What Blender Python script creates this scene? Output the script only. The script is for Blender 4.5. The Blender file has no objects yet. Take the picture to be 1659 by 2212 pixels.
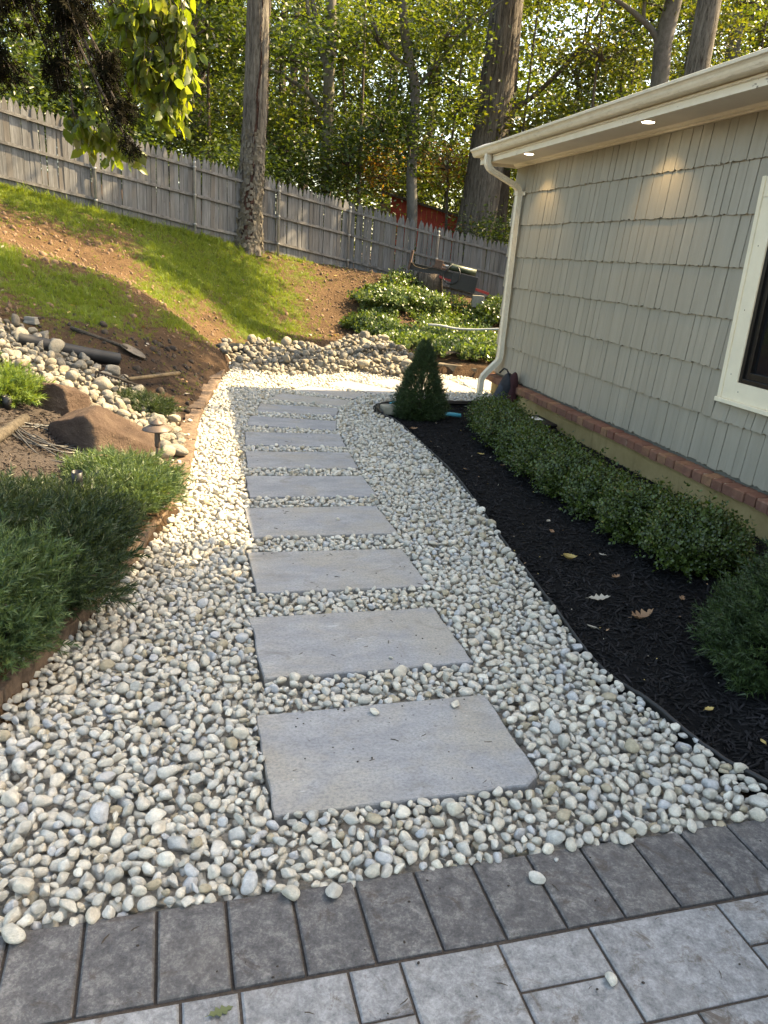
import bpy, math, random
import numpy as np
from mathutils import Vector, Matrix

# ---------------------------------------------------------------- camera, sky, sun, exposure
rng = np.random.default_rng(11)
random.seed(11)
sc = bpy.context.scene
COL = sc.collection
R = math.radians

cam_data = bpy.data.cameras.new('camera')
cam_data.sensor_fit = 'VERTICAL'
cam_data.sensor_height = 24.0
cam_data.lens = 1650.0 / 2212.0 * 24.0
cam_data.clip_start = 0.05
cam_data.clip_end = 900
cam = bpy.data.objects.new('camera', cam_data)
cam.matrix_world = Matrix.Translation((0, 0, 1.6)) @ Matrix([[0.997378, -0.072368, -0.0], [0.022963, 0.316473, -0.948324], [0.068628, 0.945837, 0.317305]]).to_4x4()
COL.objects.link(cam)
sc.camera = cam

SUN_AZ, SUN_EL = 18.0, 45.2            # degrees ahead of +X, above the horizon
SUN = np.array([math.cos(R(SUN_EL)) * math.cos(R(SUN_AZ)), math.cos(R(SUN_EL)) * math.sin(R(SUN_AZ)), math.sin(R(SUN_EL))])
world = bpy.data.worlds.new('World')
sc.world = world
world.use_nodes = True
wn = world.node_tree
bg = wn.nodes['Background']
sky = wn.nodes.new('ShaderNodeTexSky')
sky.sky_type = 'NISHITA'
sky.sun_disc = False
sky.sun_elevation = R(SUN_EL)
sky.sun_rotation = R(90 - SUN_AZ)
sky.air_density = 1.0
sky.dust_density = 2.5
sky.ozone_density = 0.8
wn.links.new(sky.outputs[0], bg.inputs[0])
bg.inputs[1].default_value = 0.125
sun_data = bpy.data.lights.new('sun', 'SUN')
sun_data.energy = 3.8
sun_data.angle = R(0.53)
sun_data.color = (1.0, 0.85, 0.63)
sun = bpy.data.objects.new('sun', sun_data)
sun.rotation_euler = Vector(SUN).to_track_quat('Z', 'Y').to_euler()
sun.location = (30, 6, 30)
COL.objects.link(sun)

sc.view_settings.view_transform = 'Standard'
sc.view_settings.look = 'None'
sc.view_settings.gamma = 1.0
sc.view_settings.use_curve_mapping = False
sc.view_settings.exposure = 2.64
sc.view_settings.use_white_balance = True
sc.view_settings.white_balance_temperature = 8100
sc.view_settings.white_balance_tint = 6
sc.render.engine = 'CYCLES'
sc.cycles.max_bounces = 8
sc.cycles.transparent_max_bounces = 8
sc.cycles.diffuse_bounces = 4
sc.cycles.transmission_bounces = 4

# ---------------------------------------------------------------- node helpers and materials
class NT:
    def __init__(self, name):
        self.m = bpy.data.materials.new(name)
        self.m.use_nodes = True
        self.t = self.m.node_tree
        self.p = self.t.nodes['Principled BSDF']
        self.out = self.t.nodes['Material Output']
    def n(self, typ, ins=None, **props):
        nd = self.t.nodes.new(typ)
        for k, v in props.items():
            setattr(nd, k, v)
        for k, v in (ins or {}).items():
            self.put(nd.inputs[k], v)
        return nd
    def put(self, sock, v):
        if hasattr(v, 'is_output') or isinstance(v, bpy.types.NodeSocket):
            self.t.links.new(v, sock)
        elif isinstance(v, tuple) and len(v) == 3 and sock.type == 'RGBA':
            sock.default_value = (*v, 1)
        else:
            sock.default_value = v
    def coord(self, which='Object'):
        return self.n('ShaderNodeTexCoord').outputs[which]
    def pos(self):
        return self.n('ShaderNodeNewGeometry').outputs['Position']
    def island(self):
        return self.n('ShaderNodeNewGeometry').outputs['Random Per Island']
    def objrand(self):
        return self.n('ShaderNodeObjectInfo').outputs['Random']
    def mapping(self, vec, scale=(1, 1, 1), loc=None, rot=None):
        d = {'Vector': vec, 'Scale': scale}
        nd = self.n('ShaderNodeMapping')
        self.put(nd.inputs['Vector'], vec)
        nd.inputs['Scale'].default_value = scale
        if loc is not None:
            self.put(nd.inputs['Location'], loc)
        if rot is not None:
            nd.inputs['Rotation'].default_value = rot
        return nd.outputs[0]
    def noise(self, vec, scale, detail=4, rough=0.6, dist=0.0, out='Fac'):
        nd = self.n('ShaderNodeTexNoise', {'Scale': scale, 'Detail': detail, 'Roughness': rough, 'Distortion': dist})
        if vec is not None:
            self.put(nd.inputs['Vector'], vec)
        return nd.outputs[out]
    def voro(self, vec, scale, feature='F1', out='Distance', rand=1.0):
        nd = self.n('ShaderNodeTexVoronoi', feature=feature)
        nd.inputs['Scale'].default_value = scale
        nd.inputs['Randomness'].default_value = rand
        self.put(nd.inputs['Vector'], vec)
        return nd.outputs[out]
    def ramp(self, fac, stops, interp='LINEAR'):
        nd = self.n('ShaderNodeValToRGB')
        r = nd.color_ramp
        r.interpolation = interp
        while len(r.elements) < len(stops):
            r.elements.new(0.5)
        for e, (p, c) in zip(r.elements, stops):
            e.position = p
            if not isinstance(c, tuple):
                c = (c, c, c)
            e.color = (*c, 1)
        self.put(nd.inputs['Fac'], fac)
        return nd.outputs['Color']
    def mix(self, fac, a, b, mode='MIX'):
        nd = self.n('ShaderNodeMix', data_type='RGBA', blend_type=mode)
        nd.clamp_factor = True
        self.put(nd.inputs[0], fac)
        self.put(nd.inputs[6], a)
        self.put(nd.inputs[7], b)
        return nd.outputs[2]
    def math(self, op, a, b=0.5, c=None):
        nd = self.n('ShaderNodeMath', operation=op)
        self.put(nd.inputs[0], a)
        self.put(nd.inputs[1], b)
        if c is not None:
            self.put(nd.inputs[2], c)
        return nd.outputs[0]
    def vadd(self, a, b):
        nd = self.n('ShaderNodeVectorMath', operation='ADD')
        self.put(nd.inputs[0], a)
        self.put(nd.inputs[1], b)
        return nd.outputs[0]
    def vscale(self, a, s):
        nd = self.n('ShaderNodeVectorMath', operation='SCALE')
        self.put(nd.inputs[0], a)
        self.put(nd.inputs['Scale'], s)
        return nd.outputs[0]
    def shift(self, vec, rnd, amt=17.0):
        cmb = self.n('ShaderNodeCombineXYZ')
        v = self.math('MULTIPLY', rnd, amt)
        for i in range(3):
            self.put(cmb.inputs[i], self.math('MULTIPLY', v, (1.0, 1.7, 2.9)[i]))
        return self.vadd(vec, cmb.outputs[0])
    def bump(self, h, strength=0.4, dist=0.01):
        nd = self.n('ShaderNodeBump', {'Strength': strength, 'Distance': dist})
        self.put(nd.inputs['Height'], h)
        return nd.outputs[0]
    def done(self, color=None, rough=0.8, normal=None, metal=0.0, spec=0.4):
        p = self.p
        if color is not None:
            self.put(p.inputs['Base Color'], color)
        self.put(p.inputs['Roughness'], rough)
        self.put(p.inputs['Metallic'], metal)
        p.inputs['Specular IOR Level'].default_value = spec
        if normal is not None:
            self.put(p.inputs['Normal'], normal)
        return self.m

def m_plain(name, col, rough=0.6, metal=0.0, var=0.15, scale=18.0, bump=0.15, spec=0.4):
    k = NT(name)
    v = k.coord()
    f = k.noise(v, scale, 5, 0.65)
    lo = tuple(c * (1 - var) for c in col)
    hi = tuple(min(1, c * (1 + var)) for c in col)
    return k.done(k.ramp(f, [(0.3, lo), (0.7, hi)]), rough, k.bump(k.noise(v, scale * 4, 4), bump, 0.004) if bump else None, metal, spec)

def m_leaf(name, cols, trans=0.4, rough=0.45, tcol=1.6, spec=0.4):
    """leaf: colour by island, with light let through"""
    k = NT(name)
    r = k.island()
    stops = [(i / max(1, len(cols) - 1), c) for i, c in enumerate(cols)]
    c = k.ramp(r, stops)
    k.done(c, rough, None, 0, spec)
    tr = k.n('ShaderNodeBsdfTranslucent')
    tc = k.mix(1.0, c, (tcol, tcol * 0.95, tcol * 0.35), 'MULTIPLY')
    k.put(tr.inputs['Color'], tc)
    mx = k.n('ShaderNodeMixShader')
    mx.inputs[0].default_value = trans
    k.t.links.new(k.p.outputs[0], mx.inputs[1])
    k.t.links.new(tr.outputs[0], mx.inputs[2])
    k.t.links.new(mx.outputs[0], k.out.inputs['Surface'])
    return k.m

def m_bark(name, dark, light, sx=9.0, sz=1.3, strength=0.9, moss=None):
    k = NT(name)
    v = k.coord()
    vv = k.mapping(v, (sx, sx, sz))
    n1 = k.noise(vv, 1.6, 6, 0.7, 0.6)
    n2 = k.noise(k.mapping(v, (sx * 3, sx * 3, sz * 5)), 2.0, 5, 0.7)
    h = k.math('ADD', n1, k.math('MULTIPLY', n2, 0.5))
    c = k.ramp(h, [(0.58, dark), (0.90, light)])
    if moss:
        c = k.mix(k.ramp(k.noise(v, 1.1, 4), [(0.5, 0.0), (0.7, 0.8)]), c, moss)
    return k.done(c, 0.95, k.bump(h, strength, 0.03), 0, 0.15)

def m_pebble(name, cols, scale=60.0):
    k = NT(name)
    rnd = k.objrand()
    stops = [(i / len(cols), c) for i, c in enumerate(cols)]
    base = k.ramp(rnd, stops, 'CONSTANT')
    v = k.shift(k.coord(), rnd, 3.0)
    n1 = k.noise(v, 1.3, 5, 0.7)
    n2 = k.noise(v, 6.0, 4, 0.75)
    c = k.mix(k.ramp(n1, [(0.35, 0.0), (0.7, 1.0)]), k.mix(1.0, base, (0.74, 0.73, 0.7), 'MULTIPLY'), k.mix(1.0, base, (1.12, 1.1, 1.06), 'MULTIPLY'))
    c = k.mix(k.ramp(n2, [(0.56, 0.0), (0.66, 0.45)]), c, k.mix(1.0, base, (0.55, 0.52, 0.47), 'MULTIPLY'))
    return k.done(c, 0.75, k.bump(k.math('ADD', n1, k.math('MULTIPLY', n2, 0.6)), 0.45, 0.15), 0, 0.3)

M = {}
PEB = [(0.583, 0.545, 0.466), (0.638, 0.6, 0.519), (0.506, 0.491, 0.445), (0.693, 0.654, 0.562), (0.561, 0.545, 0.498), (0.484, 0.48, 0.456),
       (0.605, 0.545, 0.445), (0.66, 0.632, 0.572), (0.528, 0.501, 0.435), (0.737, 0.709, 0.625), (0.506, 0.512, 0.519), (0.583, 0.545, 0.466),
       (0.462, 0.403, 0.297), (0.627, 0.589, 0.519), (0.55, 0.534, 0.488), (0.671, 0.621, 0.53)]
M['pebble'] = m_pebble('pebble_stone', PEB)
COB = [(0.256, 0.23, 0.184), (0.215, 0.199, 0.169), (0.292, 0.261, 0.21), (0.184, 0.174, 0.153), (0.241, 0.225, 0.194), (0.317, 0.287, 0.23), (0.199, 0.169, 0.128), (0.267, 0.241, 0.205)]
M['cobble'] = m_pebble('river_cobble', COB)
M['white_pebble'] = m_pebble('white_pebble', [(0.66, 0.63, 0.56), (0.58, 0.55, 0.48), (0.62, 0.6, 0.55)])

def m_slab():
    k = NT('bluestone_slab')
    rnd = k.objrand()
    v = k.shift(k.coord(), rnd, 5.0)
    st = k.noise(k.mapping(v, (1.2, 2.6, 2.6)), 3.2, 7, 0.72, 0.3)
    cl = k.noise(v, 2.8, 5, 0.6, 0.5)
    fine = k.noise(v, 55.0, 5, 0.75)
    c = k.ramp(st, [(0.30, (0.201, 0.204, 0.212)), (0.5, (0.282, 0.282, 0.283)), (0.72, (0.374, 0.368, 0.354))])
    c = k.mix(k.ramp(k.math('ADD', cl, k.math('MULTIPLY', k.math('SUBTRACT', rnd, 0.5), 0.25)), [(0.45, 0.0), (0.64, 0.65)]), c, (0.351, 0.313, 0.244))
    c = k.mix(k.ramp(k.noise(k.mapping(v, (1.0, 1.25, 1.0)), 85.0, 5, 0.8), [(0.38, 0.6), (0.56, 0.0)]), c, (0.132, 0.132, 0.138))
    c = k.mix(k.ramp(k.noise(v, 6.0, 5, 0.7, 0.8), [(0.57, 0.0), (0.70, 0.6)]), c, (0.161, 0.144, 0.121))
    spk = k.voro(v, 26.0)
    msk = k.math('MULTIPLY', k.ramp(spk, [(0.0, 1.0), (0.13, 0.0)]), k.ramp(k.noise(v, 9.0, 2), [(0.55, 0.0), (0.62, 1.0)]))
    c = k.mix(msk, c, (0.0575, 0.0517, 0.046))
    sc_ = k.noise(k.mapping(v, (1.0, 9.0, 1.0), rot=(0, 0, 0.7)), 7.0, 3, 0.6, 1.2)
    c = k.mix(k.ramp(sc_, [(0.69, 0.0), (0.73, 0.45)]), c, (0.575, 0.575, 0.552))
    h = k.math('ADD', k.math('MULTIPLY', st, 0.8), k.math('MULTIPLY', fine, 0.35))
    return k.done(c, k.ramp(cl, [(0.3, 0.55), (0.7, 0.8)]), k.bump(h, 0.6, 0.014), 0, 0.35)
M['slab'] = m_slab()

def m_paver(name, dark, mid, light, dirt, warm):
    k = NT(name)
    rnd = k.objrand()
    v = k.shift(k.coord(), rnd, 4.0)
    a = k.noise(v, 24.0, 7, 0.78, 0.3)
    b = k.noise(v, 120.0, 4, 0.8)
    big = k.noise(v, 3.2, 3, 0.5)
    c = k.ramp(k.math('ADD', k.math('MULTIPLY', a, 0.65), k.math('MULTIPLY', b, 0.35)), [(0.38, dark), (0.5, mid), (0.63, light)])
    c = k.mix(k.ramp(k.noise(v, 24.0, 5, 0.8, 0.8), [(0.62, 0.0), (0.72, 0.55)]), c, light)
    c = k.mix(k.ramp(big, [(0.52, 0.0), (0.75, 0.5)]), c, warm)
    c = k.mix(k.ramp(k.noise(v, 8.0, 7, 0.75, 1.2), [(0.55, 0.0), (0.66, 0.85)]), c, dirt)
    c = k.mix(k.math('MULTIPLY', rnd, 0.3), c, k.mix(1.0, c, (0.75, 0.75, 0.78), 'MULTIPLY'))
    h = k.math('ADD', k.math('MULTIPLY', a, 0.7), k.math('MULTIPLY', b, 0.5))
    return k.done(c, 0.78, k.bump(h, 0.55, 0.008), 0, 0.35)
M['dark_paver'] = m_paver('dark_paver', (0.0548, 0.0517, 0.0513), (0.101, 0.0949, 0.0911), (0.223, 0.209, 0.192), (0.0648, 0.0489, 0.0384), (0.123, 0.105, 0.0883))
M['light_paver'] = m_paver('light_paver', (0.12, 0.12, 0.12), (0.225, 0.221, 0.216), (0.36, 0.354, 0.345), (0.095, 0.07, 0.05), (0.23, 0.21, 0.19))
M['joint_sand'] = m_plain('joint_sand', (0.060, 0.047, 0.037), 0.95, var=0.4, scale=120, bump=0.5)

def m_mulch(name, a, b, spec=0.3):
    k = NT(name)
    v = k.pos()
    n1 = k.noise(k.mapping(v, (30, 90, 40), rot=(0, 0, 0.6)), 1.5, 5, 0.7, 0.7)
    n2 = k.noise(v, 140, 4, 0.7)
    h = k.math('ADD', n1, k.math('MULTIPLY', n2, 0.5))
    return k.done(k.ramp(h, [(0.45, a), (0.95, b)]), 0.85, k.bump(h, 1.0, 0.02), 0, spec)
M['black_mulch'] = m_mulch('black_mulch', (0.003, 0.003, 0.003), (0.012, 0.0115, 0.012), 0.12)
M['brown_mulch'] = m_mulch('brown_mulch', (0.022, 0.016, 0.013), (0.075, 0.058, 0.048))
def m_chip(name, a, b):
    k = NT(name)
    return k.done(k.ramp(k.objrand(), [(0, a), (0.85, tuple((p + q) / 2 for p, q in zip(a, b))), (1, b)]), 0.8, None, 0, 0.2)
M['black_chip'] = m_chip('black_mulch_chip', (0.003, 0.003, 0.003), (0.019, 0.0175, 0.0185))
M['brown_chip'] = m_chip('brown_mulch_chip', (0.022, 0.016, 0.013), (0.10, 0.078, 0.062))

def m_ground():
    k = NT('lawn_and_soil')
    v = k.pos()
    ga = k.n('ShaderNodeAttribute', attribute_name='grass').outputs['Fac']
    dark_mix = k.n('ShaderNodeAttribute', attribute_name='dark_soil').outputs['Fac']  # how far the soil blends to the darker tone
    n1 = k.noise(v, 2.2, 6, 0.65)
    n2 = k.noise(v, 14, 5, 0.75)
    n3 = k.noise(v, 60, 4, 0.75)
    soil = k.ramp(k.math('ADD', k.math('MULTIPLY', n1, 0.4), k.math('MULTIPLY', n2, 0.6)), [(0.35, (0.058, 0.034, 0.019)), (0.65, (0.140, 0.086, 0.046))])
    dsoil = k.ramp(n2, [(0.3, (0.032, 0.021, 0.015)), (0.7, (0.075, 0.050, 0.036))])
    soil = k.mix(dark_mix, soil, dsoil)
    grass = k.ramp(n2, [(0.3, (0.045, 0.068, 0.013)), (0.7, (0.11, 0.14, 0.028))])
    msk = k.ramp(k.math('ADD', ga, k.math('ADD', k.math('MULTIPLY', k.math('SUBTRACT', n2, 0.5), 1.6), k.math('MULTIPLY', k.math('SUBTRACT', k.noise(v, 5.0, 4, 0.7), 0.54), 2.0))), [(0.30, 0.0), (0.75, 1.0)])
    c = k.mix(msk, soil, grass)
    h = k.math('ADD', n2, k.math('MULTIPLY', n3, 0.6))
    return k.done(c, 0.95, k.bump(h, 0.9, 0.05), 0, 0.1)
M['ground'] = m_ground()
M['gravel_bed'] = m_plain('gravel_fines', (0.27, 0.25, 0.215), 0.95, var=0.45, scale=55, bump=1.0)

def m_shingle():
    k = NT('shingle_paint')
    rnd = k.objrand()
    v = k.shift(k.coord(), rnd, 3.0)
    st = k.noise(k.mapping(v, (95, 4, 2.2)), 1.0, 3, 0.6)
    wide = k.noise(k.mapping(v, (14, 2, 1.5)), 1.0, 3, 0.6)
    c = k.ramp(wide, [(0.3, (0.250, 0.234, 0.188)), (0.7, (0.294, 0.274, 0.223))])
    c = k.mix(k.ramp(k.noise(k.mapping(v, (60, 4, 3.0)), 1.0, 4, 0.7), [(0.62, 0.0), (0.72, 0.35)]), c, (0.165, 0.152, 0.115))
    c = k.mix(k.math('MULTIPLY', rnd, 0.5), c, k.mix(1.0, c, (0.86, 0.87, 0.88), 'MULTIPLY'))
    return k.done(c, 0.42, k.bump(k.math('ADD', st, k.math('MULTIPLY', wide, 0.5)), 0.55, 0.006), 0, 0.45)
M['shingle'] = m_shingle()
M['sheathing'] = m_plain('wall_sheathing', (0.11, 0.11, 0.095), 0.8)
def m_trim():
    k = NT('cream_trim_paint')
    v = k.coord()
    n = k.noise(v, 9, 5, 0.7)
    c = k.ramp(n, [(0.25, (0.60, 0.56, 0.45)), (0.7, (0.70, 0.665, 0.56))])
    g = k.noise(k.mapping(v, (6, 30, 30)), 1.2, 5, 0.75)
    c = k.mix(k.ramp(g, [(0.66, 0.0), (0.76, 0.4)]), c, (0.30, 0.26, 0.18))
    return k.done(c, 0.5, k.bump(k.noise(v, 60, 3), 0.08, 0.003), 0, 0.4)
M['trim'] = m_trim()
def m_gutter():
    k = NT('gutter_paint')
    v = k.coord()
    c = k.ramp(k.noise(v, 6, 5, 0.7), [(0.25, (0.53, 0.49, 0.38)), (0.7, (0.64, 0.60, 0.49))])
    g = k.noise(k.mapping(v, (7, 40, 40)), 1.3, 6, 0.8)
    c = k.mix(k.ramp(g, [(0.53, 0.0), (0.70, 0.6)]), c, (0.22, 0.18, 0.12))
    return k.done(c, 0.38, None, 0, 0.5)
M['gutter'] = m_gutter()
def m_fascia():
    k = NT('peeling_fascia_paint')
    v = k.coord()
    c = k.ramp(k.noise(v, 7, 5, 0.7), [(0.25, (0.57, 0.53, 0.42)), (0.7, (0.66, 0.62, 0.51))])
    g = k.noise(k.mapping(v, (16, 60, 22)), 1.0, 4, 0.7)
    reg = k.noise(v, 1.7, 2)
    c = k.mix(k.math('MULTIPLY', k.ramp(g, [(0.60, 0.0), (0.63, 1.0)]), k.ramp(reg, [(0.5, 0.0), (0.58, 1.0)])), c, (0.13, 0.105, 0.075))
    return k.done(c, 0.5, None, 0, 0.4)
M['fascia'] = m_fascia()
M['soffit'] = m_plain('soffit_paint', (0.60, 0.56, 0.49), 0.6, var=0.06, scale=5, bump=0.05)
M['window_trim'] = m_plain('window_trim_paint', (0.66, 0.61, 0.47), 0.5, var=0.05, scale=7, bump=0.05)
M['black_sash'] = m_plain('black_sash', (0.0048, 0.0048, 0.0052), 0.35, var=0.2, bump=0)
def m_glass():
    k = NT('dark_window_glass')
    k.done((0.006, 0.007, 0.009), 0.05, None, 0, 0.5)
    return k.m
M['glass'] = m_glass()
def m_brick():
    k = NT('brick')
    rnd = k.objrand()
    v = k.shift(k.coord(), rnd, 4.0)
    n = k.noise(v, 22, 6, 0.75)
    c = k.ramp(rnd, [(0.0, (0.17, 0.082, 0.055)), (0.35, (0.22, 0.110, 0.072)), (0.6, (0.185, 0.092, 0.064)), (0.8, (0.29, 0.160, 0.085)), (1.0, (0.18, 0.075, 0.055))])
    c = k.mix(k.ramp(n, [(0.4, 0.5), (0.6, 0.0)]), c, (0.12, 0.055, 0.04))
    c = k.mix(k.ramp(k.noise(v, 8, 4), [(0.6, 0.0), (0.75, 0.4)]), c, (0.38, 0.30, 0.23))
    return k.done(c, 0.9, k.bump(n, 0.6, 0.006), 0, 0.2)
M['brick'] = m_brick()
M['mortar'] = m_plain('mortar', (0.34, 0.27, 0.19), 0.95, var=0.25, scale=40, bump=0.4)
def m_foundation():
    k = NT('parged_foundation')
    v = k.coord()
    n = k.noise(v, 3.0, 6, 0.7)
    c = k.ramp(n, [(0.3, (0.31, 0.225, 0.095)), (0.7, (0.45, 0.335, 0.160))])
    s = k.noise(k.mapping(v, (5, 5, 0.8)), 1.5, 5, 0.7)
    c = k.mix(k.ramp(s, [(0.55, 0.0), (0.75, 0.6)]), c, (0.17, 0.13, 0.055))
    return k.done(c, 0.95, k.bump(k.noise(v, 30, 5, 0.7), 0.5, 0.006), 0, 0.15)
M['foundation'] = m_foundation()
M['roof'] = m_plain('roof_shingle', (0.06, 0.062, 0.066), 0.95, var=0.5, scale=60, bump=0.6)
M['flashing'] = m_plain('grey_flashing', (0.42, 0.43, 0.45), 0.5, 0.3)

def m_fence():
    k = NT('weathered_cedar')
    rnd = k.objrand()
    v = k.shift(k.coord(), rnd, 6.0)
    g = k.noise(k.mapping(v, (45, 45, 2.0)), 1.0, 5, 0.7, 0.4)
    b = k.noise(k.mapping(v, (7, 7, 0.8)), 1.2, 4, 0.6)
    c = k.ramp(k.math('ADD', k.math('MULTIPLY', g, 0.6), k.math('MULTIPLY', b, 0.4)), [(0.3, (0.052, 0.048, 0.045)), (0.5, (0.125, 0.120, 0.116)), (0.7, (0.232, 0.228, 0.222))])
    c = k.mix(k.ramp(rnd, [(0.0, 0.55), (0.25, 0.0), (0.75, 0.0), (1.0, 0.5)]), c, (0.12, 0.098, 0.078))
    kn = k.voro(k.mapping(v, (11, 11, 3.0)), 1.6)
    c = k.mix(k.ramp(kn, [(0.05, 0.8), (0.11, 0.0)]), c, (0.06, 0.045, 0.035))
    return k.done(c, 0.9, k.bump(g, 0.5, 0.006), 0, 0.2)
M['fence'] = m_fence()
M['fence_rail'] = m_bark('weathered_rail', (0.0876, 0.0785, 0.0707), (0.183, 0.172, 0.161), 4, 4, 0.3)
M['steel_post'] = m_plain('galvanised_post', (0.30, 0.29, 0.27), 0.55, 0.5, bump=0.05)
M['bark_grey'] = m_bark('grey_furrowed_bark', (0.0332, 0.0266, 0.0207), (0.158, 0.14, 0.118), 10, 1.3, 0.9)
M['bark_big'] = m_bark('large_trunk_bark', (0.0343, 0.0275, 0.0223), (0.15, 0.129, 0.107), 11, 1.1, 0.8)
M['bark_dark'] = m_bark('dark_bark', (0.035, 0.027, 0.022), (0.125, 0.10, 0.08), 9, 1.2, 0.9)
M['bark_smooth'] = m_bark('smooth_beech_bark', (0.085, 0.073, 0.058), (0.18, 0.16, 0.13), 2.5, 1.8, 0.2, (0.17, 0.17, 0.11))
M['bark_pale'] = m_bark('pale_grey_bark', (0.0574, 0.051, 0.0446), (0.128, 0.118, 0.105), 3, 1.5, 0.3, (0.128, 0.122, 0.0952))
M['bark_rot'] = m_bark('rotten_heartwood', (0.012, 0.008, 0.007), (0.075, 0.036, 0.026), 12, 3, 1.0)
M['twig'] = m_plain('twig_bark', (0.06, 0.045, 0.033), 0.9)
M['bark_flake'] = m_plain('bark_flake', (0.112, 0.0945, 0.07), 0.9, var=0.4, scale=20)

M['leaf_wood'] = m_leaf('woodland_leaf', [(0.026, 0.0414, 0.00869), (0.0444, 0.0634, 0.013), (0.0665, 0.0833, 0.0172), (0.037, 0.0568, 0.0145), (0.0889, 0.0929, 0.0217)], 0.5, 0.4, 2.3)
M['leaf_wood_yellow'] = m_leaf('yellowing_leaf', [(0.0322, 0.0463, 0.0106), (0.0596, 0.072, 0.0155), (0.0787, 0.077, 0.0179), (0.0414, 0.0565, 0.0119)], 0.5, 0.4, 2.1)
M['leaf_wood_dark'] = m_leaf('shaded_leaf', [(0.0224, 0.0388, 0.0102), (0.0426, 0.0659, 0.0163), (0.0617, 0.0872, 0.0224)], 0.4, 0.4, 1.9)
M['leaf_autumn'] = m_leaf('turning_leaf', [(0.068, 0.0808, 0.017), (0.17, 0.0765, 0.0255), (0.102, 0.102, 0.0213), (0.221, 0.085, 0.0298), (0.136, 0.111, 0.0255)], 0.45, 0.5, 1.8)
M['leaf_dogwood'] = m_leaf('dogwood_leaf', [(0.0638, 0.0935, 0.0153), (0.0935, 0.123, 0.0187), (0.128, 0.145, 0.0238), (0.0765, 0.106, 0.0255), (0.102, 0.102, 0.0425)], 0.55, 0.38, 2.5)
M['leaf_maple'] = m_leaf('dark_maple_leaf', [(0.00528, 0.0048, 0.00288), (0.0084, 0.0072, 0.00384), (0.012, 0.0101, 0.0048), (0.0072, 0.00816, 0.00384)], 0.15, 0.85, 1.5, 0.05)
M['leaf_box'] = m_leaf('boxwood_leaf', [(0.0186, 0.0354, 0.00838), (0.0335, 0.0595, 0.0121), (0.0698, 0.107, 0.0204), (0.0419, 0.0698, 0.0158), (0.093, 0.13, 0.0279)], 0.28, 0.32, 1.8, 0.5)
M['leaf_ivy'] = m_leaf('ground_ivy_leaf', [(0.0255, 0.051, 0.0127), (0.051, 0.0892, 0.0204), (0.085, 0.128, 0.0298), (0.119, 0.153, 0.051), (0.0382, 0.068, 0.0255)], 0.35, 0.35, 1.8, 0.5)
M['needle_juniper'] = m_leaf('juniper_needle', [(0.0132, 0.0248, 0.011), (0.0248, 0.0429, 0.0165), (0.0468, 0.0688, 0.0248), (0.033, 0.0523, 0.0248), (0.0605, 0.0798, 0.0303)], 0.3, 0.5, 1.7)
M['needle_fresh'] = m_leaf('sunlit_juniper_needle', [(0.0276, 0.0517, 0.023), (0.0517, 0.0897, 0.0345), (0.0978, 0.144, 0.0517), (0.069, 0.109, 0.0517), (0.127, 0.167, 0.0633)], 0.3, 0.5, 1.7)  # juniper colours lightened, so sunlight is put into the base colour
M['needle_light'] = m_leaf('pale_juniper_needle', [(0.072, 0.12, 0.024), (0.12, 0.176, 0.04), (0.152, 0.2, 0.064)], 0.35, 0.5, 1.7)
M['needle_tan'] = m_leaf('browned_needle', [(0.20, 0.13, 0.05), (0.28, 0.19, 0.08)], 0.3, 0.6, 1.4)
M['needle_spruce'] = m_leaf('spruce_needle', [(0.0161, 0.0322, 0.0115), (0.0276, 0.0517, 0.0149), (0.0437, 0.0736, 0.0207)], 0.2, 0.5, 1.6)
M['grass'] = m_leaf('grass_blade', [(0.081, 0.134, 0.0162), (0.122, 0.178, 0.0227), (0.162, 0.213, 0.034), (0.0972, 0.149, 0.0203), (0.178, 0.188, 0.0486)], 0.45, 0.5, 1.8)
M['leaf_dry'] = m_leaf('dry_oak_leaf', [(0.24, 0.13, 0.07), (0.30, 0.18, 0.10)], 0.15, 0.7, 1.2)
M['leaf_yellow'] = m_leaf('fallen_yellow_leaf', [(0.42, 0.31, 0.10), (0.45, 0.33, 0.12)], 0.2, 0.6, 1.2)
M['leaf_pale'] = m_leaf('pale_dead_leaf', [(0.33, 0.29, 0.23), (0.40, 0.35, 0.28)], 0.15, 0.7, 1.2)
M['leaf_fallen_green'] = m_leaf('fallen_green_leaf', [(0.12, 0.138, 0.054), (0.132, 0.15, 0.066)], 0.15, 0.6, 1.2)

def m_boulder():
    k = NT('brown_boulder')
    v = k.coord()
    n = k.noise(v, 3.2, 8, 0.65, 0.3)
    c = k.ramp(n, [(0.3, (0.050, 0.032, 0.024)), (0.5, (0.092, 0.061, 0.045)), (0.7, (0.145, 0.104, 0.075))])
    f = k.noise(v, 45, 5, 0.8)
    c = k.mix(k.ramp(f, [(0.62, 0.0), (0.7, 0.5)]), c, (0.34, 0.27, 0.20))
    return k.done(c, 0.92, k.bump(k.math('ADD', n, k.math('MULTIPLY', f, 0.6)), 1.0, 0.05), 0, 0.2)
M['boulder'] = m_boulder()
M['edge_stone'] = m_plain('brownstone_edging', (0.123, 0.0831, 0.0564), 0.95, var=0.5, scale=22, bump=1.0)
M['wall_stone'] = m_plain('mossy_wall_stone', (0.13, 0.105, 0.072), 0.95, var=0.45, scale=9, bump=0.7)
M['black_plastic'] = m_plain('black_plastic', (0.007, 0.007, 0.0075), 0.45, var=0.3, bump=0.1)
M['black_pipe'] = m_plain('dusty_black_pipe', (0.024, 0.023, 0.023), 0.6, var=0.5, scale=6, bump=0.1)
M['cable_black'] = m_plain('black_cable', (0.05, 0.048, 0.045), 0.4, var=0.3, bump=0)
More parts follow.
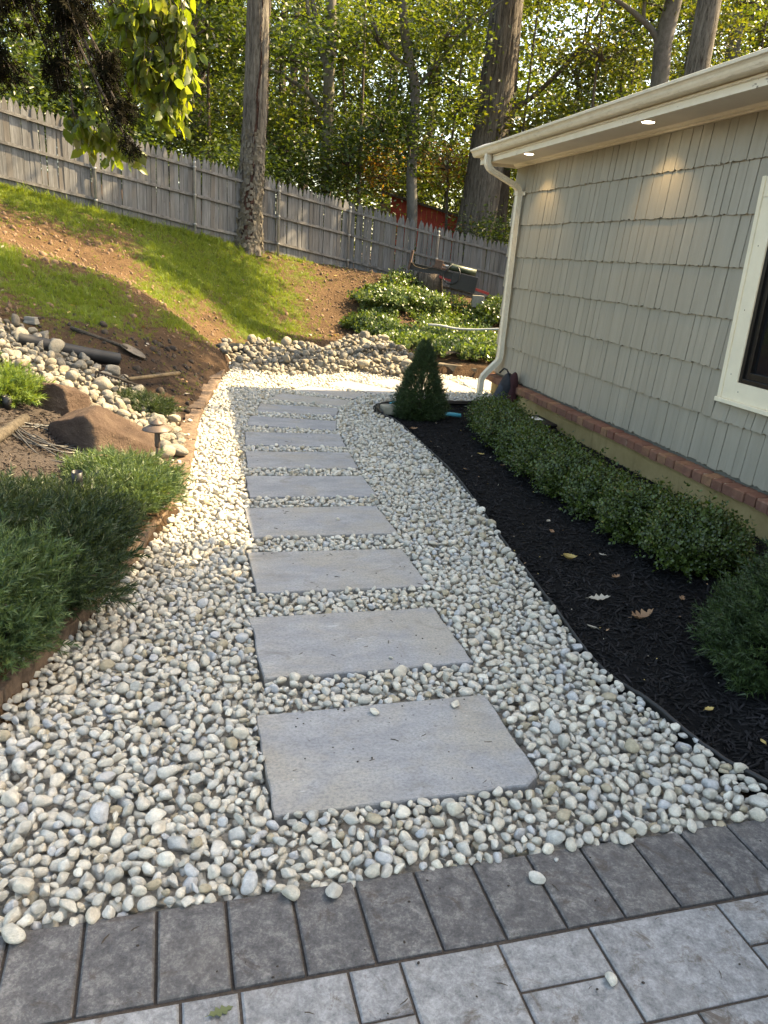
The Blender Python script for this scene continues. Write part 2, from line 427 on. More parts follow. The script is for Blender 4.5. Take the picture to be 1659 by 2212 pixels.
M['hose_grey'] = m_plain('grey_hose', (0.40, 0.40, 0.38), 0.5, var=0.15, bump=0)
M['bronze'] = m_plain('bronze_lamp_metal', (0.108, 0.0784, 0.0624), 0.55, 0.35, bump=0.1)
M['iron'] = m_plain('rusty_black_iron', (0.030, 0.024, 0.020), 0.7, 0.3, var=0.5)
M['handle_wood'] = m_bark('tool_handle_wood', (0.0968, 0.0704, 0.044), (0.185, 0.146, 0.0968), 30, 30, 0.2)
M['old_wood'] = m_bark('grey_old_wood', (0.0308, 0.0255, 0.0198), (0.106, 0.088, 0.0682), 24, 24, 0.5)
M['dirty_steel'] = m_plain('dirty_steel', (0.15, 0.125, 0.095), 0.7, 0.3, var=0.4)
M['red_paint'] = m_plain('red_frame_paint', (0.30, 0.035, 0.03), 0.5, var=0.25, bump=0.1)
M['red_board'] = m_plain('red_barn_paint', (0.36, 0.055, 0.038), 0.8, var=0.25, scale=5, bump=0.2)
M['black_paint'] = m_plain('black_machine_paint', (0.016, 0.016, 0.017), 0.4, var=0.3, bump=0.1)
M['rust'] = m_plain('rusted_plate', (0.105, 0.062, 0.045), 0.8, 0.2, var=0.4)
M['green_cyl'] = m_plain('dark_green_cylinder', (0.040, 0.052, 0.030), 0.45, var=0.25, bump=0)
M['chrome'] = m_plain('bright_rod', (0.55, 0.53, 0.5), 0.25, 0.9, bump=0)
M['concrete'] = m_plain('concrete_block', (0.198, 0.186, 0.156), 0.95, var=0.2, scale=30, bump=0.5)
M['pale_block'] = m_plain('pale_stone_block', (0.27, 0.245, 0.185), 0.95, var=0.2, scale=20, bump=0.4)
M['fabric_navy'] = m_plain('dark_grey_fabric', (0.015, 0.017, 0.0215), 0.85, var=0.3, scale=40, bump=0.3)
M['fabric_blue'] = m_plain('slate_blue_fabric', (0.029, 0.036, 0.0475), 0.85, var=0.2, scale=60, bump=0.2)
M['fabric_maroon'] = m_plain('maroon_fabric', (0.033, 0.0077, 0.00935), 0.85, var=0.2, scale=60, bump=0.2)
M['cyan'] = m_plain('turquoise_plastic', (0.06, 0.34, 0.45), 0.4, var=0.1, bump=0)
M['blue'] = m_plain('pale_blue_plastic', (0.18, 0.34, 0.52), 0.5, var=0.1, bump=0)
M['paper'] = m_plain('white_paper', (0.72, 0.72, 0.70), 0.7, var=0.05, bump=0)
M['silver'] = m_plain('silver_box', (0.36, 0.33, 0.28), 0.5, 0.3, bump=0.1)
M['edging'] = m_plain('black_edging', (0.012, 0.012, 0.012), 0.5, var=0.3, bump=0.1)
M['plank'] = m_bark('stacked_lumber', (0.18, 0.14, 0.10), (0.42, 0.34, 0.25), 3, 3, 0.3)
M['clod'] = m_plain('dirt_clod', (0.16, 0.10, 0.06), 0.95, var=0.4, scale=20, bump=0.6)
M['dark_clod'] = m_plain('dark_clod', (0.045, 0.034, 0.026), 0.95, var=0.4, scale=20, bump=0.6)
def m_lens():
    k = NT('lit_lens')
    em = k.n('ShaderNodeEmission', {'Color': (1.0, 0.93, 0.80, 1), 'Strength': 3.0})
    k.t.links.new(em.outputs[0], k.out.inputs['Surface'])
    return k.m
M['lens'] = m_lens()

# ---------------------------------------------------------------- mesh helpers
class MB:
    """collects shapes into one mesh object"""
    def __init__(self):
        self.v, self.f, self.mi = [], [], []
    def add(self, vs, fs, mi=0):
        o = len(self.v)
        self.v += [tuple(float(c) for c in p) for p in vs]
        self.f += [tuple(o + i for i in f) for f in fs]
        self.mi += [mi] * len(fs)
        return self
    def box(self, lo, hi, mi=0, M4=None):
        x0, y0, z0 = lo
        x1, y1, z1 = hi
        vs = [(x0, y0, z0), (x1, y0, z0), (x1, y1, z0), (x0, y1, z0), (x0, y0, z1), (x1, y0, z1), (x1, y1, z1), (x0, y1, z1)]
        if M4 is not None:
            vs = [tuple(M4 @ Vector(p)) for p in vs]
        return self.add(vs, [(0, 3, 2, 1), (4, 5, 6, 7), (0, 1, 5, 4), (1, 2, 6, 5), (2, 3, 7, 6), (3, 0, 4, 7)], mi)
    def tube(self, pts, rad, n=8, mi=0, caps=True, flat=None):
        pts = [np.array(p, float) for p in pts]
        if not hasattr(rad, '__len__'):
            rad = [rad] * len(pts)
        vs, fs = [], []
        up = None
        for i, p in enumerate(pts):
            t = pts[min(i + 1, len(pts) - 1)] - pts[max(i - 1, 0)]
            t = t / (np.linalg.norm(t) + 1e-12)
            if up is None:
                a = np.array([0, 0, 1.0]) if abs(t[2]) < 0.9 else np.array([1.0, 0, 0])
                up = a - t * (a @ t)
            else:
                up = up - t * (up @ t)
            up = up / (np.linalg.norm(up) + 1e-12)
            s = np.cross(t, up)
            for k in range(n):
                a = 2 * math.pi * (k + 0.5) / n
                r2 = rad[i] * (flat if flat else 1.0)
                vs.append(p + up * math.cos(a) * rad[i] + s * math.sin(a) * r2)
        for i in range(len(pts) - 1):
            for k in range(n):
                a, b = i * n + k, i * n + (k + 1) % n
                fs.append((a, b, b + n, a + n))
        if caps:
            fs.append(tuple(range(n - 1, -1, -1)))
            fs.append(tuple(range((len(pts) - 1) * n, len(pts) * n)))
        return self.add(vs, fs, mi)
    def lathe(self, prof, n=20, c=(0, 0, 0), mi=0, M4=None):
        vs, fs = [], []
        for r, z in prof:
            for k in range(n):
                a = 2 * math.pi * k / n
                p = (c[0] + r * math.cos(a), c[1] + r * math.sin(a), c[2] + z)
                vs.append(tuple(M4 @ Vector(p)) if M4 is not None else p)
        for i in range(len(prof) - 1):
            for k in range(n):
                a, b = i * n + k, i * n + (k + 1) % n
                fs.append((a, b, b + n, a + n))
        fs.append(tuple(range(n - 1, -1, -1)))
        fs.append(tuple(range((len(prof) - 1) * n, len(prof) * n)))
        return self.add(vs, fs, mi)
    def prism(self, poly, x0, x1, mi=0):
        """(y,z) outline extruded along x"""
        n = len(poly)
        vs = [(x0, y, z) for y, z in poly] + [(x1, y, z) for y, z in poly]
        fs = [(i, (i + 1) % n, n + (i + 1) % n, n + i) for i in range(n)] + [tuple(range(n - 1, -1, -1)), tuple(range(n, 2 * n))]
        return self.add(vs, fs, mi)
    def mesh(self, name, smooth=False):
        me = bpy.data.meshes.new(name)
        me.from_pydata(self.v, [], self.f)
        if any(self.mi):
            me.polygons.foreach_set('material_index', self.mi)
        if smooth:
            me.polygons.foreach_set('use_smooth', [True] * len(self.f))
        me.update()
        return me
    def build(self, name, mats, parent=None, smooth=False, bevel=None, loc=None):
        return link(name, self.mesh(name, smooth), mats, parent, loc, bevel)

def link(name, me, mats, parent=None, loc=None, bevel=None):
    o = bpy.data.objects.new(name, me)
    if mats is not None:
        for m in (mats if isinstance(mats, (list, tuple)) else [mats]):
            me.materials.append(M[m] if isinstance(m, str) else m)
    if parent is not None:
        o.parent = parent
    if loc is not None:
        o.location = loc
    COL.objects.link(o)
    if bevel:
        b = o.modifiers.new('bevel', 'BEVEL')
        b.width = bevel
        b.segments = 2
        b.limit_method = 'ANGLE'
    return o

def same(name, me, parent=None, loc=(0, 0, 0), rot=(0, 0, 0), scl=(1, 1, 1)):
    """one more object on a mesh that others share"""
    o = bpy.data.objects.new(name, me)
    o.parent = parent
    o.location = loc
    o.rotation_euler = rot
    o.scale = scl
    COL.objects.link(o)
    return o

def np_mesh(name, V, F, smooth=False):
    V = np.ascontiguousarray(V, np.float32)
    F = np.ascontiguousarray(F, np.int32)
    me = bpy.data.meshes.new(name)
    me.vertices.add(len(V))
    me.vertices.foreach_set('co', V.ravel())
    k = F.shape[1]
    me.loops.add(F.size)
    me.loops.foreach_set('vertex_index', F.ravel())
    me.polygons.add(len(F))
    me.polygons.foreach_set('loop_start', np.arange(0, F.size, k, dtype=np.int32))
    me.polygons.foreach_set('loop_total', np.full(len(F), k, np.int32))
    if smooth:
        me.polygons.foreach_set('use_smooth', np.ones(len(F), bool))
    me.update()
    me.validate()
    return me

def thing(name, label, cat, loc=(0, 0, 0), rot=(0, 0, 0), group=None):
    o = bpy.data.objects.new(name, None)
    o.empty_display_size = 0.1
    o.location = loc
    o.rotation_euler = rot
    COL.objects.link(o)
    return tag(o, label, cat, group)

def tag(o, label=None, cat=None, group=None, kind=None):
    if label: o['label'] = label
    if cat: o['category'] = cat
    if group: o['group'] = group
    if kind: o['kind'] = kind
    return o

def unit(v):
    v = np.asarray(v, float)
    return v / (np.linalg.norm(v, axis=-1, keepdims=True) + 1e-12)

def frames(d, roll=None):
    """rotation matrices whose local x runs along d and local z leans up; roll turns about d"""
    d = unit(d)
    n = len(d)
    ref = np.where(np.abs(d[:, 2:3]) > 0.95, np.array([[1.0, 0, 0]]), np.array([[0, 0, 1.0]]))
    y = unit(np.cross(ref, d))
    z = np.cross(d, y)
    if roll is not None:
        c, s = np.cos(roll)[:, None], np.sin(roll)[:, None]
        y, z = y * c + z * s, z * c - y * s
    return np.stack([d, y, z], axis=2)

def stamp(T, F, mats, pos, scl):
    """T (k,3) template vertices, F (m,j) faces, copied N times"""
    N, k = len(pos), len(T)
    scl = np.asarray(scl, float)
    S = scl[:, None, None] if scl.ndim == 1 else scl[:, None, :]
    V = np.einsum('nij,nkj->nki', mats, T[None] * S) + pos[:, None, :]
    Fs = F[None] + (np.arange(N) * k)[:, None, None]
    return V.reshape(-1, 3), Fs.reshape(-1, F.shape[1])

def rand_dirs(n, r=rng):
    return unit(r.normal(size=(n, 3)))

def smooth_noise(P, scale, seed=0, octaves=3):
    """cheap smooth 3-D value noise, about -1..1"""
    r = np.random.default_rng(seed)
    out = np.zeros(len(P))
    amp, tot = 1.0, 0.0
    for o in range(octaves):
        for j in range(5):
            k = r.normal(size=3) * scale * (2 ** o) * 1.6
            out += amp * np.sin(P @ k + r.uniform(0, 6.28)) / 5 * 1.7
        tot += amp
        amp *= 0.5
    return out / tot

LEAF = np.array([(0, 0, 0), (0.42, 0.28, 0.07), (1, 0, -0.06), (0.42, -0.28, 0.07)], float)
LEAF_F = np.array([(0, 1, 2), (0, 2, 3)])
# a broader leaf with a midrib fold and a drawn-out tip
BROAD = np.array([(0, 0, 0), (0.25, 0.24, 0.07), (0.6, 0.25, 0.05), (1.0, 0, -0.10), (0.6, -0.25, 0.05), (0.25, -0.24, 0.07), (0.45, 0, 0.0)], float)
BROAD_F = np.array([(0, 1, 6), (1, 2, 6), (2, 3, 6), (3, 4, 6), (4, 5, 6), (5, 0, 6)])

# ---------------------------------------------------------------- the lie of the land
CTRL = np.array([(-1.285, 2.292, 0.1),(-1.641, 3.014, 0.16),(-2.26, 4.275, 0.3),(-2.875, 5.529, 0.45),(-3.573, 6.959, 0.66),(-4.409, 8.706, 1.08),(-5.415, 10.8, 1.555),(-6.338, 13.001, 2.2),(-5.68, 13.522, 2.077),(-4.816, 11.171, 1.24),(-3.82, 8.783, 0.82),(-3.212, 7.32, 0.52),(-2.417, 5.435, 0.33),(-1.907, 4.226, 0.2),(-4.96, 14.092, 1.908),(-4.503, 12.6, 1.465),(-3.772, 10.504, 1.08),(-2.981, 8.244, 0.72),(-2.681, 7.369, 0.42),(-2.22, 6.054, 0.22),(-1.847, 4.997, 0.14),(-3.997, 14.854, 1.763),(-3.436, 12.672, 1.05),(-2.817, 10.358, 0.56),(-2.393, 8.772, 0.2),(-1.906, 6.965, 0.06),(-1.311, 4.714, 0.1),(-1.281, 4.074, 0.1),(-2.835, 15.774, 1.562),(-2.647, 14.897, 1.05),(-2.34, 13.237, 0.36),(-2.239, 12.693, 0.13),(-2.51, 11.195, 0.12),(-1.636, 13.336, 0.13),(-2.085, 8.707, 0.02),(-1.183, 17.082, 1.299),(-1.025, 15.505, 0.8),(-0.912, 14.304, 0.25),(-0.208, 13.457, 0.18),(0.185, 14.942, 0.4),(0.722, 17.297, 0.93),(0.8, 15.981, 0.451),(0.229, 16.323, 1.16),(1.766, 17.147, 0.86),(1.386, 17.574, 0.97),(0.67, 11.697, 0.22),(1.855, 17.39, 0.749),(1.574, 13.714, 0.28),(1.246, 11.119, 0.2),(-12, 22, 2.6),(-4, 30, 1.6),(4, 34, 0.6),(12, 30, 0.2),(9, 20, 0.1),(5, 14, 0.15),(-14, 16, 3.2),(-9, 8, 1.9),(3, 11.5, 0.1),(12, 40, 0.5),(1, 21, 0.7),(4, 20, 0.3),(-2, 22, 1.5),(2.2, 17.4, 0.62),(0.75, 17.3, 0.84),(-12, 40, 2)])
def _tps():
    X = CTRL[:, :2]
    n = len(X)
    r = np.linalg.norm(X[:, None] - X[None], axis=2)
    K = np.where(r > 0, r * r * np.log(r + 1e-12), 0) + 0.15 * np.eye(n)
    A = np.zeros((n + 3, n + 3))
    A[:n, :n] = K
    A[:n, n] = 1
    A[:n, n + 1:] = X
    A[n, :n] = 1
    A[n + 1:, :n] = X.T
    return np.linalg.solve(A, np.r_[CTRL[:, 2], 0, 0, 0])
_W = _tps()
def bank(x, y):
    x = np.asarray(x, float)
    y = np.asarray(y, float)
    r2 = (x[..., None] - CTRL[:, 0]) ** 2 + (y[..., None] - CTRL[:, 1]) ** 2
    k = np.where(r2 > 0, 0.5 * r2 * np.log(r2 + 1e-12), 0)
    n = len(CTRL)
    return k @ _W[:n] + _W[n] + _W[n + 1] * x + _W[n + 2] * y
def bz(x, y):
    return float(bank(np.array([x]), np.array([y]))[0])

def inside(poly, x, y):
    poly = np.asarray(poly)
    r = np.zeros(np.shape(x), bool)
    j = len(poly) - 1
    for i in range(len(poly)):
        xi, yi = poly[i]
        xj, yj = poly[j]
        c = ((yi > y) != (yj > y)) & (x < (xj - xi) * (y - yi) / (yj - yi + 1e-15) + xi)
        r ^= c
        j = i
    return r

def smooth_line(P, n=8):
    P = np.asarray(P, float)
    Q = np.vstack([2 * P[0] - P[1], P, 2 * P[-1] - P[-2]])
    out = []
    for i in range(1, len(Q) - 2):
        for t in np.linspace(0, 1, n, endpoint=False):
            a, b, c, d = Q[i - 1], Q[i], Q[i + 1], Q[i + 2]
            out.append(0.5 * (2 * b + (c - a) * t + (2 * a - 5 * b + 4 * c - d) * t * t + (3 * b - a - 3 * c + d) * t ** 3))
    out.append(P[-1])
    return np.array(out)

# gravel path outline: left edge (stone edging), right edge (plastic edging), far end by the cobble piles
LEFT = smooth_line([(-1.42, 1.15), (-1.33, 1.75), (-1.262, 2.36), (-1.253, 2.79), (-1.235, 3.26), (-1.275, 3.94), (-1.31, 4.58), (-1.48, 5.58), (-1.78, 7.0), (-2.0, 8.57), (-2.25, 10.36), (-2.45, 11.3)])
RIGHT = smooth_line([(1.75, 1.65), (1.326, 2.13), (1.172, 2.37), (1.06, 2.6), (0.945, 2.86), (0.855, 3.36), (0.743, 4.18), (0.564, 5.39), (0.36, 6.39), (0.09, 7.45), (-0.12, 7.85), (-0.195, 8.1), (-0.16, 8.37), (0.02, 8.62), (0.4, 8.82), (0.84, 9.0), (1.25, 9.25)])
PA = R(16.3)
PEX, PEY = np.array([math.cos(PA), math.sin(PA)]), np.array([-math.sin(PA), math.cos(PA)])
PO = np.array([0.16, 1.678])
def pav(t, w):
    return PO + PEX * t + PEY * w
GRAVEL = np.vstack([LEFT, [(-2.2, 11.75), (-1.2, 11.9), (0.2, 11.35), (1.1, 11.0), (2.2, 10.8)], [(2.0, 10.1)], RIGHT[::-1], [pav(1.7, -0.01), pav(-1.6, -0.01)]])
MULCH = np.vstack([RIGHT, [(1.4, 9.7), (3.6, 1.0), (1.9, 1.3)]])

HOUSE = np.array([1.276, 9.753, 0.0])
HROT = math.atan2(-0.9702, 0.2422)

# ground sheet: fine near, coarse to the horizon
gx = np.concatenate([[-400, -200, -100, -60, -40, -28, -20, -15, -12, -10], np.arange(-9, 4.01, 0.1), [4.5, 5, 6, 8, 10, 14, 20, 28, 40, 60, 100, 200, 400]])
gy = np.concatenate([[-400, -150, -60, -30, -15, -8, -4, -2, -1, 0, 0.5], np.arange(1.0, 18.51, 0.1), [19, 20, 22, 24, 27, 30, 34, 40, 48, 60, 80, 120, 200, 400, 700]])
GX, GY = np.meshgrid(gx, gy)
cx, cy = np.clip(GX, -14, 12), np.clip(GY, 1.0, 40)
GZ = bank(cx.ravel(), cy.ravel()).reshape(GX.shape)
flat = inside(GRAVEL, GX, GY) | inside(MULCH, GX, GY) | (GY < 1.6) | ((GX > np.interp(GY, [0, 9.7, 11], [3.5, 1.3, 2.5])) & (GY < 11.2))
pin = np.column_stack([GX.ravel(), GY.ravel(), np.zeros(GX.size)])
rough = smooth_noise(pin, 1.6, 3, 4).reshape(GX.shape) * 0.012 + smooth_noise(pin, 7.0, 5, 2).reshape(GX.shape) * 0.008
near = (np.abs(GX) < 9) & (GY < 19) & (GY > 0.6)
GZ = np.where(flat, -0.06, GZ + np.where(near, rough * 1.6, 0))
left_of = GX < np.interp(GY, LEFT[:, 1], LEFT[:, 0])
# the bank is never lower than the path, and the trench beside the edging dips a little
GZ = np.where(~flat & (GY < 12.0) & left_of, np.maximum(GZ, 0.03), GZ)
GZ = np.where(~flat & (GY >= 11.0) & ~left_of, np.maximum(GZ, 0.02), GZ)
def blobs(B):
    out = np.zeros(GX.shape)
    for x, y, rx, ry, a in B:
        out = np.maximum(out, a * np.exp(-(((GX - x) / rx) ** 2 + ((GY - y) / ry) ** 2)))
    return out
grass_f = blobs([(-5.4, 14.2, 1.6, 1.0, 1.0), (-6.2, 13.0, 1.5, 1.2, 1.0), (-4.0, 14.9, 1.4, 1.0, 1.0), (-3.6, 13.4, 1.0, 1.3, 1.0), (-2.9, 14.4, 1.1, 1.3, 1.0), (-2.6, 13.2, .8, 1.2, .95),
                 (-3.9, 9.3, 1.0, 1.5, .8), (-3.3, 8.4, .7, .8, .75), (-5.0, 9.2, 1.1, 1.0, .9), (-2.1, 14.6, .9, 1.3, .66), (-3.5, 11.6, .7, 1.2, .75), (-1.9, 15.9, 1.1, .8, .55), (-2.95, 10.2, .6, .9, .8), (-1.95, 13.6, .5, .9, .6), (-7.5, 12, 2, 3, .9),
                 (-3.6, 12.6, .7, .8, .95), (-4.3, 10.7, .5, .7, .5), (-9, 11, 3, 5, .9)])
dirt_f = blobs([(-4.7, 11.3, 1.0, .8, .60), (-4.3, 10.0, .45, .5, .35), (-2.9, 11.2, .35, 1.3, .4), (-0.9, 16.6, .9, .9, .9), (-1.0, 15.3, .7, 1.2, .6), (-2.4, 9.4, .5, 1.2, .7), (-2.45, 8.0, .6, .8, .9), (-3.3, 10.5, .45, .6, .55), (-5.6, 11.8, .9, .6, .3)])
grass_v = np.clip(grass_f - dirt_f * 0.9, 0, 1)
dark_v = np.clip(blobs([(-2.3, 8.2, .75, 1.6, 1.0), (-2.6, 7.2, .6, .7, 1.0), (-2.3, 10.2, .4, 1.0, .8), (-2.9, 7.9, .6, .7, .6), (-1.9, 6.9, .5, .8, 1.0), (-2.0, 5, 1.6, 1.6, 1.0), (-0.6, 17.0, 1.0, .6, .6), (1.0, 13.5, 2.2, 3.2, .8), (-1.6, 13.2, 1.2, .5, .4)]) + (GY > 18) * 0.7, 0, 1)
ny, nx = GX.shape
idx = np.arange(nx * ny).reshape(ny, nx)
Fg = np.stack([idx[:-1, :-1], idx[:-1, 1:], idx[1:, 1:], idx[1:, :-1]], axis=-1).reshape(-1, 4)
me = np_mesh('ground', np.column_stack([GX.ravel(), GY.ravel(), GZ.ravel()]), Fg, True)
for an, av in (('grass', grass_v), ('dark_soil', dark_v)):
    at = me.attributes.new(an, 'FLOAT', 'POINT')
    at.data.foreach_set('value', av.ravel().astype(np.float32))
ground = tag(link('ground', me, 'ground'), kind='structure')
def ground_z(x, y):
    """height of the ground sheet itself"""
    x = np.asarray(x, float); y = np.asarray(y, float)
    i = np.clip(np.searchsorted(gx, x) - 1, 0, nx - 2)
    j = np.clip(np.searchsorted(gy, y) - 1, 0, ny - 2)
    u = (x - gx[i]) / (gx[i + 1] - gx[i]); v = (y - gy[j]) / (gy[j + 1] - gy[j])
    return GZ[j, i] * (1 - u) * (1 - v) + GZ[j, i + 1] * u * (1 - v) + GZ[j + 1, i] * (1 - u) * v + GZ[j + 1, i + 1] * u * v
def grass_at(x, y):
    i = np.clip(np.searchsorted(gx, x) - 1, 0, nx - 2); j = np.clip(np.searchsorted(gy, y) - 1, 0, ny - 2)
    return grass_v[j, i]

def sheet(name, poly, zf, step, mat, kind='structure'):
    """a gently uneven sheet over a polygon"""
    poly = np.asarray(poly, float)
    x0, y0 = poly.min(0); x1, y1 = poly.max(0)
    xs = np.arange(x0 - step, x1 + 2 * step, step); ys = np.arange(y0 - step, y1 + 2 * step, step)
    X, Y = np.meshgrid(xs, ys)
    keep = inside(poly, X, Y)
    ii = np.arange(X.size).reshape(X.shape)
    q = keep[:-1, :-1] & keep[1:, :-1] & keep[:-1, 1:] & keep[1:, 1:]
    Fq = np.stack([ii[:-1, :-1][q], ii[:-1, 1:][q], ii[1:, 1:][q], ii[1:, :-1][q]], axis=-1)
    V = np.column_stack([X.ravel(), Y.ravel(), zf(X.ravel(), Y.ravel())])
    used = np.unique(Fq)
    mp = np.zeros(len(V), int); mp[used] = np.arange(len(used))
    return tag(link(name, np_mesh(name, V[used], mp[Fq], True), mat), kind=kind)

GRAVEL_WIDE = np.vstack([LEFT - [0.09, 0], GRAVEL[len(LEFT):len(LEFT) + 6], RIGHT[::-1] + [0.0, 0.0], [pav(1.7, -0.16), pav(-1.6, -0.16)]])
gravel_bed = sheet('gravel_bed', GRAVEL_WIDE, lambda x, y: np.full(len(x), -0.019), 0.05, 'gravel_bed')
def mulch_z(x, y):
    P = np.column_stack([x, y, np.zeros(len(x))])
    return 0.012 + smooth_noise(P, 3.0, 8, 3) * 0.012
mulch_bed = sheet('mulch_bed', MULCH, mulch_z, 0.04, 'black_mulch')
BED = np.vstack([LEFT[LEFT[:, 1] < 5.45] + [-0.10, 0], [(-1.85, 5.25), (-2.2, 5.5), (-2.75, 6.0), (-3.3, 6.35), (-4.6, 6.9), (-6.0, 4.0), (-3.2, 1.2)]])
planting_bed = sheet('planting_bed', BED, lambda x, y: ground_z(x, y) + 0.03 + smooth_noise(np.column_stack([x, y, x * 0]), 5.0, 9, 2) * 0.012, 0.06, 'brown_mulch')

# ---------------------------------------------------------------- patio: dark border pavers and pale pavers
patio = tag(link('patio', MB().add([(*pav(-4, -0.004), 0.010), (*pav(-4, -6), 0.010), (*pav(5, -6), 0.010), (*pav(5, -0.004), 0.010)], [(0, 1, 2, 3)]).mesh('patio'), 'joint_sand'), kind='structure')
def paver(name, t0, t1, w0, w1, top, mat, parent=patio, gap=0.004):
    jt = [rng.uniform(-0.0015, 0.0015) for _ in range(4)]
    b = MB()
    c = [pav(t0 + gap, w0 + gap), pav(t1 - gap, w0 + gap), pav(t1 - gap, w1 - gap), pav(t0 + gap, w1 - gap)]
    ins = 0.005
    ci = [pav(t0 + gap + ins, w0 + gap + ins), pav(t1 - gap - ins, w0 + gap + ins), pav(t1 - gap - ins, w1 - gap - ins), pav(t0 + gap + ins, w1 - gap - ins)]
    tp = top + rng.uniform(-0.0015, 0.0015)
    # worn, slightly wavy arris: mid points on the long sides
    vs = [(*p, -0.03) for p in c] + [(*p, tp - 0.005 + j) for p, j in zip(c, jt)] + [(*p, tp + j) for p, j in zip(ci, jt)]
    fs = [(3, 2, 1, 0)] + [(i, (i + 1) % 4, 4 + (i + 1) % 4, 4 + i) for i in range(4)] + [(4 + i, 4 + (i + 1) % 4, 8 + (i + 1) % 4, 8 + i) for i in range(4)] + [(8, 9, 10, 11)]
    o = pav((t0 + t1) / 2, (w0 + w1) / 2)
    vs = [(x - o[0], y - o[1], z) for x, y, z in vs]
    b.add(vs, fs)
    return b.build(name, mat, parent, loc=(o[0], o[1], 0))
for i in range(-13, 14):
    paver('border_paver', -0.0125 + 0.1675 * i, -0.0125 + 0.1675 * (i + 1), -0.264, -0.006, 0.022, 'dark_paver')
LP = [(-1.14, -0.885, -0.53), (-0.885, -0.63, -0.402), (-0.63, -0.502, -0.402), (-0.502, -0.252, -0.402), (-0.252, -0.126, -0.402), (-0.126, 0.126, -0.53), (0.126, 0.376, -0.403), (0.376, 0.760, -0.53), (0.760, 1.015, -0.403), (1.015, 1.27, -0.53)]
for t0, t1, w in LP:
    paver('paver', t0, t1, w, -0.267, 0.018, 'light_paver', gap=0.0035)
for t0, t1, w0, w1 in [(-0.885, -0.63, -0.66, -0.402), (-0.63, -0.376, -0.66, -0.402), (-0.376, -0.126, -0.53, -0.402), (0.126, 0.376, -0.53, -0.403), (0.760, 1.015, -0.53, -0.403), (-0.376, -0.126, -0.66, -0.53), (-0.126, 0.254, -0.79, -0.53), (0.254, 0.51, -0.66, -0.53), (0.51, 0.765, -0.79, -0.53), (0.765, 1.015, -0.66, -0.53), (1.015, 1.27, -0.79, -0.53)]:
    paver('paver', t0, t1, w0, w1, 0.018, 'light_paver', gap=0.0035)
# the rest of the patio, behind the picture
b = MB()
for i in range(-10, 12):
    for j in range(7):
        t0, w0 = 0.255 * i + 0.128 * (j % 2), -0.80 - 0.26 * (j + 1)
        b.box((*(0, 0), 0), (0.248, 0.252, 0.05), M4=Matrix.Translation((*pav(t0, w0), -0.032)) @ Matrix.Rotation(PA, 4, 'Z'))
tag(b.build('pavers', 'light_paver', patio), kind='stuff')

# ---------------------------------------------------------------- stepping stones
STONES = [(0.09, 2.195, .868, .522, 16.0), (-0.073, 2.938, .868, .516, 17.0), (-0.232, 3.69, .868, .522, 15.6), (-0.395, 4.429, .865, .53, 16.0), (-0.535, 5.14, .865, .50, 14.6), (-0.683, 5.83, .848, .49, 12.9), (-0.824, 6.50, .848, .47, 11.5),
          (-0.931, 7.15, .83, .42, 4.6), (-0.965, 7.80, .82, .42, 2.5), (-0.90, 8.41, .82, .42, -9.2), (-0.745, 8.99, .83, .42, -23.7), (-0.40, 9.52, .86, .45, -39), (0.08, 9.90, .86, .45, -52), (0.72, 10.18, .86, .45, -66), (1.22, 10.42, .86, .46, -75)]
ORD = ['nearest', 'second', 'third', 'fourth', 'fifth', 'sixth', 'seventh', 'eighth', 'ninth', 'tenth', 'eleventh', 'twelfth', 'thirteenth', 'fourteenth', 'farthest']
LOOK = ['large blue grey slab with tan stains', 'blue grey slab with a tan corner', 'smooth blue grey slab', 'pale grey slab with a pebble on it', 'pale grey slab', 'grey slab with faint banding', 'grey slab', 'narrow looking pale slab', 'tan grey slab where the path starts to bend', 'tan slab turned with the bend',
        'half sunlit tan slab on the bend', 'sunlit tan slab on the bend', 'sunlit slab beside the small spruce', 'sunlit slab behind the small spruce', 'sunlit slab by the downspout']
STONE_TOP = 0.034
for i, (x, y, L, W, a) in enumerate(STONES):
    r = np.random.default_rng(100 + i)
    n = 14
    per = []
    for s in range(4):
        for k in range(n):
            t = k / n
            p = [(-L / 2 + L * t, -W / 2), (L / 2, -W / 2 + W * t), (L / 2 - L * t, W / 2), (-L / 2, W / 2 - W * t)][s]
            per.append(p)
    per = np.array(per)
    nrm = unit(np.sign(per) * (np.abs(per) / np.array([L / 2, W / 2]) > 0.995))
    wob = r.normal(size=len(per)) * 0.0022
    wob = (wob + np.roll(wob, 1)) / 1.5
    if i == 0:   # broken right-hand front corner
        d = np.linalg.norm(per - np.array([L / 2, -W / 2]), axis=1)
        wob -= np.clip(0.045 - d, 0, 1) * 0.8
    if i in (5, 8):
        d = np.linalg.norm(per - np.array([L / 2, -W / 2]), axis=1)
        wob -= np.clip(0.04 - d, 0, 1) * 0.8
    per = per + nrm * wob[:, None]
    q = len(per)
    top_in = per * (1 - 0.010)
    tilt = r.normal(size=2) * 0.004
    def zt(p): return STONE_TOP + p[0] * tilt[0] + p[1] * tilt[1]
    b = MB()
    vs = [(*p, -0.02) for p in per * 0.997] + [(*p, zt(p) - 0.004 - abs(r.normal()) * 0.002) for p in per] + [(*p, zt(p)) for p in top_in]
    fs = [(k, (k + 1) % q, q + (k + 1) % q, q + k) for k in range(q)] + [(q + k, q + (k + 1) % q, 2 * q + (k + 1) % q, 2 * q + k) for k in range(q)] + [tuple(range(2 * q, 3 * q))]
    b.add(vs, fs)
    o = b.build('stepping_stone', 'slab', loc=(x, y, 0))
    o.rotation_euler = (0, 0, R(a))
    tag(o, f'{LOOK[i]}, {ORD[i]} stepping stone from the patio', 'stepping stone', 'stepping stones in the gravel path')

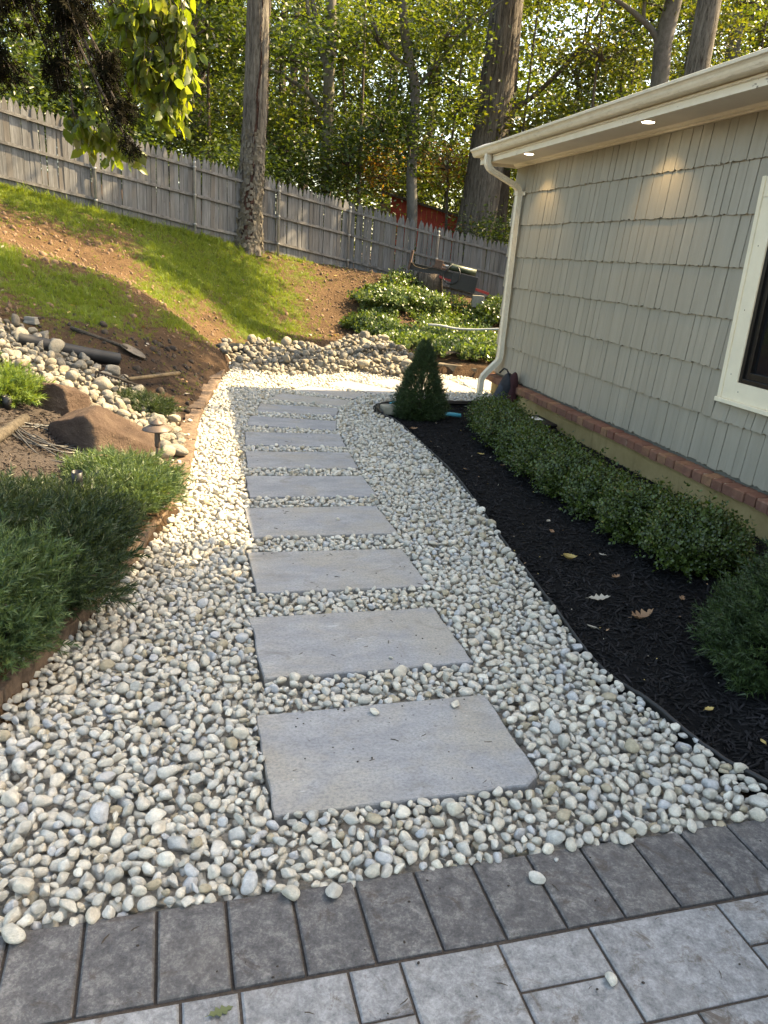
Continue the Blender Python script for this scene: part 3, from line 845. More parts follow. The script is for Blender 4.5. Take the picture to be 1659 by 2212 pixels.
# ---------------------------------------------------------------- stones: shapes and laying
def ico(sub):
    bm_ = bmesh_ico(sub)
    return bm_
import bmesh
def bmesh_ico(sub):
    bm = bmesh.new()
    bmesh.ops.create_icosphere(bm, subdivisions=sub, radius=1)
    V = np.array([v.co[:] for v in bm.verts]); F = np.array([[v.index for v in f.verts] for f in bm.faces])
    bm.free()
    return V, F
ICO2, ICO3 = bmesh_ico(2), bmesh_ico(3)
def stone_shape(seed, angular):
    r = np.random.default_rng(seed)
    V, F = ICO3
    D = V.copy()
    rad = 1 + 0.10 * smooth_noise(D, 0.8, seed, 2)
    for _ in range(r.integers(7, 13) if angular else r.integers(2, 5)):   # facets knocked off
        nrm = unit(r.normal(size=3)); h = r.uniform(0.42, 0.80)
        d = D @ nrm
        lim = np.where(d > 0.05, h / np.maximum(d, 0.05), 9)
        rad = np.minimum(rad, lim + 0.02 * r.random())
    P = D * rad[:, None]
    # soften the facet edges a little: one pass of neighbour averaging
    A = np.zeros_like(P); c = np.zeros(len(P))
    for i, j in ((0, 1), (1, 2), (2, 0)):
        np.add.at(A, F[:, i], P[F[:, j]]); np.add.at(A, F[:, j], P[F[:, i]])
        np.add.at(c, F[:, i], 1); np.add.at(c, F[:, j], 1)
    P = P * 0.86 + 0.14 * A / c[:, None]
    P += D * (0.025 * smooth_noise(D, 3.5, seed + 50, 2))[:, None]
    P /= np.abs(P).max(axis=0)
    return P, F
PEB_MESH = []
for k in range(22):
    P, F = stone_shape(200 + k, k % 3 != 0)
    m_ = np_mesh('pebble', P, F, True)
    m_.materials.append(M['pebble'])
    PEB_MESH.append(m_)
COB_MESH = []
for k in range(16):
    P, F = stone_shape(300 + k, k % 4 == 0)
    m_ = np_mesh('cobble', P, F, True)
    m_.materials.append(M['cobble'])
    COB_MESH.append(m_)

def lay(poly, basef, size, count, seed, blockers=(), cell=0.008, tries=3, keep=0.05, flatness=(0.55, 0.85), margin=0.0, dens=None, fill=0.0):
    """drop stones one by one on a height field and let each settle at the lowest of a few spots"""
    r = np.random.default_rng(seed)
    poly = np.asarray(poly, float)
    x0, y0 = poly.min(0) - 0.1; x1, y1 = poly.max(0) + 0.1
    nx_, ny_ = int((x1 - x0) / cell) + 1, int((y1 - y0) / cell) + 1
    X, Y = np.meshgrid(x0 + np.arange(nx_) * cell, y0 + np.arange(ny_) * cell)
    ok = inside(poly, X, Y)
    H = basef(X.ravel(), Y.ravel()).reshape(X.shape).astype(np.float32)
    base = H.copy()
    for (bx, by, L, W, a) in blockers:
        c, s = math.cos(R(a)), math.sin(R(a))
        u = (X - bx) * c + (Y - by) * s; v = -(X - bx) * s + (Y - by) * c
        on = (np.abs(u) < L / 2) & (np.abs(v) < W / 2)
        ok &= ~((np.abs(u) < L / 2 + 0.004) & (np.abs(v) < W / 2 + 0.004))
        H[on] = 9
        del u, v, on
    free = np.argwhere(ok)
    if dens is not None:
        w = dens(X[ok], Y[ok]); w = w / w.sum()
    out = []
    pick = r.choice(len(free), size=count * tries, p=(w if dens is not None else None))
    pick = free[pick].reshape(count, tries, 2)
    fill0 = int(count * (1 - fill))
    bare = None
    L_ = size(r, count)
    for i in range(count):
        a = L_[i]; b_ = a * r.uniform(0.52, 0.92); c_ = a * r.uniform(*flatness)
        if c_ > b_: b_, c_ = c_, b_
        if r.random() < 0.25: b_, c_ = c_, b_      # on its edge
        yaw = r.uniform(0, 6.283)
        k = int(a / cell) + 1
        g = np.arange(-k, k + 1) * cell
        gx_, gy_ = np.meshgrid(g, g)
        cs, sn = math.cos(yaw), math.sin(yaw)
        q = ((gx_ * cs + gy_ * sn) / a) ** 2 + ((-gx_ * sn + gy_ * cs) / b_) ** 2
        msk = q < 1
        dome = (c_ * np.sqrt(np.clip(1 - q, 0, 1))).astype(np.float32)
        if fill and i >= fill0 and (bare is None or (i - fill0) % 4000 == 0):      # then look for spots still bare
            bare = np.argwhere(ok & (H < base + 0.005))
        best = None
        for t in range(tries):
            j, i2 = pick[i, t] if bare is None or len(bare) == 0 else bare[r.integers(len(bare))]
            if j - k < 0 or i2 - k < 0 or j + k >= ny_ or i2 + k >= nx_: continue
            h = H[j - k:j + k + 1, i2 - k:i2 + k + 1]
            z = np.max(np.where(msk, h + dome * 0.82, -9))
            rel = z - c_ - base[j, i2]
            if best is None or rel < best[0]: best = (rel, z, j, i2)
        if best is None or best[0] > keep: continue
        _, z, j, i2 = best
        h = H[j - k:j + k + 1, i2 - k:i2 + k + 1]
        np.maximum(h, np.where(msk, z + dome, -9), out=h)
        out.append((X[0, i2], Y[j, 0], z, a, b_, c_, yaw, j, i2))
    S = np.array(out)
    j, i2 = S[:, 7].astype(int), S[:, 8].astype(int)
    vis = np.zeros(len(S), bool)     # still open to the sky at its middle or round it
    for dj, di in ((0, 0), (3, 0), (-3, 0), (0, 3), (0, -3)):
        jj = np.clip(j + dj, 0, ny_ - 1); ii = np.clip(i2 + di, 0, nx_ - 1)
        vis |= H[jj, ii] < S[:, 2] + S[:, 5] + 0.001
    return S[vis, :7]

CAMR = np.array([[0.997378, -0.072368, -0.0], [0.022963, 0.316473, -0.948324], [0.068628, 0.945837, 0.317305]])
def to_view(P):
    q = (np.asarray(P) - np.array([0, 0, 1.6])) @ CAMR
    d = -q[:, 2]
    return q[:, 0] / d, q[:, 1] / d, d
def in_view(P, m=0.0):
    u, v, d = to_view(P)
    return (np.abs(u) < 829.5 / 1650 + m) & (np.abs(v) < 1106 / 1650 + m) & (d > 0)

def scatter(name, parent, protos, pos, rot, scl, idx, kind='stuff'):
    """many small stones as one object: points that carry the stone shapes"""
    me = bpy.data.meshes.new(name)
    me.vertices.add(len(pos))
    me.vertices.foreach_set('co', np.asarray(pos, np.float32).ravel())
    for an, av in (('rot', rot), ('scl', scl)):
        at = me.attributes.new(an, 'FLOAT_VECTOR', 'POINT')
        at.data.foreach_set('vector', np.asarray(av, np.float32).ravel())
    at = me.attributes.new('idx', 'INT', 'POINT')
    at.data.foreach_set('value', np.asarray(idx, np.int32))
    o = bpy.data.objects.new(name, me)
    o.parent = parent
    COL.objects.link(o)
    o['kind'] = kind
    src = bpy.data.collections.new(name + '_shapes')
    for k, pm in enumerate(protos):
        po = bpy.data.objects.new('shape_%03d' % k, pm)
        src.objects.link(po)
    g = bpy.data.node_groups.new(name + '_nodes', 'GeometryNodeTree')
    g.interface.new_socket('Geometry', in_out='INPUT', socket_type='NodeSocketGeometry')
    g.interface.new_socket('Geometry', in_out='OUTPUT', socket_type='NodeSocketGeometry')
    gi, go = g.nodes.new('NodeGroupInput'), g.nodes.new('NodeGroupOutput')
    ci = g.nodes.new('GeometryNodeCollectionInfo')
    ci.inputs['Collection'].default_value = src
    ci.inputs['Separate Children'].default_value = True
    ci.inputs['Reset Children'].default_value = True
    ip = g.nodes.new('GeometryNodeInstanceOnPoints')
    ip.inputs['Pick Instance'].default_value = True
    def attr(nm, dt):
        a = g.nodes.new('GeometryNodeInputNamedAttribute')
        a.data_type = dt
        a.inputs['Name'].default_value = nm
        return [s for s in a.outputs if s.enabled and s.name == 'Attribute'][0]
    g.links.new(gi.outputs[0], ip.inputs['Points'])
    g.links.new(ci.outputs[0], ip.inputs['Instance'])
    g.links.new(attr('idx', 'INT'), ip.inputs['Instance Index'])
    e2r = g.nodes.new('FunctionNodeEulerToRotation')
    g.links.new(attr('rot', 'FLOAT_VECTOR'), e2r.inputs[0])
    g.links.new(e2r.outputs[0], ip.inputs['Rotation'])
    g.links.new(attr('scl', 'FLOAT_VECTOR'), ip.inputs['Scale'])
    g.links.new(ip.outputs[0], go.inputs[0])
    md = o.modifiers.new('scatter', 'NODES')
    md.node_group = g
    return o

def place_stones(S, parent, meshes, name, stuff_name, n_single, seed):
    r = np.random.default_rng(seed)
    P = S[:, :3]
    _, _, d = to_view(P)
    px = np.where(in_view(P, -0.005), S[:, 3] / np.maximum(d, 0.3), 0)
    order = np.argsort(-px)
    single = order[:n_single]
    rest = order[n_single:]
    rot = np.column_stack([r.normal(size=len(S)) * 0.22, r.normal(size=len(S)) * 0.22, S[:, 6]])
    flip = r.random(len(S)) < 0.5
    rot[flip, 0] += math.pi
    idx = r.integers(0, len(meshes), len(S))
    scl = S[:, 3:6]
    for i in single:
        same(name, meshes[idx[i]], parent, P[i], rot[i], scl[i])
    if len(rest):
        scatter(stuff_name, parent, meshes, P[rest], rot[rest], scl[rest], idx[rest])

def gravel_size(r, n):
    return np.clip(r.lognormal(math.log(0.0190), 0.24, n), 0.0115, 0.034)
NP = 110000
PEB_ST = lay(GRAVEL, lambda x, y: np.full(len(x), -0.017), gravel_size, NP, 5, STONES, 0.007, 3, 0.040, (0.52, 0.88), fill=0.30,
             dens=lambda x, y: np.where(y < 5, 1.25, np.where(y < 9, 1.0, 0.8)))
place_stones(PEB_ST, gravel_bed, PEB_MESH, 'pebble', 'pebbles', 300, 6)

# ---------------------------------------------------------------- house
# house space: x runs along the wall from its far corner towards the patio, y into the house, z up
house = thing('house', 'low house with sage grey shingle siding, cream gutter and brick ledge', 'house', tuple(HOUSE), (0, 0, HROT))
HM = Matrix.Translation(Vector(HOUSE)) @ Matrix.Rotation(HROT, 4, 'Z')
def hw(x, y, z):
    return np.array(HM @ Vector((x, y, z)))
SX1, DEPTH = 11.0, 8.4
WX0, WX1, WZ0, WZ1 = 4.414, 5.75, 0.79, 2.26
SOF = 2.71
b = MB()
b.box((0.0, 0.0, 0.25), (WX0 + 0.06, 0.14, SOF))
b.box((WX1 - 0.06, 0.0, 0.25), (SX1, 0.14, SOF))
b.box((WX0 + 0.06, 0.0, 0.25), (WX1 - 0.06, 0.14, WZ0 + 0.05))
b.box((WX0 + 0.06, 0.0, WZ1 - 0.05), (WX1 - 0.06, 0.14, SOF))
b.build('wall', 'sheathing', house)
b = MB()
b.add([(0, 0.14, 0.25), (0, DEPTH, 0.25), (0, DEPTH, SOF), (0, DEPTH / 2, SOF + 0.40 * DEPTH / 2), (0, 0.14, SOF)], [(0, 1, 2, 3, 4)])
b.add([(SX1, 0.14, 0.25), (SX1, DEPTH, 0.25), (SX1, DEPTH, SOF), (SX1, DEPTH / 2, SOF + 0.40 * DEPTH / 2), (SX1, 0.14, SOF)], [(4, 3, 2, 1, 0)])
b.box((0, DEPTH - 0.14, 0.25), (SX1, DEPTH, SOF))
b.build('wall', 'sheathing', house)
fo = MB().box((0.03, -0.045, -0.4), (SX1, 0.12, 0.2)).box((0.03, 0.12, -0.4), (0.14, DEPTH, 0.25))
fo.build('foundation', 'foundation', house)

# shingle courses with ragged, combed butts
def shingle_mesh(w, h, seed, hi=0.005, lo=0.027):
    r = np.random.default_rng(seed)
    n = max(3, int(w / 0.022))
    xs = np.linspace(0, w, n + 1)
    xs[1:-1] += r.normal(size=n - 1) * 0.004
    b = MB()
    vs, fs = [], []
    for i, x in enumerate(xs):
        zb = abs(r.normal()) * 0.0045 + (0.006 if r.random() < 0.25 else 0)
        g = r.uniform(0, 0.0014)
        vs += [(x, -hi, h), (x, -lo + g, zb), (x, 0.002, zb)]
    for i in range(n):
        a, c = 3 * i, 3 * i + 3
        fs += [(a, a + 1, c + 1, c), (a + 1, a + 2, c + 2, c + 1)]
    e = 3 * n
    vs += [(0, 0.002, h), (w, 0.002, h)]
    q = len(vs) - 2
    fs += [(q, 2, 1, 0), (e, e + 1, e + 2, q + 1)]
    return b.add(vs, fs).mesh('shingle')
COURSE = [2.376 - 0.3445 * k for k in range(7)]
stuffb = MB()
r = np.random.default_rng(77)
for k, zb in enumerate(COURSE):
    zt = (SOF if k == 0 else COURSE[k - 1] + 0.02)
    x = -0.012
    while x < SX1:
        w = float(np.clip(r.choice([0.085, 0.11, 0.135, 0.165, 0.20], p=[.17, .25, .24, .2, .14]) + r.normal() * 0.01, 0.07, 0.225))
        gap = float(r.uniform(0.004, 0.010))
        x0, x1 = x, min(x + w - gap, SX1)
        x += w
        pieces = [(x0, x1, zb, zt)]
        if zt > WZ0 and zb < WZ1 and x1 > WX0 and x0 < WX1:      # cut round the window
            pieces = []
            if x0 < WX0 - 0.02: pieces.append((x0, WX0 + 0.01, zb, zt))
            if x1 > WX1 + 0.02: pieces.append((WX1 - 0.01, x1, zb, zt))
            if pieces and zb < WZ0 - 0.05 and x0 < WX0 < x1: pieces = [(x0, x1, zb, WZ0 + 0.01), (x0, WX0 + 0.01, WZ0 - 0.004, zt)]
            if not pieces and zb < WZ0 - 0.05: pieces.append((x0, x1, zb, WZ0 + 0.01))
            elif not pieces and zt > WZ1 + 0.05: pieces.append((x0, x1, WZ1 - 0.01, zt))
            else:
                if zb < WZ0 - 0.05 and x0 >= WX0 - 0.02: pieces = [(x0, x1, zb, WZ0 + 0.01)]
        for (a0, a1, z0, z1) in pieces:
            if a1 - a0 < 0.02: continue
            me = shingle_mesh(a1 - a0, z1 - z0, int(r.integers(1e9)))
            if a0 < 5.3:
                me.materials.append(M['shingle'])
                same('shingle', me, house, (a0, r.normal() * 0.0012, z0 + r.normal() * 0.002))
            else:
                stuffb.add([(v.co.x + a0, v.co.y, v.co.z + z0) for v in me.vertices], [tuple(p.vertices) for p in me.polygons])
                bpy.data.meshes.remove(me)
tag(stuffb.build('shingles', 'shingle', house), kind='stuff')

# brick ledge on edge under the siding
mo = MB().box((-0.03, -0.088, 0.204), (SX1, 0.03, 0.272))
mo.build('mortar_bed', 'mortar', house)
r = np.random.default_rng(31)
def brick_mesh(seed):
    r_ = np.random.default_rng(seed)
    w, d, h = 0.104, 0.135, 0.082
    b = MB()
    c = 0.007
    xs = [-w / 2, -w / 2 + c, w / 2 - c, w / 2]
    vs = []
    for z, ins in ((0, 0), (h - c, 0), (h, c)):
        for (sx, sy) in ((-1, -1), (1, -1), (1, 1), (-1, 1)):
            vs.append((sx * (w / 2 - ins) + r_.normal() * 0.0015, (-d if sy < 0 else 0) - sy * ins * (1 if sy < 0 else 0) + r_.normal() * 0.0015, z - (0.012 if sy < 0 and z > 0.02 else 0)))
    fs = [(3, 2, 1, 0)]
    for l in (0, 4):
        fs += [(l + i, l + (i + 1) % 4, l + 4 + (i + 1) % 4, l + 4 + i) for i in range(4)]
    fs.append((8, 9, 10, 11))
    return b.add(vs, fs).mesh('brick')
BR = [brick_mesh(40 + i) for i in range(10)]
for m_ in BR: m_.materials.append(M['brick'])
n_b = int((SX1 + 0.03) / 0.1165)
for i in range(n_b):
    same('brick', BR[i % 10] if i % 3 else BR[int(r.integers(10))], house, (0.022 + i * 0.1165, 0.028 + r.normal() * 0.003, 0.207 + r.normal() * 0.002), (r.normal() * 0.012, r.normal() * 0.012, r.normal() * 0.02))

# soffit, frieze, fascia, gutter
b = MB()
b.box((-0.05, -0.425, SOF), (SX1, 0.14, SOF + 0.02))
b.build('soffit', 'soffit', house)
b = MB()
b.prism([(0.0, 2.672), (-0.032, 2.672), (-0.034, 2.684), (-0.05, 2.690), (-0.054, 2.700), (-0.066, 2.7095), (0.0, 2.7095)], -0.02, SX1)
b.build('frieze_moulding', 'trim', house)
b = MB()
b.prism([(-0.4255, 2.675), (-0.448, 2.675), (-0.448, 2.84), (-0.4255, 2.84)], -0.055, SX1)
b.prism([(-0.4485, 2.722), (-0.462, 2.726), (-0.462, 2.74), (-0.4485, 2.744)], -0.055, SX1)
b.build('fascia', 'fascia', house)
b = MB().box((-0.075, -0.448, 2.675), (-0.0555, 0.02, 2.84))
b.build('fascia_return', 'trim', house)
# K-style gutter with a hollow
g_out = [(-0.449, 2.835), (-0.449, 2.748), (-0.520, 2.746), (-0.532, 2.752), (-0.545, 2.770), (-0.551, 2.786), (-0.562, 2.798), (-0.575, 2.804), (-0.578, 2.822), (-0.572, 2.826)]
g_in = [(-0.566, 2.822), (-0.566, 2.808), (-0.556, 2.802), (-0.545, 2.789), (-0.539, 2.773), (-0.527, 2.757), (-0.518, 2.752), (-0.455, 2.753), (-0.455, 2.835)]
gutter = MB().prism(g_out + g_in, -0.10, SX1).build('gutter', 'gutter', house)
b = MB()
b.prism([(-0.450, 2.834), (-0.450, 2.749), (-0.519, 2.747), (-0.531, 2.753), (-0.544, 2.771), (-0.550, 2.787), (-0.561, 2.799), (-0.574, 2.805), (-0.576, 2.821)], -0.106, -0.1005)
b.build('gutter_end_cap', 'gutter', gutter)
# roof: a deck with stepped shingle courses
b = MB()
sl = 0.40
ridge = DEPTH / 2
def rz(y): return 2.832 + (y + 0.50) * sl
for k in range(34):
    y0 = -0.50 + k * 0.14
    y1 = y0 + 0.15
    if y1 > ridge: y1 = ridge
    b.add([(-0.085, y0, rz(y0) + 0.012), (SX1, y0, rz(y0) + 0.012), (SX1, y1, rz(y1) + 0.006), (-0.085, y1, rz(y1) + 0.006), (-0.085, y0, rz(y0) - 0.006), (SX1, y0, rz(y0) - 0.006)], [(0, 1, 2, 3), (4, 5, 1, 0)])
b.add([(-0.085, -0.49, rz(-0.49) - 0.008), (SX1, -0.49, rz(-0.49) - 0.008), (SX1, ridge, rz(ridge) - 0.008), (-0.085, ridge, rz(ridge) - 0.008)], [(3, 2, 1, 0)])
b.add([(-0.085, ridge, rz(ridge)), (SX1, ridge, rz(ridge)), (SX1, DEPTH + 0.5, rz(-0.5)), (-0.085, DEPTH + 0.5, rz(-0.5))], [(0, 1, 2, 3)])
b.add([(-0.085, y, rz(y) + 0.004) for y in (-0.49, ridge)] + [(-0.085, y, rz(y) - 0.11) for y in (ridge, -0.40)], [(0, 1, 2, 3)])
roof = b.build('roof', 'roof', house)
MB().add([(-0.11, -0.545, 2.84), (0.30, -0.535, 2.842), (0.42, -0.46, 2.869), (-0.10, -0.42, 2.895), (-0.11, -0.545, 2.833), (0.30, -0.535, 2.835), (0.42, -0.46, 2.862), (-0.10, -0.42, 2.888)],
         [(0, 1, 2, 3), (7, 6, 5, 4), (0, 4, 5, 1), (1, 5, 6, 2), (2, 6, 7, 3), (3, 7, 4, 0)]).build('flashing', 'flashing', house)

# downspout: outlet, two elbows, a long corrugated pipe, a kick-out at the foot
def rect_pipe(pts, w, d, ribs=3):
    """rectangular pipe swept through points (x, y, z), ribbed faces"""
    b = MB()
    prof = []
    for s in range(4):
        for k in range(ribs * 2):
            t = k / (ribs * 2)
            o = 0.0035 if k % 2 else 0.0
            if s == 0: prof.append((-w / 2 + w * t, -d / 2 + o))
            if s == 1: prof.append((w / 2 - o, -d / 2 + d * t))
            if s == 2: prof.append((w / 2 - w * t, d / 2 - o))
            if s == 3: prof.append((-w / 2 + o, d / 2 - d * t))
    n = len(prof)
    pts = [np.array(p, float) for p in pts]
    vs, fs = [], []
    for i, p in enumerate(pts):
        t = unit(pts[min(i + 1, len(pts) - 1)] - pts[max(i - 1, 0)])
        xa = np.array([1.0, 0, 0]); xa = unit(xa - t * (t @ xa)); ya = np.cross(t, xa)
        for (u, v) in prof: vs.append(p + xa * u + ya * v)
    for i in range(len(pts) - 1):
        for k in range(n):
            fs.append((i * n + k, i * n + (k + 1) % n, (i + 1) * n + (k + 1) % n, (i + 1) * n + k))
    fs += [tuple(range(n - 1, -1, -1)), tuple(range((len(pts) - 1) * n, len(pts) * n))]
    return b.add(vs, fs)
dx = 0.285
arc1 = [(dx + 0.03, -0.50, 2.75), (dx + 0.03, -0.50, 2.665), (dx + 0.03, -0.492, 2.635), (dx + 0.03, -0.47, 2.605), (dx + 0.03, -0.43, 2.578)]
arc2 = [(dx + 0.02, -0.16, 2.465), (dx + 0.012, -0.12, 2.446), (dx + 0.008, -0.092, 2.42), (dx, -0.078, 2.385)]
ds = rect_pipe([(dx, -0.075, 2.40), (dx, -0.075, 1.5), (dx, -0.075, 0.56)], 0.072, 0.052).build('downspout', 'gutter', house)
rect_pipe(arc1, 0.078, 0.056).build('elbow', 'gutter', ds)
rect_pipe([arc1[-1], arc2[0]], 0.074, 0.053).build('offset_pipe', 'gutter', ds)
rect_pipe(arc2, 0.078, 0.056).build('elbow', 'gutter', ds)
rect_pipe([(dx, -0.075, 0.58), (dx, -0.078, 0.52), (dx - 0.01, -0.092, 0.475), (dx - 0.03, -0.125, 0.43), (dx - 0.06, -0.19, 0.345), (dx - 0.085, -0.232, 0.28), (dx - 0.093, -0.25, 0.225), (dx - 0.095, -0.252, 0.01)], 0.078, 0.056).build('elbow', 'gutter', ds)
MB().box((dx - 0.045, -0.108, 2.36), (dx + 0.045, -0.103, 2.40)).box((dx - 0.045, -0.105, 2.36), (dx - 0.039, -0.03, 2.40)).box((dx + 0.039, -0.105, 2.36), (dx + 0.045, -0.03, 2.40)).box((dx + 0.045, -0.034, 2.36), (dx + 0.085, -0.030, 2.40)).build('strap', 'gutter', ds)

# window: cream casing, sill, black sash, dark pane
win = MB()
win.box((WX0, -0.050, WZ0 + 0.03), (WX0 + 0.035, 0.03, WZ1))
win.box((WX0 + 0.0345, -0.040, WZ0 + 0.03), (WX0 + 0.165, 0.03, WZ1 - 0.13))
win.box((WX1 - 0.165, -0.040, WZ0 + 0.03), (WX1 - 0.0345, 0.03, WZ1 - 0.13))
win.box((WX1 - 0.035, -0.050, WZ0 + 0.03), (WX1, 0.03, WZ1))
win.box((WX0 + 0.1655, -0.041, WZ0 + 0.03), (WX1 - 0.1655, 0.03, WZ0 + 0.155))
win.box((WX0 + 0.0345, -0.042, WZ1 - 0.1295), (WX1 - 0.0345, 0.03, WZ1 - 0.001))
wf = win.build('window', 'window_trim', house, bevel=0.003)
b = MB()
for x in (WX0 + 0.09,):
    for z in (0.99, 1.42, 1.83):
        b.lathe([(0.004, 0), (0.004, 0.0012)], 8, M4=Matrix.Translation((x, -0.0402, z)) @ Matrix.Rotation(R(90), 4, 'X'))
b.lathe([(0.004, 0), (0.004, 0.0012)], 8, M4=Matrix.Translation((WX0 + 0.20, -0.0412, WZ0 + 0.095)) @ Matrix.Rotation(R(90), 4, 'X'))
b.build('nail_hole', 'black_plastic', wf)
MB().box((WX0 - 0.004, -0.066, WZ0), (WX1 + 0.004, 0.02, WZ0 + 0.0305)).build('sill', 'window_trim', wf, bevel=0.004)
sb = MB()
X0, X1, Z0, Z1 = WX0 + 0.166, WX1 - 0.166, WZ0 + 0.156, WZ1 - 0.131
for d_, y0, y1, t in ((0, -0.030, 0.04, 0.030), (0.0295, -0.012, 0.045, 0.045)):
    sb.box((X0 + d_, y0, Z0 + d_), (X0 + d_ + t, y1, Z1 - d_))
    sb.box((X1 - d_ - t, y0, Z0 + d_), (X1 - d_, y1, Z1 - d_))
    sb.box((X0 + d_ + t + .0005, y0 + .0005, Z0 + d_), (X1 - d_ - t - .0005, y1, Z0 + d_ + t))
    sb.box((X0 + d_ + t + .0005, y0 + .0005, Z1 - d_ - t), (X1 - d_ - t - .0005, y1, Z1 - d_))
sb.build('sash', 'black_sash', wf, bevel=0.002)
MB().box((X0 + 0.07, 0.012, Z0 + 0.07), (X1 - 0.07, 0.018, Z1 - 0.07)).build('pane', 'glass', wf)
MB().box((X0, 0.05, Z0), (X1, 0.055, Z1)).build('blind', 'black_sash', wf)

# recessed lights in the soffit, lit
for lx, ly in ((0.94, -0.275), (3.24, -0.265), (5.54, -0.265)):
    t = MB().lathe([(0.052, 0.0), (0.062, -0.004), (0.064, -0.0005), (0.064, 0.0)], 24, (lx, ly, SOF - 0.0005)).build('recessed_light', 'window_trim', house, True)
    MB().lathe([(0.047, 0.0), (0.047, -0.003)], 24, (lx, ly, SOF - 0.0025)).build('lens', 'lens', t)
    ld = bpy.data.lights.new('recessed_lamp', 'SPOT')
    ld.energy = 3.6
    ld.color = (1.0, 0.70, 0.38)
    ld.spot_size = R(112)
    ld.spot_blend = 0.6
    ld.shadow_soft_size = 0.04
    lo = bpy.data.objects.new('recessed_lamp', ld)
    lo.parent = t
    lo.location = (lx, ly, SOF - 0.02)
    COL.objects.link(lo)

# outlet box on the foundation
ob = MB().box((1.50, -0.062, -0.03), (1.60, -0.0455, 0.075))
for z in (0.062, -0.018):
    ob.lathe([(0.006, 0), (0.006, 0.004)], 8, M4=Matrix.Translation((1.52, -0.062, z)) @ Matrix.Rotation(R(90), 4, 'X'))
ob = ob.build('outlet_box', 'silver', house, bevel=0.003)
MB().lathe([(0.022, 0), (0.022, 0.002)], 16, M4=Matrix.Translation((1.555, -0.0624, 0.015)) @ Matrix.Rotation(R(90), 4, 'X')).build('opening', 'black_plastic', ob)

# ---------------------------------------------------------------- edging
zt = 0.052
P = RIGHT
b = MB()
nrm = np.gradient(P, axis=0); nrm = unit(nrm); nrm = np.column_stack([nrm[:, 1], -nrm[:, 0]])
r = np.random.default_rng(5)
top = zt + 0.008 * np.sin(np.arange(len(P)) * 0.35) + r.normal(size=len(P)) * 0.0015
vs, fs = [], []
for i in range(len(P)):
    a, c = P[i] + nrm[i] * 0.0, P[i] + nrm[i] * 0.007
    rr = P[i] + nrm[i] * 0.0035
    vs += [(*a, -0.03), (*a, top[i] - 0.018), (*(a - nrm[i] * 0.005), top[i] - 0.010), (*rr, top[i]), (*(c + nrm[i] * 0.005), top[i] - 0.010), (*c, top[i] - 0.018), (*c, -0.03)]
for i in range(len(P) - 1):
    for k in range(6):
        fs.append((7 * i + k, 7 * i + k + 1, 7 * i + k + 8, 7 * i + k + 7))
tag(b.add(vs, fs).build('garden_edging', 'edging', smooth=True), 'black plastic edging strip curving between the white gravel and black mulch', 'edging')

# stone edging on the left, a row of flat brownstone pieces
es = thing('stone_edging', 'low row of flat brownstone pieces along the gravel path below the junipers', 'edging', (-1.3, 4.0, 0))
seg = np.concatenate([[0], np.cumsum(np.linalg.norm(np.diff(LEFT, axis=0), axis=1))])
s = 0.02
r = np.random.default_rng(9)
while s < seg[-1] - 0.1:
    L = r.uniform(0.26, 0.46)
    p0 = np.array([np.interp(s, seg, LEFT[:, k]) for k in (0, 1)])
    p1 = np.array([np.interp(min(s + L - 0.008, seg[-1]), seg, LEFT[:, k]) for k in (0, 1)])
    s += L
    d = unit(p1 - p0); nl = np.array([-d[1], d[0]])
    w = r.uniform(0.10, 0.15)
    h = r.uniform(0.085, 0.115) if p0[1] < 7.2 else r.uniform(0.08, 0.10)
    vs, fs = [], []
    nx2, ny2 = 6, 3
    for layer in (0, 1):
        for i in range(nx2 + 1):
            for j in range(ny2 + 1):
                q = p0 + d * (np.linalg.norm(p1 - p0) * i / nx2) + nl * (w * j / ny2 - 0.005)
                jit = r.normal(size=2) * 0.004
                edge = (i in (0, nx2)) or (j in (0, ny2))
                vs.append((q[0] + jit[0] - es.location.x, q[1] + jit[1] - es.location.y, -0.05 if layer == 0 else h + r.normal() * 0.004 - (0.004 if edge else 0)))
    m_ = (nx2 + 1) * (ny2 + 1)
    def vid(i, j, l): return l * m_ + i * (ny2 + 1) + j
    for i in range(nx2):
        for j in range(ny2):
            fs.append((vid(i, j, 1), vid(i + 1, j, 1), vid(i + 1, j + 1, 1), vid(i, j + 1, 1)))
        fs.append((vid(i, 0, 0), vid(i + 1, 0, 0), vid(i + 1, 0, 1), vid(i, 0, 1)))
        fs.append((vid(i + 1, ny2, 0), vid(i, ny2, 0), vid(i, ny2, 1), vid(i + 1, ny2, 1)))
    for j in range(ny2):
        fs.append((vid(0, j + 1, 0), vid(0, j, 0), vid(0, j, 1), vid(0, j + 1, 1)))
        fs.append((vid(nx2, j, 0), vid(nx2, j + 1, 0), vid(nx2, j + 1, 1), vid(nx2, j, 1)))
    MB().add(vs, fs).build('stone', 'edge_stone', es, False, bevel=.006)

# low retaining wall of stone blocks below the ivy bank
rw = thing('retaining_wall', 'low mossy retaining wall of stone blocks below the ground ivy', 'retaining wall', (0.6, 11.3, 0))
A, B_ = np.array([0.15, 11.52]), np.array([3.0, 10.62])
d = unit(B_ - A); nl = np.array([-d[1], d[0]])
s = 0.0
while s < 2.9:
    L = r.uniform(0.42, 0.62)
    c = A + d * (s + L / 2)
    o = MB().box((-L / 2 + 0.006, -0.13, -0.06), (L / 2 - 0.006, 0.13, 0.165 + r.normal() * 0.008)).build('stone_block', 'wall_stone', rw, loc=(c[0] - rw.location.x, c[1] - rw.location.y, 0), bevel=0.018)
    o.rotation_euler = (r.normal() * 0.02, r.normal() * 0.02, math.atan2(d[1], d[0]) + r.normal() * 0.03)
    s += L

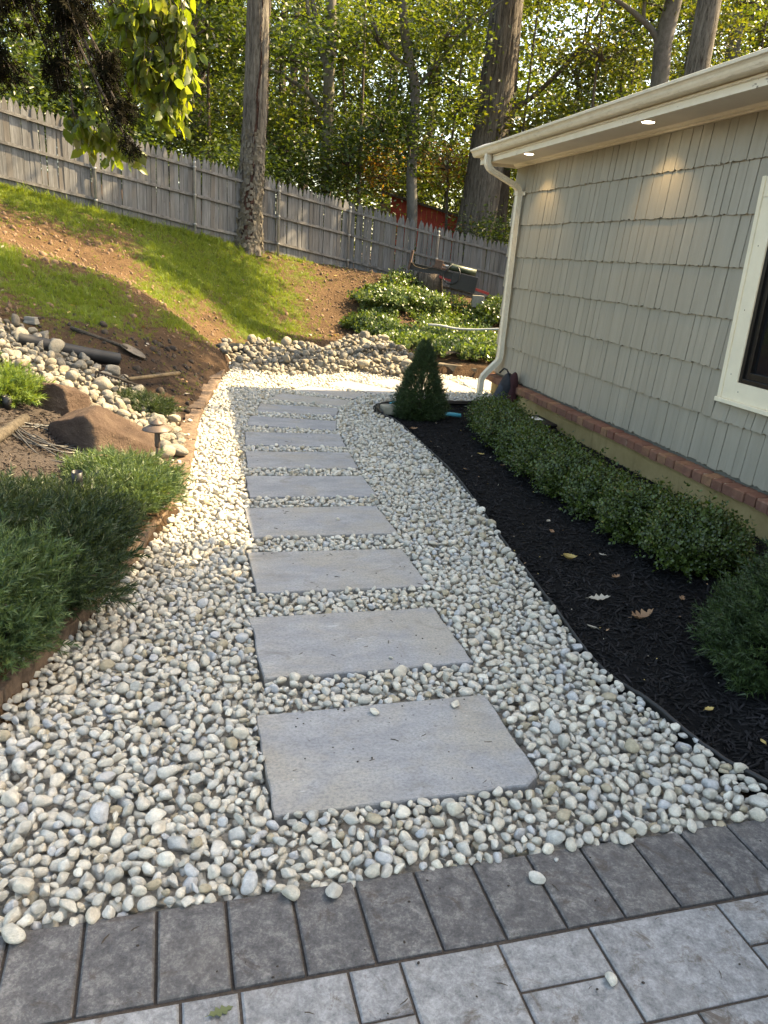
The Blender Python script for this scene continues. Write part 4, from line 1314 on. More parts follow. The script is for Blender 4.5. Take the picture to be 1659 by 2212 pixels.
# ---------------------------------------------------------------- fence
FP = [np.array(p) for p in ((-9.5, 10.5), (-6.34, 13.0), (-1.16, 17.1), (0.75, 17.3), (4.2, 17.62))]
FTOP = [(-9.5, 10.5, 4.05), (-6.337, 13, 3.529), (-5.28, 13.84, 3.31), (-3.89, 14.94, 3.07), (-2.5, 16.04, 2.84), (-1.16, 17.1, 2.62), (0.72, 17.3, 2.28), (2.18, 17.42, 2.04), (4.2, 17.62, 1.7)]
FS = [0.0]
for a, c in zip(FTOP[:-1], FTOP[1:]): FS.append(FS[-1] + math.hypot(c[0] - a[0], c[1] - a[1]))
def fpos(s):
    return np.array([np.interp(s, FS, [p[k] for p in FTOP]) for k in (0, 1, 2)])
fence = thing('picket_fence', 'weathered grey cedar stockade fence with pointed pickets stepping down the slope', 'fence', (-3, 15.6, 1.6))
FO = np.array(fence.location)
def picket_mesh(seed, h):
    r_ = np.random.default_rng(seed)
    w, t = 0.0835 + r_.normal() * 0.002, 0.018
    z1 = h - 0.13
    poly = [(-w / 2, 0.0), (w / 2, 0.0), (w / 2, z1 * 0.5), (w / 2, z1), (w * 0.43, z1 + 0.035), (w * 0.30, z1 + 0.075), (w * 0.13, z1 + 0.112), (0.0, z1 + 0.13), (-w * 0.13, z1 + 0.112), (-w * 0.30, z1 + 0.075), (-w * 0.43, z1 + 0.035), (-w / 2, z1), (-w / 2, z1 * 0.5)]
    b = MB(); n = len(poly)
    bow = r_.normal() * 0.006
    vs = [(x, -t / 2 + bow * math.sin(3.14 * z / h), z) for x, z in poly] + [(x, t / 2 + bow * math.sin(3.14 * z / h), z) for x, z in poly]
    b.add(vs, [tuple(range(n)), tuple(range(2 * n - 1, n - 1, -1))] + [(i, n + i, n + (i + 1) % n, (i + 1) % n) for i in range(n)])
    return b.mesh('picket')
FH = 1.44
PK = [picket_mesh(500 + i, FH) for i in range(12)]
for m_ in PK: m_.materials.append(M['fence'])
r = np.random.default_rng(21)
s = 0.04
while s < FS[-1] - 0.05:
    p = fpos(s); q = fpos(s + 0.02)
    ang = math.atan2(q[1] - p[1], q[0] - p[0])
    if True:
        same('picket', PK[int(r.integers(12))], fence, (p[0] - FO[0], p[1] - FO[1], p[2] - FH - FO[2] + r.normal() * 0.012), (r.normal() * 0.006, r.normal() * 0.010, ang + r.normal() * 0.02))
    s += 0.0852 + abs(r.normal()) * 0.0012
posts_s = [FS[2] - 3.6, FS[2] - 1.8, FS[2], FS[3], FS[3] + 1.74, FS[5], FS[6], FS[6] + 1.85]
for i in range(len(posts_s) - 1):
    s0, s1 = posts_s[i], posts_s[i + 1]
    a, c = fpos(s0), fpos(s1)
    d = unit(c[:2] - a[:2]); nf = np.array([d[1], -d[0]])
    for dz in (-0.20, -0.66, -1.16):
        off = nf * 0.032
        b = MB()
        P0 = np.array([a[0] + off[0], a[1] + off[1], a[2] + dz + r.normal() * 0.01]) - FO
        P1 = np.array([c[0] + off[0], c[1] + off[1], c[2] + dz + r.normal() * 0.01]) - FO
        t3 = unit(P1 - P0); n3 = np.array([nf[0], nf[1], 0]); u3 = np.cross(n3, t3)
        vs = []
        for Q in (P0 - t3 * 0.02, P1 + t3 * 0.02):
            for (k1, k2) in ((-1, -1), (1, -1), (1, 1), (-1, 1)):
                vs.append(Q + n3 * 0.018 * k1 + u3 * 0.024 * k2)
        b.add(vs, [(0, 1, 2, 3), (7, 6, 5, 4), (0, 4, 5, 1), (1, 5, 6, 2), (2, 6, 7, 3), (3, 7, 4, 0)]).build('rail', 'fence_rail', fence)
for s in posts_s:
    p = fpos(s); q = fpos(s + 0.05); d = unit(q[:2] - p[:2]); nf = np.array([d[1], -d[0]])
    b = MB()
    c = p[:2] + nf * 0.085 - FO[:2]
    b.lathe([(0.024, p[2] - 1.75 - FO[2]), (0.024, p[2] - 0.14 - FO[2]), (0.027, p[2] - 0.135 - FO[2]), (0.027, p[2] - 0.11 - FO[2]), (0.012, p[2] - 0.10 - FO[2])], 10, (c[0], c[1], 0))
    po = b.build('post', 'steel_post', fence, True)
    for dz in (-0.20, -0.66, -1.16):
        MB().lathe([(0.030, -0.016), (0.034, -0.012), (0.034, 0.012), (0.030, 0.016)], 10, (c[0], c[1], p[2] + dz - FO[2])).build('bracket', 'steel_post', po, True)

# ---------------------------------------------------------------- cobbles: dry creek strip and two piles
STRIP = np.array([(-3.162, 6.114, 0.517)[:2], (-2.955, 6.141, 0.453)[:2], (-2.526, 5.734, 0.341)[:2], (-2.193, 5.499, 0.247)[:2], (-1.95, 5.30), (-1.80, 5.15), (-1.56, 5.05), (-1.50, 5.45), (-1.66, 5.95), (-1.893, 6.543, 0.084)[:2], (-2.13, 6.724, 0.155)[:2], (-2.408, 6.943, 0.265)[:2], (-2.792, 7.076, 0.409)[:2], (-3.144, 7.211, 0.516)[:2], (-3.481, 7.299, 0.642)[:2], (-3.678, 7.177, 0.703)[:2], (-5.2, 7.6), (-5.0, 6.9)])
cobble_strip = sheet('cobble_strip', STRIP, lambda x, y: ground_z(x, y) + 0.012, 0.06, 'gravel_bed')
def cob_size(r, n): return np.clip(r.lognormal(math.log(0.037), 0.42, n), 0.02, 0.085)
CS = lay(STRIP, lambda x, y: ground_z(x, y), cob_size, 3600, 15, (), 0.012, 3, 0.07, (0.5, 0.85))
place_stones(CS, cobble_strip, COB_MESH, 'cobble', 'cobbles', 170, 16)
def pile(poly, peaks, label, seed, n, single):
    c = np.mean(poly, axis=0)
    root = thing('cobble_pile', label, 'stone pile', (c[0], c[1], 0), group='cobble piles at the end of the path')
    def basef(x, y):
        z = np.zeros(len(x))
        for px, py, h, s in peaks: z = np.maximum(z, h * np.exp(-((x - px) ** 2 + (y - py) ** 2) / (2 * s * s)))
        return np.maximum(z, 0) + np.maximum(ground_z(x, y), -0.02)
    S = lay(poly, basef, lambda r, k: np.clip(r.lognormal(math.log(0.040), 0.38, k), 0.022, 0.085), n, seed, (), 0.012, 3, 0.07, (0.55, 0.9))
    mound = sheet('soil_mound', poly, lambda x, y: basef(x, y) - 0.02, 0.06, 'gravel_bed', None)
    mound.parent = root
    mound.location = (-c[0], -c[1], 0)
    S[:, 0] -= c[0]; S[:, 1] -= c[1]
    P = S.copy(); P[:, 0] += c[0]; P[:, 1] += c[1]
    _, _, d = to_view(P[:, :3])
    order = np.argsort(-np.where(in_view(P[:, :3]), S[:, 3] / d, 0))
    r = np.random.default_rng(seed)
    rot = np.column_stack([r.normal(size=len(S)) * 0.25, r.normal(size=len(S)) * 0.25, S[:, 6]])
    idx = r.integers(0, len(COB_MESH), len(S))
    for i in order[:single]: same('cobble', COB_MESH[idx[i]], root, S[i, :3], rot[i], S[i, 3:6])
    rest = order[single:]
    if len(rest): scatter('cobbles', root, COB_MESH, S[rest, :3], rot[rest], S[rest, 3:6], idx[rest])
pile([(-2.32, 10.35), (-1.6, 9.95), (-0.95, 10.2), (-0.55, 10.75), (-0.6, 11.3), (-1.2, 11.75), (-2.1, 11.9), (-2.5, 11.4)], [(-1.95, 11.2, .26, .33), (-1.35, 11.1, .27, .36), (-0.9, 10.9, .2, .3)], 'long low pile of tan cobbles where the path meets the lawn', 41, 1000, 65)
pile([(-0.85, 10.95), (-0.3, 10.55), (0.25, 10.45), (0.42, 10.95), (0.15, 11.6), (-0.15, 12.6), (-0.7, 12.9), (-1.1, 12.2)], [(-0.55, 12.2, .30, .36), (-0.35, 11.4, .27, .4), (0.1, 11.0, .15, .25)], 'taller pile of grey and tan cobbles just left of the small spruce', 43, 1100, 65)

# ---------------------------------------------------------------- loose stones on paving
def loose(name, label, cat, x, y, z, a, b_, c_, yaw, mesh, mat, seed):
    me = mesh.copy()
    me.materials.clear(); me.materials.append(M[mat])
    o = same(name, me, None, (x, y, z + c_ * 0.93), (0, 0, yaw), (a, b_, c_))
    return tag(o, label, cat)
LOOSE = [('pale pebble with flat faces lying on the fourth dark border paver', (-0.169, 1.546, 0.045), .026, .021, .018, 'pebble'),
         ('flat broad pale pebble lying on the joint between two dark border pavers', (-0.058, 1.572, 0.045), .035, .021, .014, 'pebble'),
         ('wedge shaped white pebble alone in the middle of a dark border paver', (0.485, 1.658, 0.045), .024, .016, .015, 'white_pebble'),
         ('tiny tan pebble on a dark border paver near the gravel', (0.555, 1.741, 0.035), .009, .007, .005, 'pebble'),
         ('round white pebble on the pale patio pavers', (0.61, 1.367, 0.04), .017, .015, .013, 'white_pebble'),
         ('large pale pebble resting on the left end of the border', (-0.799, 1.364, 0.045), .034, .026, .018, 'pebble'),
         ('big rounded pebble on the gravel edge of the right border pavers', (0.771, 1.827, 0.05), .028, .024, .02, 'pebble'),
         ('grey pebble on the back edge of the nearest stepping stone', (0.019, 2.383, 0.055), .020, .015, .011, 'pebble'),
         ('flat pale pebble on the back right edge of the nearest stepping stone', (0.317, 2.466, 0.05), .03, .018, .009, 'pebble'),
         ('small tan pebble on the second stepping stone', (0.072, 2.789, 0.045), .010, .008, .007, 'pebble'),
         ('small pebble in the middle of the fourth stepping stone', (0.166, 4.445, 0.05), .012, .011, .010, 'pebble')]
for i, (lab, p, a, b_, c_, mt) in enumerate(LOOSE):
    base = 0.021 if ('border' in lab) else (0.018 if 'patio' in lab else STONE_TOP)
    if 'fourth stepping' in lab: p = (-0.28, 4.45, 0)
    loose('pebble', lab, 'pebble', p[0], p[1], base, a, b_, c_, i * 1.3, PEB_MESH[(i * 5 + 2) % 22], mt, i)

# ---------------------------------------------------------------- boulders and garden odds and ends
def rock(name, label, cat, loc, prof, mat, seed, parent=None):
    """prof: list of support planes (nx,ny,nz,h) that cut a round lump to shape"""
    V, F = bmesh_ico(5)
    rad = np.full(len(V), 9.0)
    for (a, b_, c_, h) in prof:
        n = unit(np.array([a, b_, c_])); d = V @ n
        rad = np.minimum(rad, np.where(d > 0.02, h / np.maximum(d, 0.02), 9))
    P = V * rad[:, None]
    P += V * (0.012 * smooth_noise(P, 6.0, seed, 3) + 0.010 * np.abs(smooth_noise(P * np.array([1, 1, 2.0]), 15.0, seed + 1, 3)))[:, None]
    o = link(name, np_mesh(name, P, F, mat != 'boulder'), mat, None, loc)
    return tag(o, label, cat)
bl = (-1.988, 5.086, 0.189)
rock('boulder', 'big angular reddish brown boulder with a flat shaded face among the white cobbles', 'boulder', (-1.99, 5.06, 0.225),
     [(0, 0, -1, .25), (-.45, -.88, .08, .20), (.80, -.55, .28, .235), (.60, .02, .80, .215), (.1, .5, .8, .26), (-.2, .95, .2, .27), (-.97, .1, .12, .31), (.95, -.25, .25, .40), (.12, -.98, .18, .262), (-.35, -.05, .93, .255), (.9, .4, .3, .42)], 'boulder', 3)
rock('boulder', 'small blocky brown rock behind the left end of the big boulder', 'boulder', (-2.47, 5.52, 0.42),
     [(0, 0, -1, .2), (-.9, -.3, .15, .15), (.9, -.3, .2, .16), (0, -1, .1, .1), (0, .2, 1, .12), (0, 1, .1, .14), (.5, .1, .85, .15)], 'boulder', 8)

# path lamp
lx, ly = -1.515, 4.86
lz = bz(lx, ly)
lamp = thing('path_light', 'bronze path lamp with a wide conical cap standing behind the juniper', 'garden lamp', (lx, ly, lz))
MB().lathe([(0.012, 0), (0.012, 0.20), (0.0105, 0.205), (0.0105, 0.33)], 12).build('stem', 'bronze', lamp, True)
MB().lathe([(0.0125, 0.20), (0.0185, 0.21), (0.0175, 0.235), (0.0195, 0.25), (0.0165, 0.30), (0.014, 0.31)], 14).build('collar', 'bronze', lamp, True)
MB().lathe([(0.014, 0.345), (0.092, 0.322), (0.095, 0.318), (0.094, 0.323), (0.045, 0.352), (0.036, 0.356)], 28).build('shade', 'bronze', lamp, True)
MB().lathe([(0.036, 0.353), (0.044, 0.358), (0.043, 0.366), (0.020, 0.380), (0.008, 0.392), (0.002, 0.395)], 20).build('finial', 'bronze', lamp, True)

# two black spot lamps
for (px, py, h, rr, lab) in (((-2.64, 5.158, 0.392)[0], (-2.64, 5.158, 0.392)[1], .13, .031, 'small black cylindrical spotlight beside the pale green juniper'), ((-1.637, 3.854, 0.3)[0], (-1.637, 3.854, 0.3)[1], .26, .028, 'black cylindrical spotlight poking out of the juniper mass')):
    z0 = bz(px, py)
    t = thing('spotlight', lab, 'spotlight', (px, py, z0), (0.10, 0.06, 0))
    MB().lathe([(rr * .55, h - .10), (rr, h - .09), (rr, h), (rr * .93, h), (rr * .92, h - .02)], 18).build('housing', 'black_plastic', t, True)
    MB().lathe([(.010, -.05), (.010, h - .095)], 8).build('stake', 'black_plastic', t, True)

# dusty black pipe
a, c = np.array((-3.374, 6.882, 0.682)), np.array((-2.661, 7.407, 0.479))
b = MB()
ts = np.linspace(0, 1, 10)
pts = [a * (1 - t) + c * t + np.array([0, 0, -0.012 * math.sin(3.14 * t)]) for t in ts]
n = 20
b.tube(pts, 0.058, n, caps=False).tube([p for p in pts[::-1]], 0.052, n, caps=False)
tag(b.build('drain_pipe', 'black_pipe', smooth=True), 'long dusty black drain pipe lying on the slope above the cobbles', 'pipe')

# shovel
a, c, e = np.array((-3.269, 7.77, 0.679)), np.array((-2.786, 7.834, 0.528)), np.array((-2.551, 7.825, 0.406))
for p in (a, c, e): p[2] += .025
sh = thing('shovel', 'mud covered shovel lying on the lawn above the black pipe', 'shovel', tuple(a))
MB().tube([p - a for p in (a, a * .6 + c * .4, c, c + (e - c) * .25)], [.021, .019, .018, .02], 10).build('handle', 'old_wood', sh, True)
d = unit(e - c); sd = unit(np.cross(d, [0, 0, 1])); u = np.cross(sd, d)
vs, fs = [], []
for i, (t, w) in enumerate(((0, .03), (.12, .085), (.35, .105), (.7, .10), (.92, .05), (1.0, .012))):
    for j in range(5):
        q = (j - 2) / 2
        vs.append(c - a + (e - c) * t + sd * w * q + u * (.025 * q * q))
for i in range(5):
    for j in range(4):
        fs.append((i * 5 + j, i * 5 + j + 1, i * 5 + j + 6, i * 5 + j + 5))
o = MB().add(vs, fs).build('blade', 'dirty_steel', sh, True)
o.modifiers.new('thick', 'SOLIDIFY').thickness = 0.004

# rake: a bow of tines and a wooden handle
a, c = np.array((-2.597, 6.651, 0.474)), np.array((-2.296, 6.831, 0.346))
h0, h1 = np.array((-2.384, 6.861, 0.389)), np.array((-2.135, 7.776, 0.335))
h1 = h0 + (h1 - h0) * 0.9
rk = thing('rake', 'steel garden rake with a worn wooden handle propped on the cobbles tines down', 'rake', tuple(a))
d = unit(c - a)
bb = MB(); bb.tube([p - a for p in (a, (a + c) / 2 + np.array([0, 0, .006]), c)], .011, 6)
bb.build('head', 'iron', rk)
L = np.linalg.norm(c - a)
for i in range(14):
    t = i / 13
    p = a * (1 - t) + c * t - a
    MB().tube([p, p + np.array([-.004, -.008, -.03]), p + np.array([.0, -.016, -.072])], [.0062, .0058, .0035], 5).build('tine', 'iron', rk)
MB().tube([p - a for p in ((a + c) / 2, (a + c) / 2 * .5 + h0 * .5 + np.array([0, .02, .03]), h0)], .008, 6).build('socket', 'iron', rk)
MB().tube([p - a for p in (h0, h0 * .6 + h1 * .4, h0 * .2 + h1 * .8, h1)], [.017, .019, .020, .022], 10).build('handle', 'handle_wood', rk, True)

# old round post lying in the left bed
a, c = np.array((-2.33, 4.05, 0.38)), np.array((-2.477, 5.063, 0.343)); c[2] += .045
tag(MB().tube([a, a * .5 + c * .5, c], [.036, .037, .034], 12).build('wooden_post', 'old_wood', smooth=True), 'grey round wooden post lying in the mulch at the left edge', 'post')

# coil of cable on the mulch
cab = thing('cable_coil', 'loose coil of black low voltage cable on the brown mulch beside the boulder', 'cable', (-2.1, 4.8, 0.25))
CO = np.array(cab.location)
r = np.random.default_rng(8)
for i in range(6):
    cx0, cy0 = -2.22 + r.normal() * .035, 4.90 + r.normal() * .04
    rx, ry = .21 + r.normal() * .035, .18 + r.normal() * .03
    pts = []
    for t in np.linspace(0, 2 * math.pi * (0.85 + .15 * r.random()), 34):
        x = cx0 + rx * math.cos(t + i) + .01 * math.sin(3 * t + i); y = cy0 + ry * math.sin(t + i)
        pts.append(np.array([x, y, bz(x, y) + .045 + .010 * i * abs(math.sin(t)) * .4]) - CO)
    MB().tube(pts, .0050, 5).build('loop', 'cable_black', cab, True)
for i, (p0, p1, p2, p3) in enumerate([((-2.35, 4.72), (-2.0, 4.55), (-1.75, 4.62), (-1.52, 4.75)), ((-2.3, 4.8), (-2.0, 4.66), (-1.8, 4.78), (-1.62, 4.55)), ((-2.4, 4.75), (-2.1, 4.5), (-1.85, 4.5), (-1.6, 4.5)), ((-2.05, 5.0), (-1.9, 4.95), (-1.75, 4.85), (-1.55, 4.62))]):
    P = smooth_line([p0, p1, p2, p3], 8)
    MB().tube([np.array([x, y, bz(x, y) + .05 + .012 * math.sin(k * .4 + i)]) - CO for k, (x, y) in enumerate(P)], .0048, 5).build('strand', 'cable_black', cab, True)
# pale bent root
P = smooth_line([(-1.78, 4.42), (-1.68, 4.50), (-1.58, 4.47), (-1.45, 4.58), (-1.34, 4.62)], 6)
tag(MB().tube([(x, y, bz(x, y) + .16 + .012 * math.sin(k * .5)) for k, (x, y) in enumerate(P)], np.linspace(.006, .012, len(P)), 6).build('root', 'handle_wood', smooth=True), 'pale bent root lying across the top of the juniper', 'root')

# backpack slumped against the house corner
bp = thing('backpack', 'dark grey backpack with a maroon side propped against the brick ledge by the downspout', 'backpack', tuple(hw(0.80, -0.20, 0.0)), (0, 0, HROT))
def lump(name, mat, parent, c, rx, ry, rz_, seed, pinch=0.0, lean=0.0):
    V, F = bmesh_ico(4)
    P = V.copy()
    P = np.sign(P) * np.abs(P) ** 0.75
    P *= np.array([rx, ry, rz_])
    k = (P[:, 2] / rz_ + 1) / 2
    P[:, 0] *= 1 - pinch * k; P[:, 1] *= 1 - pinch * k
    P[:, 1] += lean * k
    P += V * (0.016 * smooth_noise(P, 9.0, seed, 3) + 0.010 * np.abs(smooth_noise(P * np.array([1, 1, .4]), 16.0, seed + 1, 2)))[:, None]
    return link(name, np_mesh(name, P + np.array(c), F, True), mat, parent)
lump('bag', 'fabric_navy', bp, (0, 0.0, .20), .15, .10, .22, 4, .35, .06)
lump('front_pocket', 'fabric_blue', bp, (0.02, -.075, .16), .10, .05, .14, 6, .25, .05)
lump('side_panel', 'fabric_maroon', bp, (.10, .060, .21), .075, .06, .225, 9, .3, .03)
MB().tube([(-.08, -.03, .40), (-.03, .0, .46), (.04, .01, .455), (.08, .03, .40)], .010, 6).build('strap', 'fabric_navy', bp, True)

# black case with a white paper on it
cs = thing('tool_case', 'black case with a white paper on its lid tucked between hedge and foundation', 'case', tuple(hw(1.95, -0.26, -0.02)), (0, 0, HROT))
MB().box((-.24, -.14, 0), (.24, .14, .10)).build('body', 'black_plastic', cs, bevel=.02)
MB().box((-.235, -.135, .1005), (.235, .135, .135)).build('lid', 'black_plastic', cs, bevel=.015)
MB().box((-.12, -.08, .1355), (.04, .06, .137)).build('paper', 'paper', cs)

# stone block, coiled hose by the spruce, cyan strap
o = MB().box((-.14, -.075, 0), (.14, .075, .095)).build('stone_block', 'pale_block', loc=(.03, 8.05, .012), bevel=.012)
o.rotation_euler = (0, 0, R(18)); tag(o, 'pale rectangular stone block in the mulch beside the small spruce', 'stone block')
hs = thing('garden_hose', 'black hose looped along the tip of the mulch bed behind the spruce', 'hose', (.3, 8.45, .02))
for dz, off in ((.018, 0), (.034, .022), (.05, .012)):
    P = smooth_line([(-.10, 7.80), (-.16, 8.10), (-.11, 8.35), (.08, 8.52), (.45, 8.66), (.9, 8.80)], 8)
    MB().tube([(x + off - .3, y - off - 8.45, dz) for x, y in P], .012, 7).build('loop', 'black_plastic', hs, True)
tag(MB().tube([(-.02, 8.0, .135), (.06, 8.12, .14), (.16, 8.16, .12)], .008, 6).build('turquoise_tube', 'cyan', smooth=True), 'short turquoise tube on the stone block left of the small spruce', 'tube')
o = MB().tube([(.52, 7.98, .05), (.62, 8.03, .06), (.74, 8.04, .05)], .022, 8).build('turquoise_bottle', 'cyan', smooth=True)
tag(o, 'turquoise bottle lying between the small spruce and the hedge', 'bottle')

# grey hose across the ivy, torn cardboard, blue scrap
P = smooth_line([(0.525, 13.5, 0.533), (0.722, 13.45, 0.536), (1, 13.4, 0.506), (1.346, 13.3, 0.523), (1.684, 13.2, 0.564), (2.094, 13.1, 0.594)], 6)
tag(MB().tube(P, .020, 8).build('grey_hose', 'hose_grey', smooth=True), 'grey corrugated hose lying across the top of the ground ivy', 'hose')
c = np.array((1.02, 11.423, 0.224)); c[2] += .08
vs = []
for i in range(9):
    t = i / 8
    for j in (0, 1):
        vs.append((c[0] - .28 + .56 * t, c[1] + .10 * j - .1 * t, c[2] + .035 * math.sin(t * 7) + .03 * j - .05 * abs(t - .5)))
o = MB().add(vs, [(2 * i, 2 * i + 2, 2 * i + 3, 2 * i + 1) for i in range(8)]).build('cardboard', 'old_wood')
o.modifiers.new('thick', 'SOLIDIFY').thickness = .006
tag(o, 'warped brown cardboard piece on the ivy above the retaining wall', 'cardboard')
c = np.array((1.366, 11.841, 0.266)); c[2] += .09
tag(MB().tube([c, c + np.array([.06, .0, .02]), c + np.array([.13, .0, .015])], .022, 8).build('blue_scrap', 'blue', smooth=True), 'pale blue plastic scrap lying on the ivy near the downspout', 'plastic scrap')
c = np.array((-3.596, 7.642, 0.739)); 
rock('white_stone', 'single white stone lying on the shaded grass near the pipe', 'stone', (c[0], c[1], c[2] + .02), [(0, 0, -1, .03), (1, 0, .2, .05), (-1, 0, .3, .05), (0, 1, .2, .04), (0, -1, .2, .04), (0, 0, 1, .03)], 'concrete', 5)
tag(rock('dark_stone', 'dark smooth flat stone at the left end of the long cobble pile', 'stone', (-2.35, 11.15, .14), [(0, 0, -1, .08), (1, 0, .3, .26), (-1, 0, .3, .24), (0, 1, .3, .15), (0, -1, .3, .15), (0, 0, 1, .10)], 'black_plastic', 6))

# ---------------------------------------------------------------- log splitter on a stump, concrete block under its tongue
LY = 16.45
def ly_(p, dy=0.0): return np.array([p[0], LY + dy, p[2]])
e0, e1 = np.array((0.164, 16.45, 1.515)), np.array((1.516, 16.45, 1.301))
sp = thing('log_splitter', 'black and red log splitter tilted on a stump in front of the fence', 'log splitter', tuple(e0))
ang = math.atan2(e0[2] - e1[2], e1[0] - e0[0])
sp.rotation_euler = (0, ang, R(-4))
LS = float(np.linalg.norm(e1 - e0))
b = MB()
b.box((0, -.075, -.012), (LS, .075, 0)).box((0, -.008, -.128), (LS, .008, -.012)).box((0, -.075, -.14), (LS, .075, -.128))
b.build('beam', 'black_paint', sp)
MB().box((-.02, -.095, -.15), (.025, .095, .235)).build('foot_plate', 'rust', sp, bevel=.004)
MB().box((.50, -.085, .004), (.66, .085, .17)).box((.46, -.05, .002), (.80, .05, .045)).build('wedge', 'rust', sp, bevel=.004)
MB().tube([(.66, 0, .095), (.86, 0, .095)], .022, 12).build('rod', 'chrome', sp, True)
b = MB(); b.tube([(.80, 0, .095), (.80, 0, .095), (.84, 0, .095), (1.36, 0, .095)], [.0, .062, .068, .068], 18)
b.build('cylinder', 'green_cyl', sp, True)
MB().box((.90, -.12, -.30), (LS + .06, -.08, .02)).box((.90, -.08, -.30), (LS + .06, .12, -.145)).build('oil_tank', 'black_paint', sp, bevel=.01)
MB().tube(smooth_line([(.86, -.03, .16), (.78, -.13, .05), (.72, -.16, -.12), (.85, -.17, -.23), (1.02, -.17, -.16), (1.04, -.16, .02), (.98, -.12, .12)], 6), .013, 7).build('hydraulic_hose', 'black_plastic', sp, True)
MB().tube(smooth_line([(.05, -.10, .01), (.12, -.11, -.05), (.3, -.11, -.06), (.45, -.10, .0)], 6), .005, 5).build('cord', 'handle_wood', sp, True)
MB().box((.55, -.05, -.24), (.64, .05, -.145)).build('bracket', 'black_paint', sp)
a0, a1 = np.array((0.653, 16.35, 1.307)), np.array((1.824, 16.35, 1.005))
inv = Matrix.Translation(Vector(e0)) @ sp.rotation_euler.to_matrix().to_4x4()
inv = inv.inverted()
q0, q1 = inv @ Vector(a0), inv @ Vector(a1)
MB().tube([q0, q1], .034, 4).build('tongue', 'red_paint', sp)
up0 = inv @ Vector((1.16, 16.37, 1.178)); up1 = inv @ Vector((1.177, 16.4, 1.315))
MB().tube([up0, up1], .026, 4).build('tongue_upright', 'red_paint', sp)
c = np.array((0.601, 16.5, 1.309))
MB().lathe([(.03, -.06), (.17, -.06), (.19, -.03), (.19, .03), (.17, .06), (.03, .06)], 20, M4=Matrix.Translation(inv @ Vector((c[0], 16.75, c[2] - .1))) @ Matrix.Rotation(R(90), 4, 'X')).build('wheel', 'black_plastic', sp, True)
st = np.array((0.581, 16.5, 1.216))
b = MB(); b.lathe([(.30, -.34), (.27, -.1), (.255, .0), (.23, .012)], 26)
st_o = b.build('stump', 'bark_dark', smooth=True, loc=(st[0], 16.5, st[2] + .10))
tag(st_o, 'mossy tree stump holding up the left part of the log splitter', 'stump')
c = np.array((1.612, 16.35, 0.945))
o = MB().box((-.12, -.1, -.22), (.12, .1, .015)).build('concrete_block', 'concrete', loc=tuple(c), bevel=.008)
tag(o, 'concrete block under the red tongue of the log splitter', 'concrete block')

# ---------------------------------------------------------------- red shed and lumber beyond the fence
shed = thing('shed', 'red wooden shed with a low leaf strewn roof beyond the fence', 'shed', (.6, 23.5, 1.2), (0, 0, R(-8)))
x0, x1 = -1.05, 1.35
for i in range(16):
    a = x0 + (x1 - x0) * i / 16
    hgt = 2.05 - 0.34 * (i + .5) / 16 * 1.6
    MB().box((a + .004, -.012, -.6), (a + (x1 - x0) / 16 - .004, .012, hgt)).build('board', 'red_board', shed)
MB().box((x0, .014, -.6), (x1, 1.8, 1.45)).build('wall', 'red_board', shed)
b = MB(); 
b.add([(x0 - .15, -.32, 2.13), (x1 + .2, -.32, 1.50), (x1 + .2, 2.0, 1.55), (x0 - .15, 2.0, 2.18), (x0 - .15, -.32, 2.06), (x1 + .2, -.32, 1.43), (x1 + .2, 2.0, 1.48), (x0 - .15, 2.0, 2.11)], [(0, 1, 2, 3), (7, 6, 5, 4), (0, 4, 5, 1), (1, 5, 6, 2), (2, 6, 7, 3), (3, 7, 4, 0)])
b.build('roof', 'old_wood', shed)
MB().box((-.42, -.02, -.6), (-.36, -.0125, 1.9)).build('trim_strip', 'red_board', shed)
lm = thing('lumber_stack', 'stack of old grey planks leaning in the woods left of the shed', 'lumber', (-1.0, 24.5, 2.75))
for i in range(6):
    o = MB().box((-.75, -.1, 0), (.55, .1, .035)).build('plank', 'plank', lm, loc=(.03 * i, 0, .05 * i))
    o.rotation_euler = (0, R(-9 - i), R(4 * i - 8))

# ---------------------------------------------------------------- plants: sprigs and how they cover a shape
def sprig(n, ln, width, spread, seed, twist=2.4, up=0.0, double=False):
    """a shoot of needles along x, unit length"""
    r = np.random.default_rng(seed)
    V, F = [], []
    for i in range(n):
        t = 0.08 + 0.92 * i / n
        a = i * twist + r.normal() * 0.3
        s = math.sin(a); c = math.cos(a)
        d = unit(np.array([1.0, spread * c, spread * s + up]))
        p = np.array([t * 0.85, 0, 0])
        w = unit(np.cross(d, [s, -c, 0.3])) * width
        L = ln * (1 - 0.35 * t) * r.uniform(0.8, 1.2)
        k = len(V)
        V += [p - w, p + w, p + d * L]
        F.append((k, k + 1, k + 2))
    return np.array(V), np.array(F)

def leafy(n_pairs, size, seed, wide=0.30):
    """an upright shoot with opposite small oval leaves, unit length along x"""
    r = np.random.default_rng(seed)
    V, F = [], []
    for i in range(n_pairs):
        t = 0.15 + 0.85 * i / max(1, n_pairs - 1)
        for s in (0, math.pi):
            a = i * 1.57 + s + r.normal() * 0.25
            d = unit(np.array([0.75, math.cos(a), math.sin(a)]))
            w = unit(np.cross(d, [1, 0, 0])); nrm = np.cross(d, w)
            p = np.array([t, 0, 0]); L = size * r.uniform(0.75, 1.15) * (1 - 0.25 * t)
            k = len(V)
            V += [p, p + d * L * .45 + w * L * wide + nrm * L * .06, p + d * L - nrm * L * .05, p + d * L * .45 - w * L * wide + nrm * L * .06]
            F += [(k, k + 1, k + 2), (k, k + 2, k + 3)]
    return np.array(V), np.array(F)

